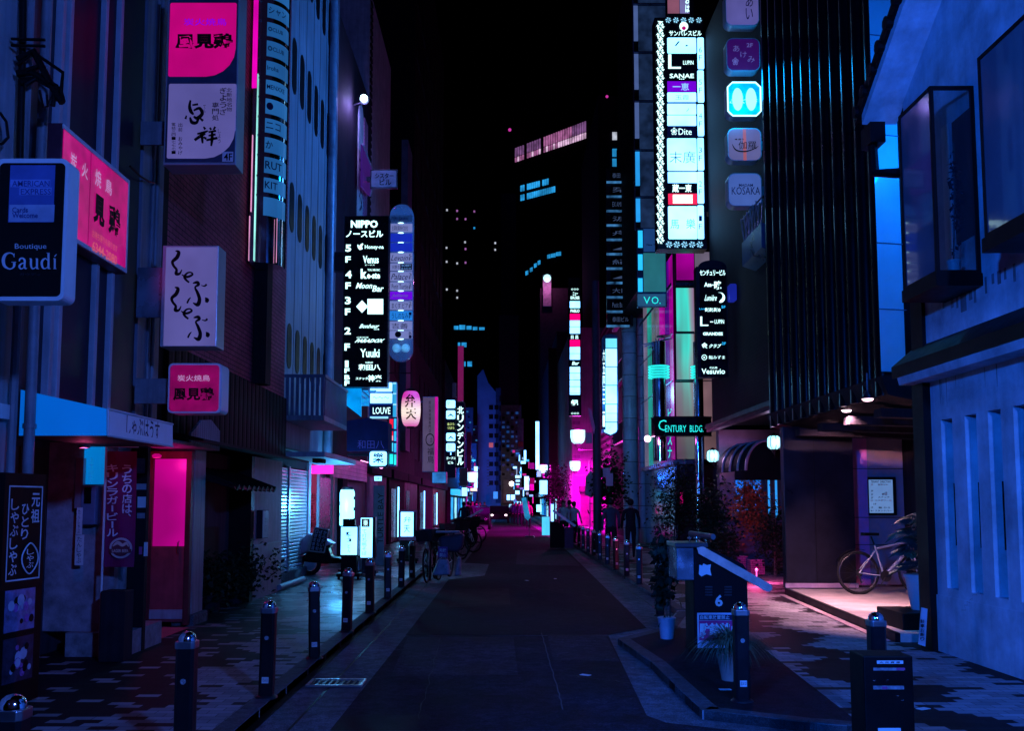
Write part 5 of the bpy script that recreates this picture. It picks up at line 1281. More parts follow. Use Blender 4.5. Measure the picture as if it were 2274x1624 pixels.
# pots on the island
q = at_z(1481, 1420); t = thing('bucket_plant', 'bamboo like plant in a pale blue bucket beside the barrier cabinet', 'plant', (q.x, q.y, 0))
b = MB(); b.lathe([(.075, 0), (.105, .24), (.112, .25), (.10, .26)], (q.x, q.y, .0), 20); b.build('pot', M('bucket', (.30, .33, .42), .5), t, smooth=40)
foliage(420, (q.x - .02, q.y, .78), (.13, .13, .42), .10, .5, 3).build('foliage', m_leafd, t, normals=False)
b = MB()
for i in range(5): b.tube([(q.x + random.uniform(-.05, .05), q.y, .2), (q.x + random.uniform(-.1, .1), q.y, 1.1)], .006, 5)
b.build('stems', m_bark, t)
q = at_z(1625, 1512); t = thing('grass_plant', 'bushy grass leaved plant in a pale pot behind the bollard', 'plant', (q.x, q.y, 0))
b = MB(); b.lathe([(.09, 0), (.13, .22), (.14, .24), (.12, .25)], (q.x, q.y, 0), 20); b.build('pot', M('pot_peach', (.30, .20, .18), .8), t, smooth=40)
blades((q.x, q.y, .27), 700, .46, M('grass_blade', (.10, .12, .07), .5, var=.6, scale=9), t, 'leaves', 4, 1.05, .008, .66)
# litter box near the camera
t = thing('litter_box', 'black slotted cabinet with a white label in front of the right bollard', 'cabinet', (2.35, 5.8, 0))
Y = 5.8; x0, x1, z0, z1 = rect(1920, 1458, 2030, 1624, Y); b = MB(); b.box(x0, x1, Y, Y + .24, 0, z1); b.build('cabinet', m_black, t, bevel=.008)
q = rect(1947, 1468, 2005, 1475, Y); k = MB().box(q[0], q[1], Y - .005, Y + .001, q[2], q[3]).build('label', m_white, t); lettering(k, Y - .008, [('火 元 資 源', 1953, 1470, 1999, 1474, m_ink)])
for v0, v1 in ((1484, 1490), (1524, 1532)):
    q = rect(1939, v0, 2007, v1, Y); MB().box(q[0], q[1], Y - .004, Y + .001, q[2], q[3]).build('slot_trim', M('slot_grey', (.26, .24, .28), .35, .3, var=.6, scale=30), t)
for a, bb in ((1958, 1966), (1990, 2005)):
    q = rect(a, 1525 if a < 1970 else 1484, bb + 4, 1531 if a < 1970 else 1489, Y); MB().box(q[0], q[1], Y - .006, Y - .0045, q[2], q[3]).build('pink_sticker', M('pink_tag', (.4, .06, .2), .5), t)
b = MB()
for u, v in ((1993, 1547), (2004, 1557), (1942, 1513), (1970, 1512)): q = at_y(u, v, Y); b.ball((q.x, Y, q.z), .008, (1.6, .5, .5), 8, 6)
b.build('bolt', m_chrome, t)
q = rect(1950, 1618, 2000, 1640, Y); MB().box(q[0], q[1], Y - .004, Y + .001, q[2], q[3]).build('label', m_white, t)
# people
person('person in a slate jacket walking away on the right pavement', (3.05, 27.2, 0), R(180), (m_skin, c_bl, c_bk, M_hair), .14, 1.74, group='couple walking on the right')
person('person in a dark coat walking away next to the one in slate', (3.72, 28.0, 0), R(180), (m_skin, c_dk, c_bk, M_hair), -.14, 1.72, group='couple walking on the right')
for i, (u, Y, a, mt, lb) in enumerate(((1275, 38, 150, (m_skin, c_pk, c_bk, M_hair), 'person in a pale pink shirt looking away near the magenta lamp'), (1251, 39, 10, (m_skin, c_wh, c_dk, M_hair), 'person in a white blouse facing the street by the far barrier'),
      (1264, 40, 200, (m_skin, c_rd, c_bk, M_hair), 'person in a rose coat between the pink shirt and the white blouse'), (1173, 60, 0, (m_skin, c_rd, c_bk, M_hair), 'far person in rose near the blue banner'), (1146, 72, 0, (m_skin, c_nv, c_bk, M_hair), 'far person in navy left of the lit kiosk'), (1153, 70, 180, (m_skin, c_dk, c_bk, M_hair), 'far person in a dark jacket by the lit kiosk'),
      (1139, 76, 170, (m_skin, c_nv, c_bk, M_hair), 'far person nearest the road on the right side'), (1160, 66, 20, (m_skin, c_bl, c_bk, M_hair), 'far person in slate beside the blue banner'), (1030, 45, 170, (m_skin, c_nv, c_bk, M_hair), 'person standing on the left pavement by the small white lit squares'), (1040, 52, 190, (m_skin, c_dk, c_bk, M_hair), 'person in dark clothes behind the left bicycle row'),
      (1049, 58, 10, (m_skin, c_bl, c_bk, M_hair), 'person in slate clothes under the far left lamp'), (1058, 66, 180, (m_skin, c_nv, c_bk, M_hair), 'person in navy far along the left pavement'), (1066, 76, 0, (m_skin, c_dk, c_bk, M_hair), 'far dark person near the blue tower foot'), (1076, 84, 0, (m_skin, c_bl, c_nv, M_hair), 'farthest person beside the taxi'))):
    q = at_y(u, 1118, Y); person(lb, (q.x, Y, 0), R(a), mt, .13 * (-1) ** i, 1.66 + .03 * (i % 4))
# car, far
def car(name, label, x, y, rz, paint, lights_on):
    t = thing(name, label, 'car', (0, 0, 0), 'cars in the far street'); b = MB()
    side = [(-2.1, .32), (-2.15, .75), (-1.7, .92), (-1.2, 1.0), (-.75, 1.42), (.75, 1.46), (1.35, 1.0), (2.0, .86), (2.12, .6), (2.1, .3)]
    b.prism([(a, -.80, c) for a, c in side], (0, 1.6, 0)); b.build('body', paint, t, bevel=.08)
    b = MB(); b.prism([(a, -.70, c) for a, c in ((-1.22, 1.01), (-.78, 1.39), (.74, 1.42), (1.28, 1.01))], (0, 1.4, 0)); b.v = [Vector((q.x * 1.03, q.y * 1.16, q.z)) for q in b.v]; b.build('window', m_glass, t)
    for sx in (-1.3, 1.35):
        for sy in (-.78, .78): b = MB(); b.lathe([(.20, -.09), (.31, -.08), (.31, .08), (.20, .09)], (sx, sy, .31), 18, 'y'); b.build('wheel', m_rubber, t, smooth=40)
    for sy in (-.58, .58):
        b = MB(); b.ball((-2.13, sy, .68), .12, (.35, 1, .7)); b.build('headlight', E('headlight', (1, .75, .85), 3, var=0) if lights_on else m_chrome, t, smooth=60)
        b = MB(); b.box(2.08, 2.14, sy - .16, sy + .16, .66, .8); b.build('tail_light', M('tail', (.3, .01, .02), .3), t)
    t.location = (x, y, RZ); t.rotation_euler = (0, 0, rz); return t
c1 = car('parked_car', 'dark taxi parked on the left behind the far barrier', -1.75, 62, R(90), m_gloss, False)
c2 = car('oncoming_car', 'oncoming car with glaring headlights far down the street', -.45, 82, R(90), m_dark2, True)
# ================================================================ RIGHT SIDE
X = 4.78
t = building('white_house', 'white plastered house with boxed bay windows, tiled gable and slatted lower wall', (X, 8, 0))
def zx(u, v, x=X): return at_x(u, v, x)
# lower wall with deep slots, built of piers between the slots
slots = [(2093, 2118), (2146, 2172), (2198, 2227), (2255, 2286), (2318, 2352)]
zt, zb = zx(2107, 930).z, zx(2110, 1308).z
ys = [(yw(b_, X), yw(a, X)) for a, b_ in slots]          # near, far
b = MB(); yfar = 10.55; edges = [yfar]
for n_, f_ in ys: edges += [f_, n_]
edges.append(3.0)
for i in range(0, len(edges), 2): b.box(X, X + .26, edges[i + 1], edges[i], zb, zt)
b.box(X, X + .26, 3.0, yfar, .0, zb); b.box(X, X + .26, 3.0, yfar, zt, 3.05)
b.box(X - .012, X, 3.0, yfar + .02, -.05, zb - .09)
b.build('wall', m_plaster, t)
b = MB(); b.box(X + .20, X + .24, 3.2, yfar - .05, zb, zt); b.build('slot_back', M('slot_back', (.33, .34, .38), .6, var=.35, scale=3), t)
b = MB()
for n_, f_ in ys: b.box(X + .11, X + .199, f_ - .006, f_ - .001, zb + .25 * (zt - zb), zb + .62 * (zt - zb))
b.build('slot_dark_gap', m_black, t)  # darkness inside the slots painted as flat black plates
# upper storey, gable roof rising toward the camera
yG, zG = at_x(1991, 216, X).y, at_x(1991, 216, X).z
zR = lambda y: 6.45 + (11.1 - y) * .62
b = MB(); yf, yn = 10.98, 5.2
b.prism([(X, yf, 3.25), (X, yn, 3.25), (X, yn, zR(yn)), (X, yf, zR(yf) - .1)], (4, 0, 0)); b.build('upper_wall', m_plaster, t)
b = MB(); b.prism([(X - .40, yf + .25, zR(yf) - .28), (X - .40, yn, zR(yn) + .04), (X - .40, yn, zR(yn) + .16), (X - .40, yf + .25, zR(yf) - .16)], (.42, 0, 0)); b.build('roof_soffit', m_plaster, t)
b = MB(); b.prism([(X - .44, yf + .35, zR(yf) - .22), (X - .44, yn, zR(yn) + .16), (X - .44, yn, zR(yn) + .34), (X - .44, yf + .35, zR(yf) - .06)], (4.4, 0, 0))
for i in range(22):
    y = yf + .30 - i * .25; b.tube([(X - .48, y, zR(y) + .08), (X + .3, y, zR(y) + .10)], .075, 10)
b.build('roof', m_black, t)
b = MB(); b.box(X - .38, X - .2, yf + .05, yf + .35, 5.95, 6.2); b.tube([(X - .3, yf + .2, 5.95), (X - .3, yf + .15, 5.6), (X - .1, yf + .02, 5.55), (X + .05, yf, 5.55)], .06, 8); b.build('gutter', m_black, t)
# dark post, string course with pale canopy lip
b = MB(); b.box(X - .08, X + .2, 10.56, 10.84, 0, 3.28); b.box(X - .04, X + .2, 10.6, 10.9, 3.3, 4.2); b.build('post', m_black, t)
b = MB(); b.prism([(X, 3, 3.13), (X - .26, 3, 3.06), (X - .26, 3, 3.20), (X, 3, 3.42)], (0, 7.95, 0)); b.build('string_course', m_black, t)
b = MB(); b.prism([(X, 3, 2.97), (X - .24, 3, 2.97), (X - .26, 3, 3.055), (X, 3, 3.125)], (0, 7.8, 0)); b.build('canopy_lip', m_plaster, t)
b = MB()
for i in range(11):
    q = 8.7 + i * .14 + random.uniform(-.05, .05); h_ = random.uniform(.08, .26); b.box(X - .004, X, q, q + random.uniform(.03, .12), 3.84 - h_, 3.86)
b.build('rain_stains', M('stain', (.16, .16, .19), .8, var=.5), t)
b = MB(); rq = random.Random(21)
for i in range(26):
    q = rq.uniform(5.2, 10.3); h_ = rq.uniform(.05, .35); wd = rq.uniform(.006, .03); b.quad((X - .003, q, 2.97), (X - .003, q + wd, 2.97), (X - .003, q + wd * .6, 2.97 - h_), (X - .003, q + wd * .3, 2.97 - h_))
for i in range(0):
    q = rq.uniform(5.0, 10.4); h_ = rq.uniform(.02, .12); wd = rq.uniform(.05, .3); b.quad((X - .0135, q, 0), (X - .0135, q + wd, 0), (X - .0135, q + wd * .8, h_), (X - .0135, q + wd * .2, h_ * .8))
for y_, z_ in ((8.3, 1.0), (6.6, 2.6), (9.6, .75)):
    pr = None
    for j in range(14):
        p = (X - .003 if z_ > 1.2 else X - .0135, y_ + .03 * j * (1 if j % 2 else .8), z_ + rq.uniform(-.02, .02) - .018 * j)
        if pr: b.quad(pr, (pr[0], pr[1], pr[2] + .004), (p[0], p[1], p[2] + .004), p)
        pr = p
b.build('wall_grime', M('grime', (.20, .22, .25), .9, var=.5), t, normals=False)
# bay windows
def bay(name, label, y0, y1, Xb, z0, z1):
    k = thing(name, label, 'bay window', (Xb, y0, z0), 'bay windows of the white house')
    s = .035; b = MB()
    for (xa, ya) in ((Xb, y0), (Xb, y1 - s), (X - s - .005, y0)): b.box(xa, xa + s, ya, ya + s, z0, z1)
    for z in (z0, z1 - s): b.box(Xb, Xb + s, y0 + s, y1 - s, z, z + s); b.box(Xb + s, X - s - .005, y0, y0 + s, z, z + s)
    b.build('bay_frame', m_black, k)
    b = MB(); b.box(Xb - .02, X - .004, y0 - .02, y1 + .02, z0 - .13, z0 - .002); b.build('bay_floor', m_black, k)
    MB().box(Xb + .012, Xb + .018, y0 + s, y1 - s, z0 + s, z1 - s).build('street_pane', M('bay_glass_blue', (.10, .12, .17), .05, 0, var=.1, coat=1), k)
    b = MB(); b.box(X - .014, X - .006, y0 + .55, y0 + .72, z0 + .05, z1 - .16); b.build('white_blind', m_white, k)
    b = MB(); b.box(Xb + .20, Xb + .24, y1 - .12, y1 - .08, z0 + .05, z1 - .1); b.box(X - .02, X - .006, y0 + .06, y0 + .46, z0 + .42, z1 - .2); b.build('dark_panel', m_black, k)
    MB().box(Xb + s, X - s - .005, y0 + .012, y0 + .018, z0 + s, z1 - s).build('side_pane', M('bay_glass_clear', (.05, .06, .08), .04, 0, var=.1, alpha=.22), k)
    return k
y0b = yw(2199, X); Xb = 977 * y0b / F; y1b = yw(2022, Xb)
k = bay('bay_window', 'glass box bay window with black frame, white blind and a small pot, above the slatted wall', y0b, y1b, Xb, at_y(2150, 607, y0b).z, at_y(2150, 190, y0b).z)
bay('bay_window', 'second bay window box cut by the right edge of the photo', 6.0, 8.35, Xb, at_x(2232, 520, Xb).z + .06, at_x(2232, 70, Xb).z)
pz = at_y(2150, 607, y0b).z
t = thing('window_plant', 'twiggy plant in a small white pot inside the bay window', 'plant', (Xb + .2, y0b + .16, pz)); c = (Xb + .24, y0b + .14)
b = MB(); b.lathe([(.055, .01), (.06, .14), (.07, .14), (.07, .165), (.05, .17)], (c[0], c[1], pz), 18); b.build('pot', m_white, t, smooth=40)
foliage(140, (c[0] + .05, c[1], pz + .85), (.05, .06, .5), .06, .3, 11).build('leaves', m_black, t, normals=False)
b = MB(); b.tube([(c[0], c[1], pz + .15), (c[0] + .02, c[1] - .02, pz + .7), (c[0] + .05, c[1], pz + 1.4)], .008, 5); b.build('stem', m_bark, t)
# leaning board and small plinth things at the post
t = thing('leaning_board', 'small pale board with dark characters leaning at the foot of the black post', 'board', (4.7, 10.4, 0))
q = [at_y(u, v, 10.15) for u, v in ((2047, 1350), (2060, 1353), (2055, 1437), (2040, 1432))]
MB().prism(q, (0, .02, 0)).build('board', M('board_pale', (.36, .36, .44), .6), t); lettering(t, 10.14, [('駐車お断り', 2044, 1376, 2053, 1425, m_ink, 'v', .01)])
# porch under the ribbed building
t = building('ribbed_house', 'black ribbed clad building carried over the lit bicycle porch', (5.0, 15, 0))
XR = 5.0; b = MB(); b.box(XR + .1, 12, 12.5, 17.9, 3.25, 12); b.build('core', m_black, t)
b = MB()
for i in range(12):
    y = 12.62 + i * .46; b.tube([(XR + .10, y, 3.05), (XR + .10, y, 12)], .11, 10)
    b.box(XR + .08, XR + .1, y + .1, y + .36, 3.05, 12)
b.build('rib_cladding', M('rib_black', (.003, .003, .005), .3, 0, var=.2, spec=.09), t, smooth=60)
b = MB()                                                  # rounded pale return wall beside the white house
n = 12; pa, pb = Vector((4.99, 12.42, 0)), Vector((6.7, 13.5, 0)); pts = []
for i in range(n + 1):
    s = i / n; p = pa.lerp(pb, s) + Vector((.75, -.5, 0)) * .35 * math.sin(math.pi * s); pts.append((p.x, p.y))
for (a, c), (e, g_) in zip(pts, pts[1:]): b.quad((a, c, 3.36), (e, g_, 3.36), (e, g_, 12), (a, c, 12))
b.build('return_wall', M('return_white', (.66, .70, .76), .4, var=.12, scale=.7, coat=.3), t, smooth=60, normals=False)
b = MB()
for z in (4.2, 5.1, 6.6, 8.0): b.tube([(a - .004, c - .004, z) for a, c in pts], .008, 5)
b.build('wall_joints', M('joint', (.12, .14, .2), .6), t)
light('gap_fill', (5.75, 11.55, 6.4), (.0, .17, 1), 330, .15, t)  # hidden blue fill added to brighten the return wall
b = MB(); b.ball((5.75, 11.55, 6.4), .12); b.tube([(5.75, 11.55, 6.4), (5.75, 11.2, 6.5), (5.75, 11.0, 6.5)], .02); b.build('gap_fill_globe', E('gap_globe', (.1, .5, 1), 3, var=0), t)
b = MB(); b.prism([(XR - .02, 12.4, 3.3), (XR + .06, 12.4, 3.05), (XR + .5, 12.4, 2.95), (XR + 2.6, 12.4, 2.9), (XR + 2.6, 12.4, 3.3)], (0, 5.5, 0)); b.build('soffit', m_dark, t)
b = MB()
for i in range(4): b.prism([(XR + .2, 13 + i * 1.2, 2.93), (XR + 2.6, 13 + i * 1.2, 2.86), (XR + 2.6, 13.25 + i * 1.2, 2.86), (XR + .2, 13.25 + i * 1.2, 2.93)], (0, 0, -.12))
b.build('soffit_beam', m_dark2, t)
m_pp = M('porch_panel', (.36, .24, .30), .75, var=.15)
b = MB(); b.box(6.27, 6.73, 17.55, 17.8, .12, 3.0); b.build('pink_pier', M('pink_pier', (.80, .20, .52), .7, var=.12), t)
b = MB(); b.box(6.73, 7.42, 17.62, 17.8, .12, 3.0); b.box(7.42, 9, 17.75, 17.9, .12, 3.0); b.build('porch_wall', m_pp, t)
b = MB()
for z in (.85, 1.35, 2.25): b.box(6.12, 7.42, 17.545, 17.55, z, z + .012)
b.build('panel_joints', m_black, t)
b = MB(); b.box(7.44, 9.5, 12.6, 17.7, .12, 3.0); b.build('side_wall', m_dark2, t)
b = MB(); b.box(5.02, 6.27, 17.0, 17.2, .1, 3.0); b.build('black_pier', M('pier_black', (.013, .012, .020), .35, var=.35), t, bevel=.01)
b = MB(); b.box(5.56, 5.57, 16.995, 17.0, .12, 3.0); b.build('pier_joint', m_black, t)
b = MB(); b.box(4.99, 6.29, 16.96, 17.0, .12, .2); b.build('pier_skirting', M('skirting', (.42, .25, .33), .7), t)
m_porch = M('porch_floor', (.42, .36, .36), .75, var=.25, scale=3, bump=.5, bscale=90)
b = MB(); pf = [at_z(1741, 1309, .10), at_z(2062, 1437, .10)]
b.prism([(5.05, 17.0, -.02), (4.62, 11.2, -.02), (8.5, 11.2, -.02), (8.5, 17.7, -.02)], (0, 0, .12)); b.build('porch_floor', m_porch, t)
b = MB(); b.prism([(5.0, 17.05, -.02), (4.56, 11.2, -.02), (4.62, 11.2, -.02), (5.05, 17.0, -.02)], (0, 0, .125)); b.build('floor_edge', M('edge_black', (.01, .009, .012), .5), t)
struct(MB().prism([(4.86, 17.0, -.01), (4.44, 11.3, -.01), (4.54, 11.3, -.01), (4.96, 17.0, -.01)], (0, 0, .018)).build('pavement_edge_strip', M('pink_stone', (.36, .24, .28), .7)))
# spot lamps
def spot(name, label, p, e, aim):
    k = thing(name, label, 'spot lamp', p, 'spot lamps under the porch roof')
    b = MB(); b.lathe([(.03, .11), (.045, .06), (.085, .0)], p, 16); b.build('lamp_shade', m_dmetal, k, smooth=40)
    b = MB(); b.lathe([(.075, -.005), (.05, -.03), (.01, -.035)], p, 16); b.build('lamp_glass', E('spot_glass', (1, .62, .75), 7, var=0), k, smooth=40)
    b = MB(); b.tube([(p[0], p[1], p[2] + .1), (p[0], p[1], p[2] + .35)], .014, 6); b.build('stem', m_dmetal, k)
    d = Vector(aim) - Vector(p)
    light('spot_light', (p[0], p[1], p[2] - .05), (1, .50, .58), e, .05, k, 95, d.to_track_quat('-Z', 'Y').to_euler())
for (u, v, Y, e, aim, lb) in ((1927, 886, 12.6, 750, (5.9, 13.4, .1), 'porch spot lamp hanging highest, nearest the white house'), (1880, 911, 14.2, 950, (6.2, 15.4, .1), 'porch spot lamp second from the white house'), (1838, 918, 15.4, 2600, (6.55, 17.5, 1.1), 'porch spot lamp third from the white house'), (1808, 933, 16.6, 60, (5.55, 17.0, 1.6), 'porch spot lamp grazing the black pier')):
    q = at_y(u, v, Y); spot('spot_lamp', lb, (q.x, q.y, q.z), e, aim)
t = thing('tenant_board', 'framed white tenant directory with floor list on the purple porch wall', 'directory', (7, 17.6, 1.3))
Y = 17.60; q = rect(1925, 1060, 1988, 1145, Y); MB().box(q[0], q[1], Y - .05, Y, q[2], q[3]).build('board_frame', m_black, t)
q = rect(1930, 1066, 1983, 1140, Y - .05); MB().box(q[0], q[1], Y - .055, Y - .05, q[2], q[3]).build('lit_panel', E('tenant_face', (.14, .28, .60), .8, var=.1), t)
m_redt = M('red_letter', (.5, .05, .08), .5)
lettering(t, Y - .06, [('TENANT  DIRECTORY', 1934, 1068, 1979, 1073, m_ink), ('5F', 1934, 1075, 1939, 1079, m_redt), ('割烹かわ', 1950, 1075, 1972, 1079, m_redt), ('3F', 1934, 1089, 1939, 1093, m_ink), ('3F', 1934, 1097, 1939, 1101, m_ink), ('will', 1958, 1093, 1970, 1101, m_redt), ('2F', 1934, 1104, 1939, 1108, m_ink), ('スナック', 1950, 1103, 1975, 1107, m_ink),
    ('2F  エスポワール', 1933, 1110, 1980, 1114, m_redt), ('1F', 1940, 1118, 1946, 1122, m_ink), ('1F', 1934, 1126, 1939, 1130, m_ink), ('鮨 ひろ', 1951, 1126, 1977, 1130, m_ink), ('B1 スタンドバー', 1934, 1133, 1980, 1137, m_ink)])
# bike, palm, planter
bk = bicycle('sports_bicycle', 'white framed sports bicycle with black saddle parked in the lit porch', (0, 0, 0), 0, M('bike_white', (.42, .44, .50), .3, var=.05), group=None)
qz = at_y(1906, 1263, 16.0); bk.location = (qz.x, 16.0, .105); bk.rotation_euler = (R(-3), 0, R(4)); bk.scale = (1.04,) * 3
t = thing('potted_palm', 'leafy palm in a large pale pot on a black plinth behind the post', 'plant', (4.95, 11.75, .3))
c = (5.19, 11.9); b = MB(); b.box(4.78, 5.5, 11.5, 12.3, -.02, .30); o = b.build('plinth', m_black, None, bevel=.01); tag(o, 'black block plinth under the pale palm pot', 'plinth')
b = MB(); b.lathe([(.125, .302), (.19, .70), (.205, .70), (.205, .735), (.18, .74)], (c[0], c[1], 0), 28); b.build('pot', M('pot_white', (.62, .62, .64), .45, var=.1), t, smooth=40)
rnd = random.Random(5); b = MB()
for i in range(34):
    a = R(rnd.uniform(0, 360)); l = rnd.uniform(.18, .34); el = rnd.uniform(.4, 1.25); d = Vector((math.cos(a), math.sin(a), 0)); sd = Vector((-d.y, d.x, 0)); pr = None
    base = Vector((c[0], c[1], .80 + rnd.uniform(0, .62)))
    for j in range(18):
        s = j / 17; p = base + d * (l * math.cos(el) * s * 1.3) + Vector((0, 0, l * (math.sin(el) * s * 1.2 - .75 * s * s)))
        if j > 1:
            for sg in (-1, 1):
                tip = p + sd * sg * .24 * math.sin(math.pi * min(1, s + .12)) + d * .13 + Vector((0, 0, -.09)); md = p.lerp(tip, .5); b.add([p, md + d * .022, tip, md - d * .022], [(0, 1, 2, 3)])
        if pr: b.add([pr - sd * .006, pr + sd * .006, p + sd * .004, p - sd * .004], [(0, 1, 2, 3)])
        pr = p
b.build('fronds', M('palm_leaf', (.05, .09, .10), .4, var=.4), t, normals=False)
b = MB(); b.tube([(c[0], c[1], .7), (c[0] + .02, c[1], 1.25)], [.04, .025], 8); b.build('trunk', m_bark, t)
light('planter_fill', (5.6, 11.35, 1.0), (.03, .40, 1), 30, .05, t)  # blue fill added out of sight to light the palm
b = MB(); b.ball((5.6, 11.35, 1.0), .035); b.tube([(5.6, 11.35, .97), (5.6, 11.45, .10)], .012); b.build('planter_fill_globe', E('planter_glass', (.2, .7, 1), 5, var=0), t)
# bar with arched awning, brick above
t = building('brick_bar', 'dark brick bar house with arched awning and globe lamps behind the plants', (5.3, 21, 0))
m_brR = brick('brick_right', (.012, .010, .016), (.018, .012, .018), (.003, .003, .005), 'yz0', .23, .075)
MB().box(5.3, 12, 18.0, 24.0, 3.6, 14).build('upper_wall', m_brR, t)
MB().box(5.25, 12, 17.9, 18.0, 2.9, 14).build('corner_pier', m_dark, t)
b = MB(); b.box(5.15, 5.3, 18.1, 24.0, 3.42, 3.5); b.box(5.1, 5.3, 18.1, 24, 3.5, 3.6); b.build('ledge', M('ledge', (.04, .03, .04), .4, .2), t)
MB().box(5.5, 12, 24.2, 24.5, 0, 3.5).build('bar_wall', M('bar_wall', (.20, .11, .17), .8, var=.25), t)
b = MB(); b.box(7.6, 8, 18, 24.2, 0, 3.42); b.build('side_wall', m_dark, t)
b = MB(); b.prism([(5.02, 18.1, 6.6), (5.3, 18.1, 6.5), (5.3, 19.6, 6.5), (5.02, 19.6, 6.6)], (0, 0, .5)); b.build('balcony', M('balcony_steel', (.14, .2, .3), .3, .6), t)
b = MB()
for i in range(12): b.tube([(5.04, 18.15 + i * .12, 7.1), (5.04 + .05 * (-1) ** i, 18.2 + i * .12, 7.6)], .015, 5)
b.tube([(5.04, 18.1, 7.6), (5.04, 19.6, 7.6)], .02, 6); b.build('balcony_railing', m_metal, t)
x0, x1, z0, z1 = rect(1633, 1062, 1692, 1137, 24.15); b = MB()
for i in range(3): b.box(x0 + i * (x1 - x0) / 3 + .02, x0 + (i + 1) * (x1 - x0) / 3 - .02, 24.14, 24.18, z0, z1)
b.build('lit_window', E('bar_window', (.005, .20, .95), .75, var=.8, scale=1.8), t)
b = MB(); b.box(x0 - .1, x1 + .1, 24.1, 24.19, z0 - .12, z0 - .04); b.build('window_sill', m_grey, t)
b = MB()
for u in (1706, 1722): q = rect(u, 1062, u + 4, 1150, 23.6); b.box(q[0], q[1], 23.58, 23.62, q[2], q[3])
b.build('light_tube', E('tube_blue', (.03, .35, 1), .9), t)
t = thing('arched_awning', 'dark half round awning with pale ribs over the bar door', 'awning', (6, 22, 2.3))
Y = 23.0; c = at_y(1655, 1049, Y); rx, rz_ = at_y(1700, 1049, Y).x - c.x, at_y(1655, 985, Y).z - c.z
def arc(y, k=1, n=16, sx=0): return [(c.x + sx + rx * k * math.cos(math.pi * i / n), y, c.z + rz_ * k * math.sin(math.pi * i / n)) for i in range(n + 1)]
b = MB(); A0, A1 = arc(22.0, .98, sx=.25), arc(23.9, .98)
for i in range(16): b.quad(A0[i], A0[i + 1], A1[i + 1], A1[i])
b.build('awning_cloth', m_dark2, t, normals=False); b = MB(); b.prism(arc(22.02, .96, sx=.25), (0, .02, 0)); b.box(c.x - rx, c.x + rx + .2, 22.0, 22.06, c.z - .22, c.z); b.build('valance', m_black, t)
b = MB()
for k, y in enumerate((22.0, 22.5, 23.0, 23.5)): b.tube([(p[0], p[1], p[2] + .01) for p in arc(y, .99, sx=.25 - .066 * k)], .035, 6)
b.build('awning_ribs', M('rib_pale', (.4, .33, .38), .4), t, smooth=60)
def globe(label, u, v, Y, r, wall):
    p = at_y(u, v, Y); k = thing('globe_lamp', label, 'wall lamp', p, 'globe lamps of the bar')
    b = MB(); b.lathe([(r * .5, -r), (r * .92, -r * .7), (r, 0), (r * .9, r * .7), (r * .6, r * .92)], p, 24); b.build('lamp_glass', E('globe_glass', (.42, 1, 1.2), 1.6, var=0), k, smooth=50)
    b = MB()
    for i in range(8):
        a = math.pi * i / 4; b.tube([(p.x + q * math.cos(a), p.y + q * math.sin(a), p.z + h_) for q, h_ in ((r * .55, -r * 1.02), (r * 1.01, -r * .6), (r * 1.03, 0), (r * .98, r * .65), (r * .6, r))], .008, 4)
    b.lathe([(r * .62, r * .93), (r * .3, r * 1.2), (.02, r * 1.35)], p, 16); b.lathe([(.03, -r * 1.6), (r * .35, -r * 1.1), (r * .5, -r)], p, 14); b.tube([(p.x, p.y, p.z - r * 1.5), (p.x + .05, p.y + .1, p.z - r * 1.9), (wall[0], wall[1], p.z - r * 2.0)], .022, 6); b.build('lamp_cage', m_black, k)
    light('globe_light', (p.x, p.y - r * 1.25, p.z), (.75, .38, .85), 16, .1, k); return k
globe('globe wall lamp hanging right of the arched awning, half behind the black pier', 1719, 983, 20.5, .15, (6.0, 21.0)); globe('globe wall lamp left of the arched awning', 1583, 1013, 24, .155, (5.55, 24.2)); globe('smaller globe lamp seen behind the arched awning', 1621, 1012, 24.0, .12, (5.9, 24.2))
# plants of the bar
def tree(name, label, u, v, h, cr, n, mat, size, seed, lean=0, trunk=.03):
    q = at_z(u, v); k = thing(name, label, 'tree', (q.x, q.y, 0), 'plants before the bar')
    b = MB(); top = (q.x + lean, q.y, h * .8); b.tube([(q.x, q.y, 0), (q.x + lean * .3, q.y, h * .3), top], [trunk, trunk * .8, trunk * .35], 8)
    for i in range(7): a = i * 2.2; z = h * (.35 + .07 * i); b.tube([(q.x + lean * z / h, q.y, z), (q.x + lean * z / h + .5 * cr[0] * math.cos(a), q.y + .5 * cr[1] * math.sin(a), z + .25)], [trunk * .4, trunk * .15], 5)
    b.build('trunk', m_bark, k, smooth=60); foliage(n, (q.x + lean, q.y, h - cr[2]), cr, size, 0, seed).build('crown', mat, k, normals=False); return k
tree('pot_tree', 'loose dark tree in front of the glass corner building', 1497, 1236, 2.5, (.75, .6, .85), 1900, m_leafd, .10, 21, .1)
tree('pot_tree', 'tall dark leafy shrub between the chrome pole and the orange maple', 1578, 1262, 2.0, (.46, .5, .8), 1900, m_leafd, .10, 22)
tree('pot_tree', 'dark shrub right of the orange maple beside the black pier', 1722, 1280, 1.5, (.34, .3, .62), 1300, m_leafd, .08, 23)
tree('pot_tree', 'small dark shrub left of the pink brick pots', 1617, 1272, 1.1, (.3, .3, .4), 700, m_leafd, .09, 25)
k = tree('maple_tree', 'small orange leaved maple in a pink brick pot', 1684, 1272, 2.15, (.38, .32, .58), 2300, m_leafo, .085, 24, -.12, .018)
m_pb = brick('pink_pot_brick', (.55, .10, .30), (.62, .15, .36), (.22, .03, .12), 'xz0', .12, .05)
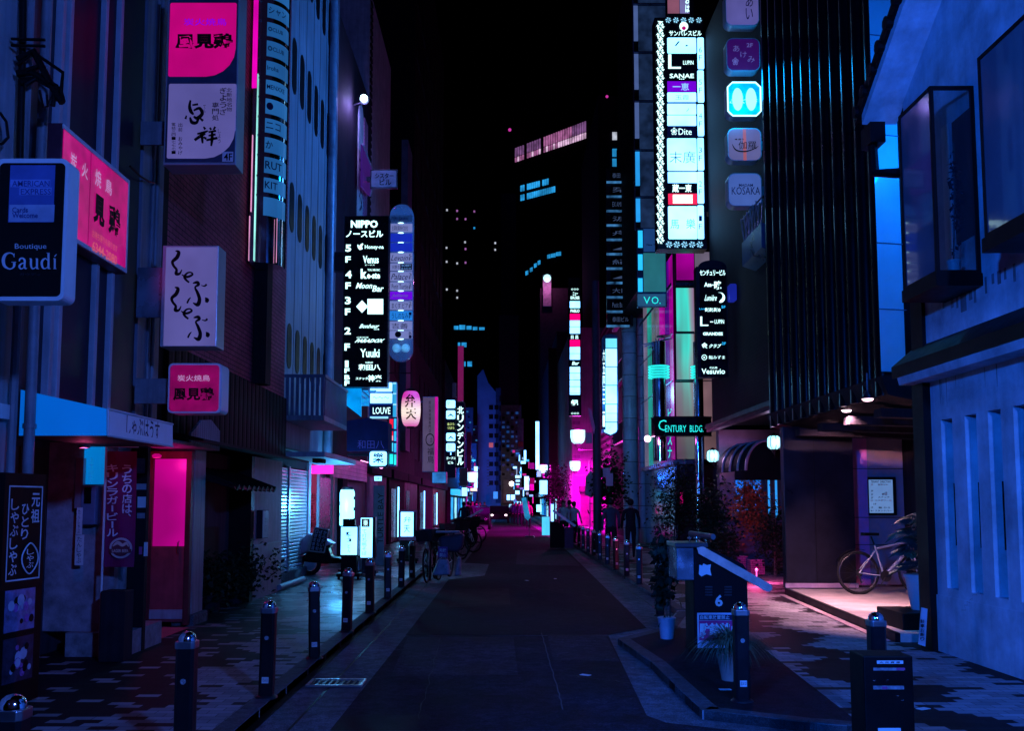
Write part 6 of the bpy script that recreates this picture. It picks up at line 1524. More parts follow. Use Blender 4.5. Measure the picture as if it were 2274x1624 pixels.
for (a, bb, c_, d, lb) in ((1667, 1243, 1698, 1277, 'pink brick pattern pot holding the orange maple'), (1637, 1236, 1661, 1272, 'pink brick pot standing left of the maple pot')):
    q = at_z((a + bb * 0 + c_) / 2, d); x0, x1, z0, z1 = rect(a, bb, c_, d, q.y); o = MB().box(x0, x1, q.y - .02, q.y + .34, 0, z1).build('brick_pot', m_pb, bevel=.008); tag(o, lb, 'plant pot', 'pink brick pots')
light('pot_fill', (at_z(1690, 1290).x - .25, at_z(1690, 1290).y - .6, .34), (1, .10, .38), 70, .05, k)  # low magenta fill added for the maple and brick pots
b = MB(); c0 = at_z(1690, 1290); b.ball((c0.x - .25, c0.y - .6, .26), .03); b.tube([(c0.x - .25, c0.y - .6, .24), (c0.x - .25, c0.y - .6, 0)], .012); b.build('pot_fill_globe', E('pot_fill', (1, .1, .5), 3, var=0), k)
blades(at_z(1560, 1300) + Vector((0, 0, .15)), 60, .5, m_leaf, thing('grass_tuft', 'spiky grass tuft behind the numbered barrier cabinet', 'plant', at_z(1560, 1300)), 'leaves', 8, .9, .008, .8)

# ---------------------------------------------------------------- corner building of coloured glass
t = building('glass_corner_building', 'corner building of coloured lit glass with neon rings and chrome columns', (5.5, 32, 0))
m_gl = {}
def glz(n, c, s): return E('glz_' + n, c, s, var=.45, scale=.7, sample=n in ('mag', 'teal', 'pale'), rough=.12)
g_mag, g_pur, g_tea, g_pal, g_gry, g_brn = glz('mag', (.48, .0, .38), .65), glz('pur', (.16, .0, .40), .5), glz('teal', (.02, .40, .32), .6), glz('pale', (.20, .24, .28), .5), glz('gry', (.16, .13, .20), .75), glz('brn', (.20, .11, .13), .7)
g_soft, nt_, bs = newmat('soft_glass'); p_, o_ = nt_.pos()
mp = nt_.new('ShaderNodeMapping'); mp.inputs['Scale'].default_value = (1.5, 1.5, .16); nt_.link(p_, mp.inputs[0])
cr = nt_.new('ShaderNodeValToRGB'); nt_.link(nt_.math('ADD', nt_.math('MULTIPLY', nt_.math('SUBTRACT', o_[0], 5.46), .95), nt_.ramp(nt_.noise(1.0, mp.outputs[0], 2), .3, .7, -.28, .28)), cr.inputs[0])
for k_, (ps, c_) in enumerate(((.0, (.20, .05, .22)), (.22, (.05, .26, .24)), (.36, (.03, .58, .48)), (.50, (.17, .26, .28)), (.8, (.20, .08, .20)), (1.0, (.14, .06, .10)))):
    e_ = cr.color_ramp.elements[k_] if k_ < 2 else cr.color_ramp.elements.new(ps)
    e_.position = ps; e_.color = (*c_, 1)
nt_.link(nt_.mix(nt_.ramp(o_[2], 4.2, 6.6, .75, .05), cr.outputs[0], (.26, .15, .20)), bs.inputs['Emission Color']); nt_.link(nt_.ramp(o_[2], 3.2, 6.2, .4, 1.35), bs.inputs['Emission Strength']); bs.inputs['Base Color'].default_value = (.05, .05, .06, 1); bs.inputs['Roughness'].default_value = .15
xs, yc, yf = 5.45, 30.2, 37.4
zc = lambda v: EYE + 30.2 * (1120 - v) / 2100
b = MB(); b.box(5.6, 12, 30.4, 37.6, 3.0, 15); b.build('core', m_dark, t)
for i, (u0, u1, m) in enumerate(((1433, 1441, g_gry), (1442, 1451, g_tea), (1452, 1460, g_pal), (1461, 1468, g_gry), (1469, 1481, g_mag), (1482, 1491, g_pur), (1492, 1500, g_mag))):
    MB().box(xs - .02, xs, yw(u1, xs), yw(u0, xs) - .03, 3.0, zc(560)).build('side_glazing', m, t)
for i, (u0, u1, v0, v1, m) in enumerate(((1502, 1541, 560, 622, g_mag), (1502, 1541, 640, 736, g_soft), (1502, 1541, 742, 843, g_soft), (1502, 1541, 850, 1020, g_soft), (1543, 1590, 560, 622, g_gry), (1543, 1590, 640, 1020, g_brn))):
    x0, x1, z0, z1 = rect(u0, v0, u1, v1, yc); MB().box(x0, x1, yc - .02 - .002 * (i % 3), yc, z0, z1).build('front_glazing', m, t)
b = MB()
for v in (628, 739, 845): x0, x1, z0, z1 = rect(1500, v, 1592, v + 7 if v < 700 else v + 2.5, yc); b.box(x0, x1, yc - .05, yc - .025, z0, z1); b.box(xs - .05, xs - .025, yc, yf, z0, z1)
b.box(xs - .06, xs + .9, yc - .06, yf, 2.86, 3.0); b.build('floor_band', M('band_steel', (.22, .20, .26), .25, .7), t)
b = MB(); b.box(5.55, 5.65, 30.5, 37.4, 0, 2.86); b.build('ground_glazing', M('ground_mirror', (.16, .12, .17), .10, .85, var=.3), t)
x0, x1, z0, z1 = rect(1500, 1030, 1592, 1230, 30.6); b = MB(); b.box(x0, x1, 30.6, 30.7, 0, 2.86); b.build('entrance_glazing', M('entrance_mirror', (.20, .15, .19), .14, .8, var=.4), t)
q = rect(1503, 1090, 1517, 1120, 30.55); MB().box(q[0], q[1], 30.57, 30.6, q[2], q[3]).build('lit_notice', e_pink, t)
for (u0, u1) in ((1449, 1479), (1541, 1562)):
    x0, x1, z0, z1 = rect(u0, 760, u1, 1010, 28.8); r = (x1 - x0) / 2; b = MB(); b.lathe([(r, z0 - .2), (r, z1)], ((x0 + x1) / 2, 28.8, 0), 22); b.build('chrome_column', m_chrome, t, smooth=40)
    b = MB()
    for i in range(5): zz = at_y(1460, 815 + i * 6, 28.8).z; b.tube([((x0 + x1) / 2 + r * 1.5 * math.cos(a), 28.8 + r * 1.5 * math.sin(a), zz) for a in [2 * math.pi * k / 24 for k in range(24)]], .022, 6, close=True)
    b.build('neon_ring', e_teal, t, smooth=60)
b = MB(); q = at_y(1553, 1150, 27.6); b.tube([(q.x, 27.6, 0), (q.x, 27.6, 3.6)], .09, 14); b.tube([(q.x + .16, 27.7, 0), (q.x + .16, 27.7, 3.6)], .03, 8); b.build('chrome_pole', m_chrome, t, smooth=40)
b = MB(); c = at_y(1474, 756, 28.7)
for i in range(6): b.tube([c + Vector((-.25 + .1 * i, 0, .05)), c + Vector((-.12 - .12 * i, 0, -.4 + .05 * i))], .02, 5)
b.lathe([(.03, .06), (.24, .1), (.2, .14)], c, 12); b.build('spot_bracket', m_metal, t)
lettering(t, 29.95, [('ビラスナ', 1483, 905, 1492, 1020, e_teal, 'v', .01)])
# curved name band
t = thing('name_band', 'black glossy name band with glowing teal roman letters over the corner entrance', 'sign', (5, 27.5, 3.6))
Y = 27.4; x0, x1, z0, z1 = rect(1452, 926, 1588, 968, Y); b = MB()
pts = [(x0, Y + .5), (x0 + .05, Y + .15), (x0 + .3, Y + .02), (x1 - .35, Y), (x1 - .08, Y + .12), (x1, Y + .5)]; b.prism([(a, c, z0) for a, c in pts], (0, 0, z1 - z0)); b.build('band', m_gloss, t)
b = MB(); b.tube([(a, c - .005, z1) for a, c in pts], .018, 6); b.tube([(a, c - .005, z0) for a, c in pts], .012, 6); b.build('band_rim', m_chrome, t)
lettering(t, Y - .012, [('C', 1462, 933, 1480, 957, e_teal, 'h', -.005), ('ENTURY', 1477, 945, 1524, 960, e_teal, 'h', .005), ('BLDG.', 1532, 945, 1562, 960, e_teal, 'h', .005)])
# ceiling lamp by the band
q = at_y(1438, 975, 28); o = MB().ball(q, .10, n=14).build('wall_lamp', E('pink_glass', (1, .45, .8), 6, var=0), smooth=60); tag(o, 'round pink glowing lamp at the left end of the name band', 'lamp'); light('wall_lamp_glow', (q.x, q.y - .25, q.z), (1, .05, .6), 14, .08, o)
# columns
for (u0, u1, Y, lb) in ((1383, 1416, 39, 'thick round grey column with tile joints left of the corner building'), (1418, 1435, 39.6, 'thinner grey column standing right of the thick round one')):
    x0, x1, z0, z1 = rect(u0, 740, u1, 1205, Y); r = (x1 - x0) / 2; k = thing('round_column', lb, 'column', ((x0 + x1) / 2, Y, 0), 'grey columns')
    b = MB(); b.lathe([(r, 0), (r, 9.5)], ((x0 + x1) / 2, Y, 0), 28); b.build('shaft', M('column_tile', (.62, .64, .74), .3, 0, var=.2), k, smooth=40)
    b = MB()
    for i in range(10): b.lathe([(r * 1.003, .9 * i + .6), (r * 1.003, .9 * i + .62)], ((x0 + x1) / 2, Y, 0), 28)
    b.build('tile_joint', m_black, k)
# ---- signs on the right
t = sign('palace_directory', 'huge bright white directory sign framed with a pinwheel pattern, highest on the right', 24.0, (1457, 38, 1566, 553), .45, m_case,
    [(1482, 83, 1546, 118, e_white, .03), (1482, 180, 1546, 203, e_purple), (1482, 205, 1546, 226, e_white2 if False else e_white, .02), (1482, 230, 1546, 254, e_white, .02), (1482, 256, 1546, 279, e_white, .02), (1482, 281, 1546, 303, M('dite_plate', (.10, .06, .14), .4)), (1482, 307, 1547, 379, e_white, .03), (1483, 382, 1548, 406, e_white), (1484, 430, 1548, 454, E('flame_red', (1, .02, .10), 1.1)), (1494, 432, 1538, 452, E('flame_white', (1, .9, .8), 2)), (1484, 458, 1548, 531, e_white, .03)]
    + [(1549, v0, 1563, v1, e_white, .03) for v0, v1 in ((83, 153), (156, 227), (231, 302), (306, 378), (381, 452), (456, 531))],
    [('サンパレスビル', 1486, 67, 1558, 79, e_txt, 'h', .02), ('L', 1484, 120, 1512, 152, e_txt, 'h', 0), ('LUPIN', 1517, 134, 1540, 143, e_txt, 'h', .01), ('SANAE', 1487, 163, 1541, 173, e_txt, 'h', .02), ('•••', 1508, 174, 1520, 176, e_txt), ('一恵', 1494, 184, 1530, 200, e_white2, 'h', .01), ('玉霞', 1500, 211, 1530, 221, m_inkb, 'h', -.005), ('Dite', 1507, 285, 1536, 299, e_txt, 'h', .0), ('❀', 1490, 283, 1504, 299, e_txt, 'h', .0), ('/ ,', 1498, 91, 1528, 103, m_inkb), ('ノ', 1524, 240, 1530, 247, m_inkb),
     ('末廣', 1487, 336, 1544, 362, m_inkb, 'h', -.01), ('蔵一東', 1493, 409, 1536, 427, e_txt, 'h', .03), ('馬', 1489, 488, 1508, 508, e_teal, 'h', 0), ('樂', 1524, 486, 1544, 508, e_teal, 'h', 0)]
    + [(s, 1552, v + 24, 1559, v + 36, M('ink_soft', (.05, .12, .2), .5), 'h', -.005) for s, v in (('6', 80), ('5', 152), ('4', 227), ('3', 303), ('2', 378), ('1', 455))] + [('F', 1552, v + 42, 1559, v + 54, M('ink_soft', (.05, .12, .2), .5), 'h', -.005) for v in (80, 152, 227, 303, 378, 455)], arm=(1566, 402, 1640, 470), armd=.2)
Y = 23.97; b = MB(); f = lambda u, v: at_y(u, v, Y)
def pin(u, v, s):
    for i in range(6):
        a = 2 * math.pi * i / 6 + .3; b.quad(f(u + s * .12 * math.cos(a), v + s * .12 * math.sin(a)), f(u + s * math.cos(a - .30), v + s * math.sin(a - .30)), f(u + s * .8 * math.cos(a + .35), v + s * .8 * math.sin(a + .35)))
for i in range(26): pin(1466.5, 58 + i * 19, 9.5)
for i in range(26): b.quad(f(1460, 46 + i * 19), f(1473, 47 + i * 19), f(1467, 52 + i * 19)); b.quad(f(1459.5, 70 + i * 19 - 9), f(1461, 54 + i * 19), f(1463, 64 + i * 19 - 4)); b.quad(f(1473.5, 70 + i * 19 - 9), f(1472, 54 + i * 19), f(1470, 64 + i * 19 - 4))
b.build('pinwheel_pattern', e_txt, t, normals=False)
b = MB()
for i in range(5): pin(1484 + i * 17, 44, 7); pin(1486 + i * 17, 543, 8)
b.build('pinwheel_pattern', e_white2, t, normals=False)
b = MB(); c = f(1518.5, 58)
b.prism([(c.x + .115 * math.cos(a), Y - .002, c.z + .125 * math.sin(a)) for a in [i * math.pi / 12 for i in range(24)]], (0, .002, 0)); b.build('emblem', e_txt, t)
b = MB(); b.prism([(c.x + .0 + .055 * math.cos(a), Y - .006, c.z - .05 + .055 * math.sin(a)) for a in [i * math.pi / 8 for i in range(16)]], (0, .002, 0)); b.build('emblem_dot', e_pink, t)
light('oval_wall_fill', (at_y(1460, 300, 23.2).x - .1, 22.6, at_y(1511, 330, 23).z), (.03, .24, 1), 2600, .8, t, 105, (R(80), 0, R(82)))  # added spot washes the oval wall blue, no fixture of the sign
sign('top_sign', 'upper pink and violet name sign cut by the top of the photo', 24.6, (1481, -80, 1540, 30), .3, m_case, [(1482, -80, 1508, 29, E('top_rose', (.35, .12, .2), .7)), (1509, -80, 1530, 29, E('top_violet', (.22, .20, .5), .8))], [('おおは', 1522, -30, 1531, 28, e_txt, 'v', .02)])
# five rounded squares
Y = 18.8
for i, (v0, v1, m, lb) in enumerate(((-22, 56, e_violet, 'pale rounded square sign at the top of the right column, cut by the frame'), (84, 157, E('sq_purple', (.035, .0, .09), .8), 'dark purple rounded square sign with slanted hiragana'), (182, 258, None, 'glowing sky blue rounded square sign'), (284, 357, E('sq_mauve', (.13, .12, .28), .8), 'mauve rounded square sign with curved underline and kanji'), (384, 458, E('sq_blue', (.06, .12, .40), .85), 'grey blue rounded square sign, lowest of the column, with roman name'))):
    dx = (-4, -2, 0, 1, 2)[i]; r = (1615 + dx, v0, 1690 + dx, v1)
    tx = {0: [('あい', 1656, -12, 1672, 44, m_inkb, 'v', .0)], 1: [('あ', 1628, 100, 1642, 114, e_violet, 'h', 0), ('け', 1644, 114, 1658, 127, e_violet, 'h', 0), ('み', 1660, 124, 1676, 138, e_violet, 'h', 0), ('2F', 1658, 95, 1672, 104, e_violet), ('❀', 1626, 127, 1640, 144, e_violet)], 2: [('さくら', 1622, 219, 1682, 229, e_white, 's', -.01)],
          3: [('伽羅', 1640, 313, 1680, 331, m_ink, 'h', .0), ('本通り', 1631, 307, 1652, 311, m_ink)], 4: [('KOSAKA', 1625, 415, 1688, 432, m_inkb, 'h', .0), ('MADAM', 1641, 408, 1672, 414, m_inkb)]}[i]
    pm = m or E('sq_sky', (.0, .42, 1.0), 1.15, var=.5, scale=4)
    t = sign('square_sign', lb, Y, r, .26, m_casel, [(r[0] + 2, v0 + 2, r[2] - 2, v1 - 2, pm, .12)], tx, .14, arm=(r[2], (v0 + v1) / 2 - 10, r[2] + 14, (v0 + v1) / 2 + 10), group='rounded square signs', armmat=m_metal)
    if i == 2:
        x0, x1, z0, z1 = rect(r[0] + 1, v0 + 1, r[2] - 1, v1 - 1, Y - .01); b = MB(); q = []
        b.tube([(x0 + .1, Y - .02, z0), (x1 - .1, Y - .02, z0), (x1, Y - .02, z0 + .1), (x1, Y - .02, z1 - .1), (x1 - .1, Y - .02, z1), (x0 + .1, Y - .02, z1), (x0, Y - .02, z1 - .1), (x0, Y - .02, z0 + .1)], .016, 6, close=True); b.build('neon_border', E('neon_ice', (.5, 1, 1), 2, var=0), t)
        b = MB()
        for u in (1638, 1668): c = at_y(u, 220, Y - .016); b.prism([(c.x + .11 * math.cos(a), Y - .018, c.z + .24 * math.sin(a)) for a in [k * math.pi / 12 for k in range(24)]], (0, .002, 0))
        b.build('glow_panel', E('glow_ice', (.30, .95, 1), 1.6), t)
        light('square_glow', ((x0 + x1) / 2, Y - .7, (z0 + z1) / 2), (.0, .35, 1), 130, .35, t)
    if i == 3:
        q = rect(1650, 286, 1657, 356, Y); MB().box(q[0], q[1], Y - .0115, Y - .0105, q[2], q[3]).build('center_glow', E('sq_rose', (.40, .10, .12), .8), t); b = MB(); b.stroke([(1626, 320, 1), (1635, 333, 3), (1655, 336, 3), (1675, 330, 2), (1684, 324, 1)], lambda a, c: at_y(a, c, Y - .02)); b.build('swash', m_ink, t, normals=False)
for v, lb in ((8, 'magenta neon tube beside the topmost rounded square sign'), (110, 'small round magenta lamp beside the purple square sign')):
    q = at_y(1697, v, 18.9); o = (MB().rr(q.x - .07, q.x + .07, q.z - (.3 if v < 50 else .08), q.z + (.3 if v < 50 else .08), 18.9, .1, .06)).build('neon_lamp', E('neon_magenta', (1, .0, .75), 1.6, var=.2)); tag(o, lb, 'lamp')
# sign of the corner building
t = sign('tenant_sign', 'black vertical tenant sign with arched top and glowing names over the name band', 21.4, (1548, 592, 1616, 838), .3, m_case, [(1555, 598, 1614, 836, m_gloss)],
    [('センチュリービル', 1554, 599, 1611, 612, e_txt, 'h', .025), ('Asa', 1564, 627, 1580, 637, e_txt, 'h', .03), ('—', 1580, 632, 1586, 634, e_txt), ('暁', 1586, 624, 1602, 643, e_txt, 'h', .03), ('Lumière', 1566, 655, 1592, 668, e_txt, 's', .01), ('昭昭昭0', 1566, 684, 1600, 693, e_txt, 'h', .04), ('Live', 1553, 684, 1566, 688, e_cyan), ('5F', 1602, 679, 1611, 685, e_cyan), ('L', 1555, 703, 1573, 724, e_txt, 'h', 0), ('—', 1577, 714, 1584, 716, e_txt), ('LUPIN', 1587, 710, 1608, 719, e_txt, 'h', .01),
     ('GRANDEE', 1561, 738, 1605, 745, e_txt, 'h', .04), ('金', 1558, 761, 1571, 774, e_txt, 'h', .03), ('クラブ', 1575, 764, 1601, 773, e_txt, 's', .02), ('2F', 1603, 760, 1612, 766, e_cyan), ('⊗', 1558, 788, 1570, 800, e_txt, 'h', .03), ('鮨みずま', 1574, 790, 1610, 798, e_txt, 'h', .0), ('CLUB', 1576, 815, 1593, 819, e_txt), ('Vesuvio', 1558, 819, 1610, 831, e_txt, 'h', .015)])
b = MB(); Y = 21.4; c = at_y(1582, 592, Y); b.prism([(c.x + .32 * math.cos(math.pi * i / 12), Y, c.z + .15 * math.sin(math.pi * i / 12)) for i in range(13)], (0, .3, 0)); b.build('arched_top', m_case, t)
b = MB(); c = at_y(1600, 661, Y - .016); pts = [(c.x + .105 * math.cos(R(a)), Y - .016, c.z + .12 * math.sin(R(a))) for a in range(-110, 111, 20)] + [(c.x - .04 + .09 * math.cos(R(a)), Y - .016, c.z + .03 + .09 * math.sin(R(a))) for a in range(95, -96, -20)]
for i in range(11): b.quad(pts[i], pts[i + 1], pts[min(20, 20 - i)], pts[min(20, 21 - i)])
b.build('moon_emblem', e_txt, t, normals=False)
o = MB().rr(*(lambda q: (q[0], q[1], q[2], q[3]))(rect(1620, 630, 1636, 668, 21.2)), 21.2, .2, .04).build('side_lamp', E('deep_blue_lamp', (.01, .02, .35), .7)); tag(o, 'deep blue lamp box right of the black tenant sign', 'lamp')
# teal glass sign with VO and the glass strip tower
t = building('glass_strip_tower', 'narrow tower with pale glass strips behind the huge white directory', (5.2, 34, 0))
Y = 33.5; x0, x1, _, _ = rect(1413, 300, 1462, 400, Y); MB().box(x0, 12, Y + .4, 38.8, 9.3, 22).build('core', m_dark, t)
zz = [at_y(1430, v, Y).z for v in (690, 640, 555, 505, 432, 327, 217, 108, 0, -60)]
b = MB(); b2 = MB()
for i in range(3, 9):
    MB().box(x0 + .18, x1 + .4, Y + .3, Y + .36, zz[i] + .05, zz[i + 1] - .05).build('glass_panel', E('strip_dark', (.012, .03, .09), .6, var=.6), t)
    MB().box(x0, x0 + .16, Y + .26, Y + .34, zz[i] + (zz[i + 1] - zz[i]) * .25, zz[i + 1] - .06).build('edge_strip', E('strip_lo', (.02, .35, .9), .95) if i < 5 else E('strip_hi', (.10, .17, .45), .6), t)
b = MB()
for z in zz[3:]: b.box(x0 - .02, x1 + .4, Y + .22, Y + .36, z - .02, z + .02)
b.box(x0 - .05, x0 - .01, Y + .2, Y + .36, zz[3], 22); b.build('glass_frame', M('frame_blue', (.12, .2, .32), .3, .6), t)
t = sign('teal_sign', 'teal and blue glass sign panels with two glowing roman letters at the bottom', 29.6, (1415, 506, 1480, 682), .15, M('teal_case', (.06, .22, .3), .2, .5), [(1429, 508, 1478, 559, E('teal_a', (.012, .06, .22), .8)), (1429, 562, 1478, 648, E('teal_b', (.02, .16, .20), .85)), (1416, 653, 1478, 680, E('teal_c', (.02, .10, .22), .8)), (1417, 512, 1427, 550, e_cyan), (1417, 565, 1427, 600, e_cyan), (1417, 618, 1427, 648, e_cyan)],
    [('V', 1429, 659, 1444, 675, e_teal, 'h', 0), ('O.', 1447, 659, 1467, 675, e_teal, 'h', 0), ('New Yorker', 1436, 541, 1470, 546, m_inkb)])
b = MB(); Y = 30.12; c = at_y(1451, 609, Y - .52); b.prism([(c.x + .33 * math.cos(a), Y - .52, c.z + .16 * math.sin(a)) for a in [k * math.pi / 12 for k in range(24)]], (0, .004, 0)); b.build('oval_emblem', M('oval_dark', (.02, .05, .09), .5), t)
# tall dark ladder sign
t = sign('ladder_sign', 'dark vertical sign of unlit black plates between bright chrome rails', 38.0, (1347, 374, 1404, 724), .3, m_case, [(1356, v + 5, 1400, v + 27, m_gloss) for v in [374 + i * 32 for i in range(11)]],
    [(s, 1360, 374 + i * 32 + 10, 1396, 374 + i * 32 + 21, E('ladder_letter', (.06, .10, .22), .6, sample=False), 'h', 0) for i, s in enumerate(('泰田ビル', '栞', 'EX AMITAGE', '涙', '舟', '', '紀', '', '大四', 'Petit Bateau', '泰田ビル'))])
b = MB()
for i in range(11):
    v = 374 + (i + 1) * 32 - 1.5; a, c = at_y(1347, v, 37.9), at_y(1398, v, 37.9); b.tube([a, c], .05, 8)
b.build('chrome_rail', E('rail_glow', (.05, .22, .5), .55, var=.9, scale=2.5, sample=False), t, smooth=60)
t = building('ladder_house', 'dark brown house with railings behind the dark ladder sign', (5.9, 42, 0))
MB().box(5.85, 12, 40.2, 52, 0, 17).build('wall', M('brown_r', (.10, .05, .09), .8, var=.3, streak=.4), t)
MB().box(4.9, 6.2, 39.9, 40.2, 9.2, 17).build('return_wall', m_dark2, t)
b = MB()
for z in (4.6, 7.6, 10.6):
    for i in range(16): b.tube([(5.6, 44 + i * .3, z), (5.6, 44 + i * .3, z + .9)], .018, 4)
    b.tube([(5.6, 44, z + .9), (5.6, 48.6, z + .9)], .03, 5); b.box(5.6, 5.85, 44, 48.6, z - .1, z)
b.build('balcony_railing', M('rail_pink', (.4, .3, .4), .4, .3), t)
# arrow ended lit sign
Y = 36.0; t = sign('pointed_light_sign', 'bright white vertical light sign with a pointed lower end before the round column', Y, (1337, 752, 1373, 955), .4, M('case_navy', (.03, .07, .16), .3, .4), [(1345, v0, 1370, v1, e_white if v0 > 760 else E('pale_cyan', (.15, .7, 1), 1.2)) for v0, v1 in ((752, 773), (775, 814), (816, 855), (857, 897), (899, 918), (919, 937), (939, 955))], [('六五四三二一', 1338.5, 775, 1343.5, 950, e_txt, 'v', .02)])
b = MB(); f = lambda u, v, d=0: at_y(u, v, Y + d); b.prism([f(1337, 955), f(1373, 955), f(1371, 961), f(1357, 969), f(1339, 961)], (0, .4, 0)); b.prism([f(1337, 752), f(1373, 752), f(1370, 745), f(1355, 741), f(1341, 745)], (0, .4, 0)); b.build('pointed_end', M('case_navy', (.03, .07, .16), .3, .4), t)
b = MB(); b.prism([f(1341, 955, -.01), f(1370, 955, -.01), f(1368, 960, -.01), f(1356, 966, -.01), f(1342, 960, -.01)], (0, .008, 0)); b.build('panel', e_white, t)
light('pointed_sign_glow', (f(1355, 850).x, Y - .8, f(1355, 880).z), (.12, .55, 1), 110, .5, t)
# far long light sign
sign('long_light_sign', 'far tall light sign with white and hot pink cells and a dark foot', 50, (1263, 617, 1290, 924), .4, m_case, [(1265.5, v0, 1288, v1, m) for v0, v1, m in ((669, 684, e_white), (697, 711, E('hot_pink', (1, .0, .18), 1.2)), (712, 726, e_white), (727, 741, e_white), (755, 770, E('hot_pink', (1, .0, .18), 1.2)), (771, 785, e_white), (786, 799, e_white))] + [(1265.5, 815 + i * 14.9, 1288, 828.5 + i * 14.9, e_white) for i in range(4)] + [(1265.5, 874, 1288, 877, e_white)],
    [('ニュー', 1272, 649, 1283, 656, e_txt, 'h', .03), ('EXPLORER', 1267, 658, 1287, 665, e_txt, 'h', .03), ('PABLO', 1267, 687, 1287, 694, e_txt, 'h', .03), ('日 呂', 1268, 745, 1284, 753, e_txt, 'h', .02), ('Bar', 1271, 803, 1286, 811, e_txt, 's', .02), ('◇◇◇', 1268, 640, 1285, 645, e_txt), ('紀', 1268, 888, 1284, 901, e_txt, 'h', .04), ('◇◇◇', 1268, 916, 1286, 921, e_txt)])
# ================================================================ FAR STREET
m_mag = M('far_plaster', (.42, .36, .42), .8, var=.25, scale=.6, streak=.3)
t = building('magenta_lit_house', 'far house whose side wall is flooded by magenta street lamps', (6, 66, 0))
MB().box(4.75, 12, 66, 84, -.1, 14).build('wall', m_mag, t)
b = MB()
for i in range(8): b.box(4.8, 5.3, 65.9, 66, 3.5 + i * 1.2, 3.75 + i * 1.2)
b.box(6.6, 7.0, 65.8, 66, 0, 12); b.build('facade_ribs', m_grey, t)
b = MB(); b.box(5.2, 7.5, 65.3, 66, 2.4, 2.8); b.build('canopy', M('far_brown', (.10, .05, .08), .7), t)
b = MB(); b.box(5.3, 7.3, 65.92, 65.98, .1, 2.3); b.build('lit_shopfront', E('far_magenta_window', (.55, .0, .33), .7, var=.4), t)
t = building('tile_house', 'far tiled house with brick side on the right behind the round column', (7, 58, 0))
MB().box(6.5, 12, 52.1, 65.5, 0, 13).build('wall', brick('far_tile', (.40, .28, .38), (.45, .3, .4), (.1, .05, .1), 'xz0', .5, .22), t)
b = MB()
for i in range(4): b.box(6.5 + .6 + i, 6.5 + .9 + i, 52.0, 52.1, 0, 13)
b.build('pilaster', m_grey, t)
t = building('brown_narrow_house', 'dark brown narrow house left of the magenta wall', (4.6, 90, 0))
MB().box(4.72, 12, 84.1, 120, 0, 17).build('wall', M('far_brown2', (.10, .05, .075), .8, var=.3), t)
MB().box(4.35, 4.72, 84.2, 92, 4, 15).build('sign_tower', M('sign_tower', (.03, .012, .022), .6), t)
b = MB(); q = at_y(1228, 812, 83.9); b.box(q.x - .4, q.x + .3, 83.95, 84.05, 0, 15.5); b.build('corner_pilaster', M('far_pilaster', (.03, .016, .022), .7), t)
def street_lamp(label, u, v, Y, r, pole_u, e=110):
    p = at_y(u, v, Y); k = thing('street_lamp', label, 'street lamp', (p.x, Y, 0), 'magenta street lamps'); px = at_y(pole_u, v, Y).x
    b = MB(); b.lathe([(r * .55, -r * .95), (r * .85, -r * .7), (r, -r * .1), (r, r * .85)], p, 22); b.build('lamp_glass', E('street_glass', (.42, 1, 1.1), 1.7, var=0), k, smooth=45)
    b = MB(); b.lathe([(r * 1.04, r * .85), (r * 1.02, r * .98), (r * .3, r * 1.1)], p, 20); b.lathe([(r * .25, -r * 1.5), (r * .5, -r * .98)], p, 14)
    b.tube([(p.x, Y, p.z - r * 1.4), (p.x, Y, p.z - r * 1.9), (px, Y, p.z - r * 1.9)], .04, 7); b.tube([(px, Y, 0), (px, Y, p.z + r)], .065, 9); b.build('pole', M('lamp_pole', (.25, .2, .25), .4, .4), k, smooth=45)
    light('lamp_light', (p.x, Y - r * 1.5, p.z), (1, .0, .72), e, .2, k); light('lamp_light', (p.x, Y + r * 1.6, p.z), (1, .0, .72), e * 25, .2, k, 168, (R(24), 0, 0))
street_lamp('largest magenta street lamp, right of the road above the walking couple', 1283, 970, 53, .41, 1322, 230)
street_lamp('magenta street lamp below the largest one, before the flooded wall', 1277, 1035, 61.5, .34, 1309, 150)
street_lamp('magenta street lamp left of the dark pine trees', 1206, 1042, 66, .31, 1222, 60)
street_lamp('single magenta street lamp on the left side of the street', 1049, 1060, 60, .34, 1036, 40)
# thick utility pole with boxes
t = thing('utility_pole', 'thick dark utility pole with hung boxes left of the round column', 'pole', (2.8, 30, 0))
q = at_y(1327, 1200, 31); b = MB(); b.lathe([(.14, 0), (.12, 9)], (q.x, 31, 0), 16); b.build('pole', M('pole_dark', (.03, .035, .055), .5), t, smooth=40)
b = MB(); z = lambda v: at_y(1327, v, 31).z
b.box(q.x - .36, q.x - .16, 30.9, 31.1, z(985), z(962)); b.box(q.x + .2, q.x + .42, 30.9, 31.1, z(1060), z(1040)); b.box(q.x + .28, q.x + .50, 30.8, 30.9, z(1080), z(1052)); b.build('hung_box', m_lgrey, t)
q1 = [at_y(u, v, 30.6) for u, v in ((1319, 965), (1310, 930), (1306, 905), (1313, 910), (1322, 950))]; b = MB(); b.prism(q1, (0, .05, 0)); b.build('hanging_flag', M('flag_pink', (.55, .2, .35), .6), t)
# flag banner
t = thing('drape_banner', 'bright magenta lit drape hanging by the utility pole', 'banner', (3.2, 40, 3)); q1 = [at_y(u, v, 41.5) for u, v in ((1302, 1060), (1312, 1046), (1324, 1056), (1330, 1092), (1314, 1105), (1300, 1100))]
MB().prism(q1, (0, .3, 0)).build('cloth', M('drape', (.7, .5, .62), .7), t)
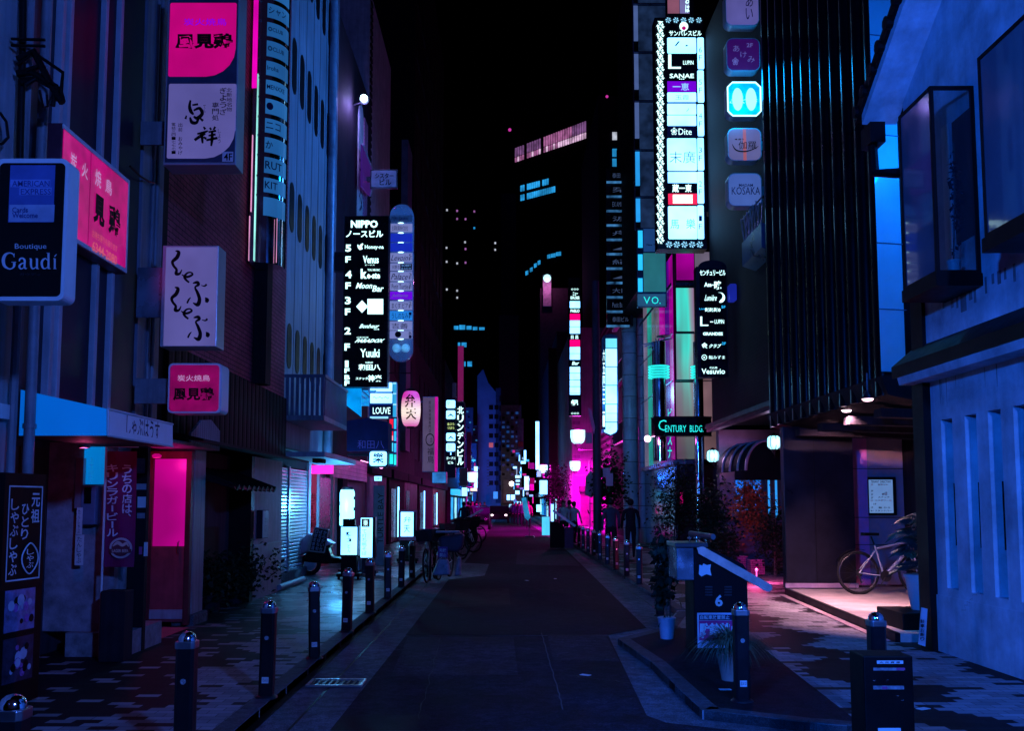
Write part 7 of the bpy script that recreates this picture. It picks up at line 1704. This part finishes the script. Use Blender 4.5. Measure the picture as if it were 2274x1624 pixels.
# pines and dark trees mid-right
for (u, v, h, cr, n, lb, sd) in ((1237, 1175, 3.6, (.75, .7, 1.0), 1900, 'dark pine like street tree left of the magenta lamp wall', 31), (1352, 1215, 3.4, (.55, .5, 1.3), 1700, 'dark tree by the utility pole behind the walking couple', 32), (1222, 1160, 3.0, (.6, .6, .8), 1200, 'smaller dark street tree behind the pine', 33)):
    q = at_z(u, v); k = thing('street_tree', lb, 'tree', (q.x, q.y, 0), 'street trees on the right')
    b = MB(); b.tube([(q.x, q.y, 0), (q.x + .05, q.y, h * .5), (q.x - .05, q.y, h * .9)], [.07, .05, .02], 8)
    for i in range(8): a = i * 2.4; zz_ = h * (.4 + .065 * i); b.tube([(q.x, q.y, zz_), (q.x + .7 * cr[0] * math.cos(a), q.y + .7 * cr[1] * math.sin(a), zz_ + .2)], [.03, .01], 5)
    b.build('trunk', m_bark, k); foliage(n, (q.x, q.y, h - cr[2] * .9), cr, .15, 0, sd, hole=.5).build('crown', m_leafd, k, normals=False)
# kiosk signs and lit clutter to the right of the far road
for nm, lb, Y, r, m in (
    ('lit_board', 'lit white double sign on a post right of the blue banner', 48, (1198, 1067, 1216, 1099), e_white), ('lit_board', 'small white lit box at the kiosk foot', 48, (1191, 1121, 1203, 1138), e_white),
    ('lit_board', 'cyan lit panel with columns of text by the kiosk', 47, (1203, 1148, 1221, 1190), E('kiosk_cyan', (.08, .6, .95), 1.1)), ('lit_board', 'slim white lit column right of the kiosk panel', 47.3, (1223, 1120, 1230, 1182), e_white),
    ('lit_board', 'tall thin white lit strip on the brown narrow house', 80, (1189, 936, 1198, 1044), e_white), ('lit_board', 'stack of white lit squares by the far blue wall, upper', 95, (1144, 1056, 1155, 1063), e_white),
    ('lit_board', 'second white lit square of the far stack', 95, (1145, 1066, 1155, 1071), e_white), ('lit_board', 'third white lit square of the far stack', 95, (1145, 1074, 1154, 1078), e_white), ('lit_board', 'dark framed lit square below the far stack', 95, (1144, 1090, 1154, 1099), e_white),
    ('lit_board', 'lit white sign with a curved dark notch, left of two at the street end', 110, (1125, 1099, 1133, 1112), e_white), ('lit_board', 'lit white sign, right of two at the street end', 110, (1134, 1099, 1144, 1112), e_white),
    ('lit_board', 'white lit sign with rose panels above the blue banner', 76, (1164, 1058, 1175, 1090), e_white), ('lit_board', 'rose framed square board beside the lit sign with rose panels', 75, (1176, 1062, 1187, 1074), M('rose_board', (.25, .05, .1), .6)),
    ('lit_board', 'pale grey square board over the rose framed one', 75, (1177, 1028, 1187, 1042), m_lgrey), ('lit_board', 'brown square board low beside the kiosk', 70, (1176, 1075, 1186, 1090), M('brown_board', (.22, .12, .14), .6)),
    ('lit_board', 'cyan lit cells high on the blue grey pillar sign', 100, (1163, 1000, 1169, 1024), e_white), ('lit_board', 'wide white lit bar under the cyan cells', 99, (1156, 1024, 1168, 1031), e_white), ('lit_board', 'thin white lit tube beside the dark ladder rungs', 98, (1155, 1038, 1158, 1062), e_white),
    ('lit_board', 'grey panel stack above the red square on the far right', 104, (1149, 930, 1163, 1000), m_grey), ('lit_board', 'red square panel on the grey stack', 103.5, (1150, 981, 1162, 993), M('red_board', (.5, .08, .06), .6)),
    ('lit_board', 'round cornered cyan shop sign under the left of three lamps', 60, (1192, 1046, 1202, 1060), E('pale_sky', (.2, .6, .8), .9)),
    ('lit_board', 'low white lit shop window at the right of the far crowd', 100, (1130, 1120, 1137, 1128), e_white2), ('lit_board', 'small blue lit shop window behind the far crowd', 100, (1139, 1113, 1150, 1120), e_cyan), ('lit_board', 'blue lit shop window on the left behind the far people', 100, (1055, 1122, 1066, 1132), e_cyan),
    ('lit_board', 'blue lit banner board at the street end between towers', 108, (1095, 1092, 1106, 1109), E('far_blue', (.02, .30, .8), .9))):
    sign(nm, lb, Y, r, .3, m_case, [(r[0] + .5, r[1] + .5, r[2] - .5, r[3] - .5, m)], cat='lit sign')
rb = random.Random(12)
hue = ['white', 'cyan', 'blue', 'pale', 'rose']
mts = [e_white, e_cyan, E('far_board_blue', (.02, .16, .6), .9), E('far_board_pale', (.25, .45, .6), .8), E('far_board_rose', (.6, .02, .25), .8)]
spots_ = [(1036 + (i % 5) * 5.6, 1004 + i * 8.2, 78 + i * 2.2, i) for i in range(13)] + [(1138 + (i * 7) % 48, 1000 + i * 5.2, 112 - i * 1.6, i + 13) for i in range(24)]
shp = ['upright', 'square', 'wide']
nth = ordn + ['eleventh', 'twelfth', 'thirteenth', 'fourteenth', 'fifteenth', 'sixteenth', 'seventeenth', 'eighteenth', 'nineteenth', 'twentieth', 'twenty first', 'twenty second', 'twenty third', 'twenty fourth']
for u, v, Y, i in spots_:
    wd, ht = ((3, 15), (6, 6), (9, 5))[i % 3]
    sign('lit_board', 'tiny %s %s lit board, %s from the top of the far %s cluster' % (hue[(i * 3) % 5], shp[i % 3], nth[i if i < 13 else i - 13], 'left' if i < 13 else 'right'), Y, (u, v, u + wd, v + ht), .25, m_case, [(u + .3, v + .3, u + wd - .3, v + ht - .3, mts[(i * 3) % 5])], cat='lit sign', group='tiny far lit boards')
rb = random.Random(4)
for i in range(7):
    for sd, X_ in (('left', -4.62), ('right', 4.62)):
        y0 = 76 + i * 5.6; c_ = (i + (sd == 'right')) % 3
        k = thing('far_shop_front', 'far shop front with %s light, %s of the %s row before the street end' % (('cyan', 'white', 'deep blue')[c_], ordn[i], sd), 'shop front', (X_, y0, 0), 'far lit shop fronts')
        s_ = 1 if sd == 'left' else -1
        MB().box(X_, X_ + s_ * .3, y0, y0 + 4.6, 0, 2.9).build('front', m_dark2, k)
        MB().box(X_ + s_ * .3, X_ + s_ * .33, y0 + .6, y0 + 3.8, .3, 2.1).build('lit_window', (E('far_shop_cyan', (.02, .40, .9), 1.0, var=.5), E('far_shop_white', (.3, .8, 1), 1.1, var=.5), E('far_shop_blue', (.01, .14, .6), .9, var=.5))[c_], k)
        MB().box(X_ + s_ * .3, X_ + s_ * .9, y0 + .2, y0 + 4.4, 2.3, 2.75).build('fascia_sign', (e_cyan, m_dark2, mts[3], m_dark2)[(i + c_) % 4], k)
b = MB()
t = thing('cloth_banner', 'slanting pale blue cloth banner on a pole beside the road', 'banner', (1.5, 45, 0)); q1 = [at_y(u, v, 45) for u, v in ((1158, 1107), (1168, 1105), (1178, 1150), (1172, 1157), (1165, 1150))]
MB().prism(q1, (0, .03, 0)).build('cloth', E('banner_cyan', (.02, .30, .60), .7, var=.4, scale=4), t); b = MB(); q = at_y(1176, 1150, 45.1); b.tube([(q.x, 45.1, 0), (q.x - .12, 45.1, 2.0)], .02); b.lathe([(.25, 0), (.2, .08)], (q.x, 45.1, 0), 14); b.build('pole', m_metal, t)
# end of the street: blue tower, dark towers
w_step = E('step_window', (.02, .18, .45), .8, sample=False)
t = building('blue_tower', 'blue lit apartment tower with balcony notches at the end of the street', (-3.5, 120, 0))
def fb(u0, v0, u1, v1, Y, d, mat, name, par): x0, x1, z0, z1 = rect(u0, v0, u1, v1, Y); return MB().box(x0, x1, Y, Y + d, z0, z1).build(name, mat, par)
m_bt = E('blue_tower_wall', (.012, .075, .33), .55, var=.35, scale=.12, sample=False)
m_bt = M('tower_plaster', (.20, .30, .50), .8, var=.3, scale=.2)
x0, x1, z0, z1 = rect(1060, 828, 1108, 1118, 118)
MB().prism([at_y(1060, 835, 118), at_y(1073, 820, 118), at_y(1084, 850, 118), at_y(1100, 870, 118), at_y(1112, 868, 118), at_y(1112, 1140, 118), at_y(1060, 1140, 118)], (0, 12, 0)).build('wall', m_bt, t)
for i in range(9):
    for u0, u1 in ((1086, 1095), (1098, 1107)):
        fb(u0, 900 + i * 21, u1, 910 + i * 21, 117.9, .08, m_black if (i, u0) != (4, 1086) else E('tower_pink_win', (.5, .1, .14), .8), 'window', t)
    fb(1081, 1022 + i * 7, 1087, 1024 + i * 7, 117.7, .3, m_grey, 'balcony', t)
light('tower_fill', (-3.6, 104, 4.5), (.01, .16, 1), 2600, .6, t)  # blue fill with a housing, added to light the tower
b = MB(); b.box(-3.9, -3.3, 103.2, 103.6, 4.2, 4.8); b.tube([(-3.6, 103.4, 0), (-3.6, 103.4, 4.3)], .08); b.build('tower_fill_housing', m_black, t)
for i in range(10): fb(1109, 880 + i * 22, 1112.5, 892 + i * 22, 117.8, .3, m_dark2, 'balcony', t)
fb(1101, 862, 1112.4, 1118, 117.94, .04, M('tower_shade', (.05, .08, .15), .8), 'shade_sheet', t)  # dark sheet paints the shade on the right side of the tower
t = building('stepped_house', 'dim blue stepped house with lit slits left of the blue tower', (-5, 112, 0))
for k_, (u0, v0, u1, Yk) in enumerate(((1034, 905, 1050, 113), (1048, 945, 1060, 115), (1040, 985, 1058, 111))):
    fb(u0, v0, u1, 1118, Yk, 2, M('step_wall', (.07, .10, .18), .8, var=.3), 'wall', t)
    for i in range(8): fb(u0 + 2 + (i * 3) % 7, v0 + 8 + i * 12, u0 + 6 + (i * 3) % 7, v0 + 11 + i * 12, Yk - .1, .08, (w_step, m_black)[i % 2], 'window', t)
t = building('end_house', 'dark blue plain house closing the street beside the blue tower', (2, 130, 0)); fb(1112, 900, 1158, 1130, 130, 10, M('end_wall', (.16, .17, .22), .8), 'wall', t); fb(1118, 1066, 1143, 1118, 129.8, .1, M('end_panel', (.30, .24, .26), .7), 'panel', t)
for i in range(14):
    for j in range(4):
        if (i * 5 + j * 3) % 4 == 0: continue
        fb(1115 + j * 10, 915 + i * 10.5, 1121 + j * 10, 920 + i * 10.5, 129.85, .1, (E('end_win_blue', (.01, .07, .30), .6, sample=False), m_black, E('end_win_navy', (.01, .03, .14), .6, sample=False))[(i + j * 2) % 3], 'window', t)
light('end_lamp', (at_y(1136, 1075, 127).x, 126, at_y(1136, 1075, 127).z), (1, .62, .5), 40, .2, t); o = MB().ball(at_y(1136, 1075, 127), .33).build('end_lamp_globe', E('warm_globe', (1, .9, .9), 6, var=0), t)
t = building('dark_slim_tower', 'slim dark blue tower rising over the street end', (-.5, 150, 0)); fb(1108, 700, 1152, 1130, 150, 12, M('slim_wall', (.10, .09, .16), .8), 'wall', t); fb(1112, 430, 1146, 900, 152, 12, M('slim_upper', (.03, .02, .05), .8), 'upper_wall', t)
t = building('left_skyscraper', 'black skyscraper with scattered tiny lit windows left of the street end', (-8, 230, 0)); Y = 230
fb(984, 330, 1110, 1130, Y, 30, M('tower_black', (.006, .004, .008), .9), 'wall', t)
w_p, w_c, w_v = E('win_pale', (.75, .8, .95), .6, var=.3, sample=False), E('win_cyan', (.02, .33, .75), .9, var=.5, scale=.4, sample=False), E('win_mauve', (.35, .12, .40), .8, var=.5, scale=.4, sample=False)
sx = lambda x: 930.2 + x / 3.49; sy = lambda y: 199.3 + y / 3.49
for x, y, m in ((218, 932, w_p), (297, 938, w_v), (430, 943, w_v), (297, 1000, w_v), (362, 1002, w_v), (430, 1072, w_c), (358, 1182, w_p), (592, 1188, w_p), (592, 1240, w_p), (215, 1225, w_p), (362, 1234, w_v), (216, 1333, w_p), (362, 1340, w_v), (297, 1346, w_p), (217, 1548, w_p), (297, 1558, w_p), (297, 1612, w_p), (138, 986, w_p)):
    fb(sx(x - 7), sy(y - 8), sx(x + 6), sy(y + 7), Y - .2, .15, m, 'window', t)
for i, (u0, u1, v0, v1) in enumerate(((1008, 1018, 724, 732), (1020, 1033, 722, 732), (1036, 1047, 724, 732), (1050, 1060, 726, 733), (1064, 1076, 727, 733), (1017, 1022, 761, 771), (1025, 1036, 761, 771), (1030, 1034, 803, 814), (1038, 1048, 803, 814))): fb(u0, v0, u1, v1, Y - .25, .15, w_c, 'window', t)
t = building('right_skyscraper', 'black skyscraper with slanting bands of lit office windows', (12, 200, 0))
pA, pB = at_y(1138, 600, 200), at_y(1345, 600, 184); dx = Vector((pB.x - pA.x, pB.y - pA.y, 0)); b = MB()
b.prism([(pA.x, pA.y, -1), (pB.x, pB.y, -1), (pB.x + 6, pB.y + 30, -1), (pA.x + 2, pA.y + 30, -1)], (0, 0, 92)); b.build('wall', m_black and M('tower_black', (.006, .004, .008), .9), t)
nrm = Vector((dx.y, -dx.x, 0)).normalized() * .25
def face(u, v):
    d = ray(u, v); o_ = Vector((0, 0, EYE)); n_ = Vector((dx.y, -dx.x, 0)); k = (Vector((pA.x, pA.y, 0)) - o_).dot(n_) / d.dot(n_); return o_ + d * k
def wq(pts, m):
    b = MB(); q = [face(u, v) + nrm for u, v in pts]; b.prism(q, -nrm * .6); b.build('window', m, t)
w_off = [E('office_%d' % i, c, s, var=.5, scale=.6, sample=False) for i, (c, s) in enumerate((((.45, .14, .35), .7), ((.22, .09, .26), .7), ((.8, .5, .75), .9)))]
n = 30
for i in range(n):
    x = 750 + 555 * i / n
    if 808 < x < 832 or 935 < x < 955: continue
    top = 455 - (x - 750) * .385; bot = top + 108 + (x - 750) * .045; mid = top + .62 * (bot - top); wd = 555 / n * .62
    up = w_off[0] if 955 < x < 1180 else w_off[1]
    wq([(sx(x), sy(mid)), (sx(x + wd), sy(mid - wd * .385)), (sx(x + wd), sy(top - wd * .385)), (sx(x), sy(top))], up)
    wq([(sx(x), sy(bot)), (sx(x + wd), sy(bot - wd * .34)), (sx(x + wd), sy(mid + 6 - wd * .385)), (sx(x), sy(mid + 6))], w_off[2] if i % 3 == 1 or x > 1080 else w_off[0])
for row, y0, x1 in ((0, 745, 1000), (1, 818, 1060)):
    x = 792
    while x < x1:
        if not (820 < x < 835 or (row == 0 and 940 < x < 962)):
            y = y0 - (x - 792) * .26; wq([(sx(x), sy(y + 45)), (sx(x + 12), sy(y + 42)), (sx(x + 12), sy(y - 3)), (sx(x), sy(y))], w_c)
        x += 17
for x, y, w_ in ((1000, 1282, 22), (1028, 1274, 34), (1068, 1262, 36)): wq([(sx(x), sy(y + 28)), (sx(x + w_), sy(y + 24)), (sx(x + w_), sy(y - 6)), (sx(x), sy(y))], w_c)
for x, y in ((832, 1410), (866, 1385), (898, 1352), (926, 1330)): wq([(sx(x), sy(y + 30)), (sx(x + 18), sy(y + 22)), (sx(x + 18), sy(y - 8)), (sx(x), sy(y))], w_c)
t = building('right_back_tower', 'dim dark tower with three lit windows above the ladder sign', (9, 90, 0)); Y = 90
fb(1330, 212, 1420, 700, Y, 20, M('tower_dim', (.03, .015, .045), .9), 'wall', t)
for v, m in ((293, w_p), (330, w_c), (352, w_c)): fb(1360, v, 1370, v + 17, Y - .1, .08, m, 'window', t)
for u, v, lb in ((1132, 288, 'small red aircraft warning light left of the office bands'), (1348, 214, 'small red aircraft warning light on the dim right tower')):
    o = MB().ball(at_y(u, v, 198 if u < 1200 else 89), .35 if u < 1200 else .14).build('warning_light', E('warn', (.8, .05, .5), .7, var=0, sample=False)); tag(o, lb, 'warning light')
t = building('lit_top_house', 'dark house with a bright lamp washing its pink top over the brown narrow house', (8, 110, 0)); fb(1200, 640, 1264, 1100, 122, 8, M('top_house', (.05, .02, .04), .8), 'wall', t); fb(1206, 610, 1224, 680, 121.5, .4, M('top_panel', (.5, .3, .42), .8), 'sign_panel', t)
q = at_y(1215, 618, 120.2); MB().ball(q, .5).build('top_lamp', E('top_lamp', (.5, 1, 1.1), 1.5, var=0), t); light('top_lamp_light', (q.x, 119.8, q.z - .6), (1, .3, .85), 160, .3, t)

# ================================================================ cables, fill lamps added behind the viewer
t = thing('cable_bundle', 'black bundle of tangled cables on the near pole at the left edge', 'cables', (-3.9, 7.6, 4)); b = MB(); rnd = random.Random(3)
b.tube([at_y(52, -60, 7.6), at_y(50, 120, 7.6), at_y(44, 360, 7.6)], .03, 8)
for i in range(9):
    p0 = at_y(40 + rnd.uniform(-10, 20), 130 + rnd.uniform(0, 60), 7.55); b.tube([p0, p0 + Vector((.12, .02, rnd.uniform(-.03, .1))), at_y(110 + rnd.uniform(-10, 30), 165 + rnd.uniform(-10, 50), 7.5), at_y(130 + rnd.uniform(-20, 12), 215 + rnd.uniform(-30, 30), 7.5)], rnd.uniform(.012, .03), 7)
b.tube([at_y(0, 250, 7.3), at_y(14, 270, 7.3), at_y(18, 305, 7.3), at_y(6, 318, 7.3), at_y(0, 320, 7.3)], .012, 6)
b.tube([at_y(88, 200, 7.5), at_y(96, 238, 7.5), at_y(106, 236, 7.5), at_y(104, 210, 7.5)], .01, 6)
for v in (86, 100): b.tube([at_y(25, v, 7.5), at_y(100, v + 2, 7.5)], .012, 6)
b.build('cables', m_black, t, smooth=60)
tag(MB().tube([at_x(289, 369, -4.08), at_x(310, 390, -4.08), at_x(330, 403, -4.08), at_x(344, 406, -4.08)], .012, 6).build('wall_cable', m_black), 'thin black cable crossing the pale pilaster of the hotpot house', 'cable')
def added_fill_lamp(label, x, y, z, c, e, r=.25, aim=None, cone=None):
    k = thing('street_lamp', label, 'street lamp', (x, y, 0), 'added fill lamps behind the viewer'); b = MB(); b.tube([(x, y, 0), (x, y, z - r * 1.2)], .06, 10); b.build('pole', m_dmetal, k)  # assumed street lamp with pole and glass, added out of view for its light
    b = MB(); b.lathe([(r * .5, -r), (r, 0), (r * .8, r * .8)], (x, y, z), 20); b.build('lamp_glass', E('fill_lamp_glass', c, 2.5, var=0), k, smooth=50)
    p = Vector((x, y + r * 1.5, z)); light('lamp_light', p, c, e, r, k, cone, (Vector(aim) - p).to_track_quat('-Z', 'Y').to_euler() if aim else None)
added_fill_lamp('assumed blue street lamp added as fill, unseen behind the viewer on the right', 3.0, -2.0, 4.8, (.06, .19, 1.0), 3000)  # unseen lamp added as blue fill for the near left side and pavement
added_fill_lamp('assumed blue spot lamp added for the white house, unseen behind the viewer on the left', -3.2, -2.0, 4.6, (.004, .14, 1.0), 5600, aim=(5.4, 11, 3.2), cone=62)  # unseen spot added behind the viewer to turn the white house blue
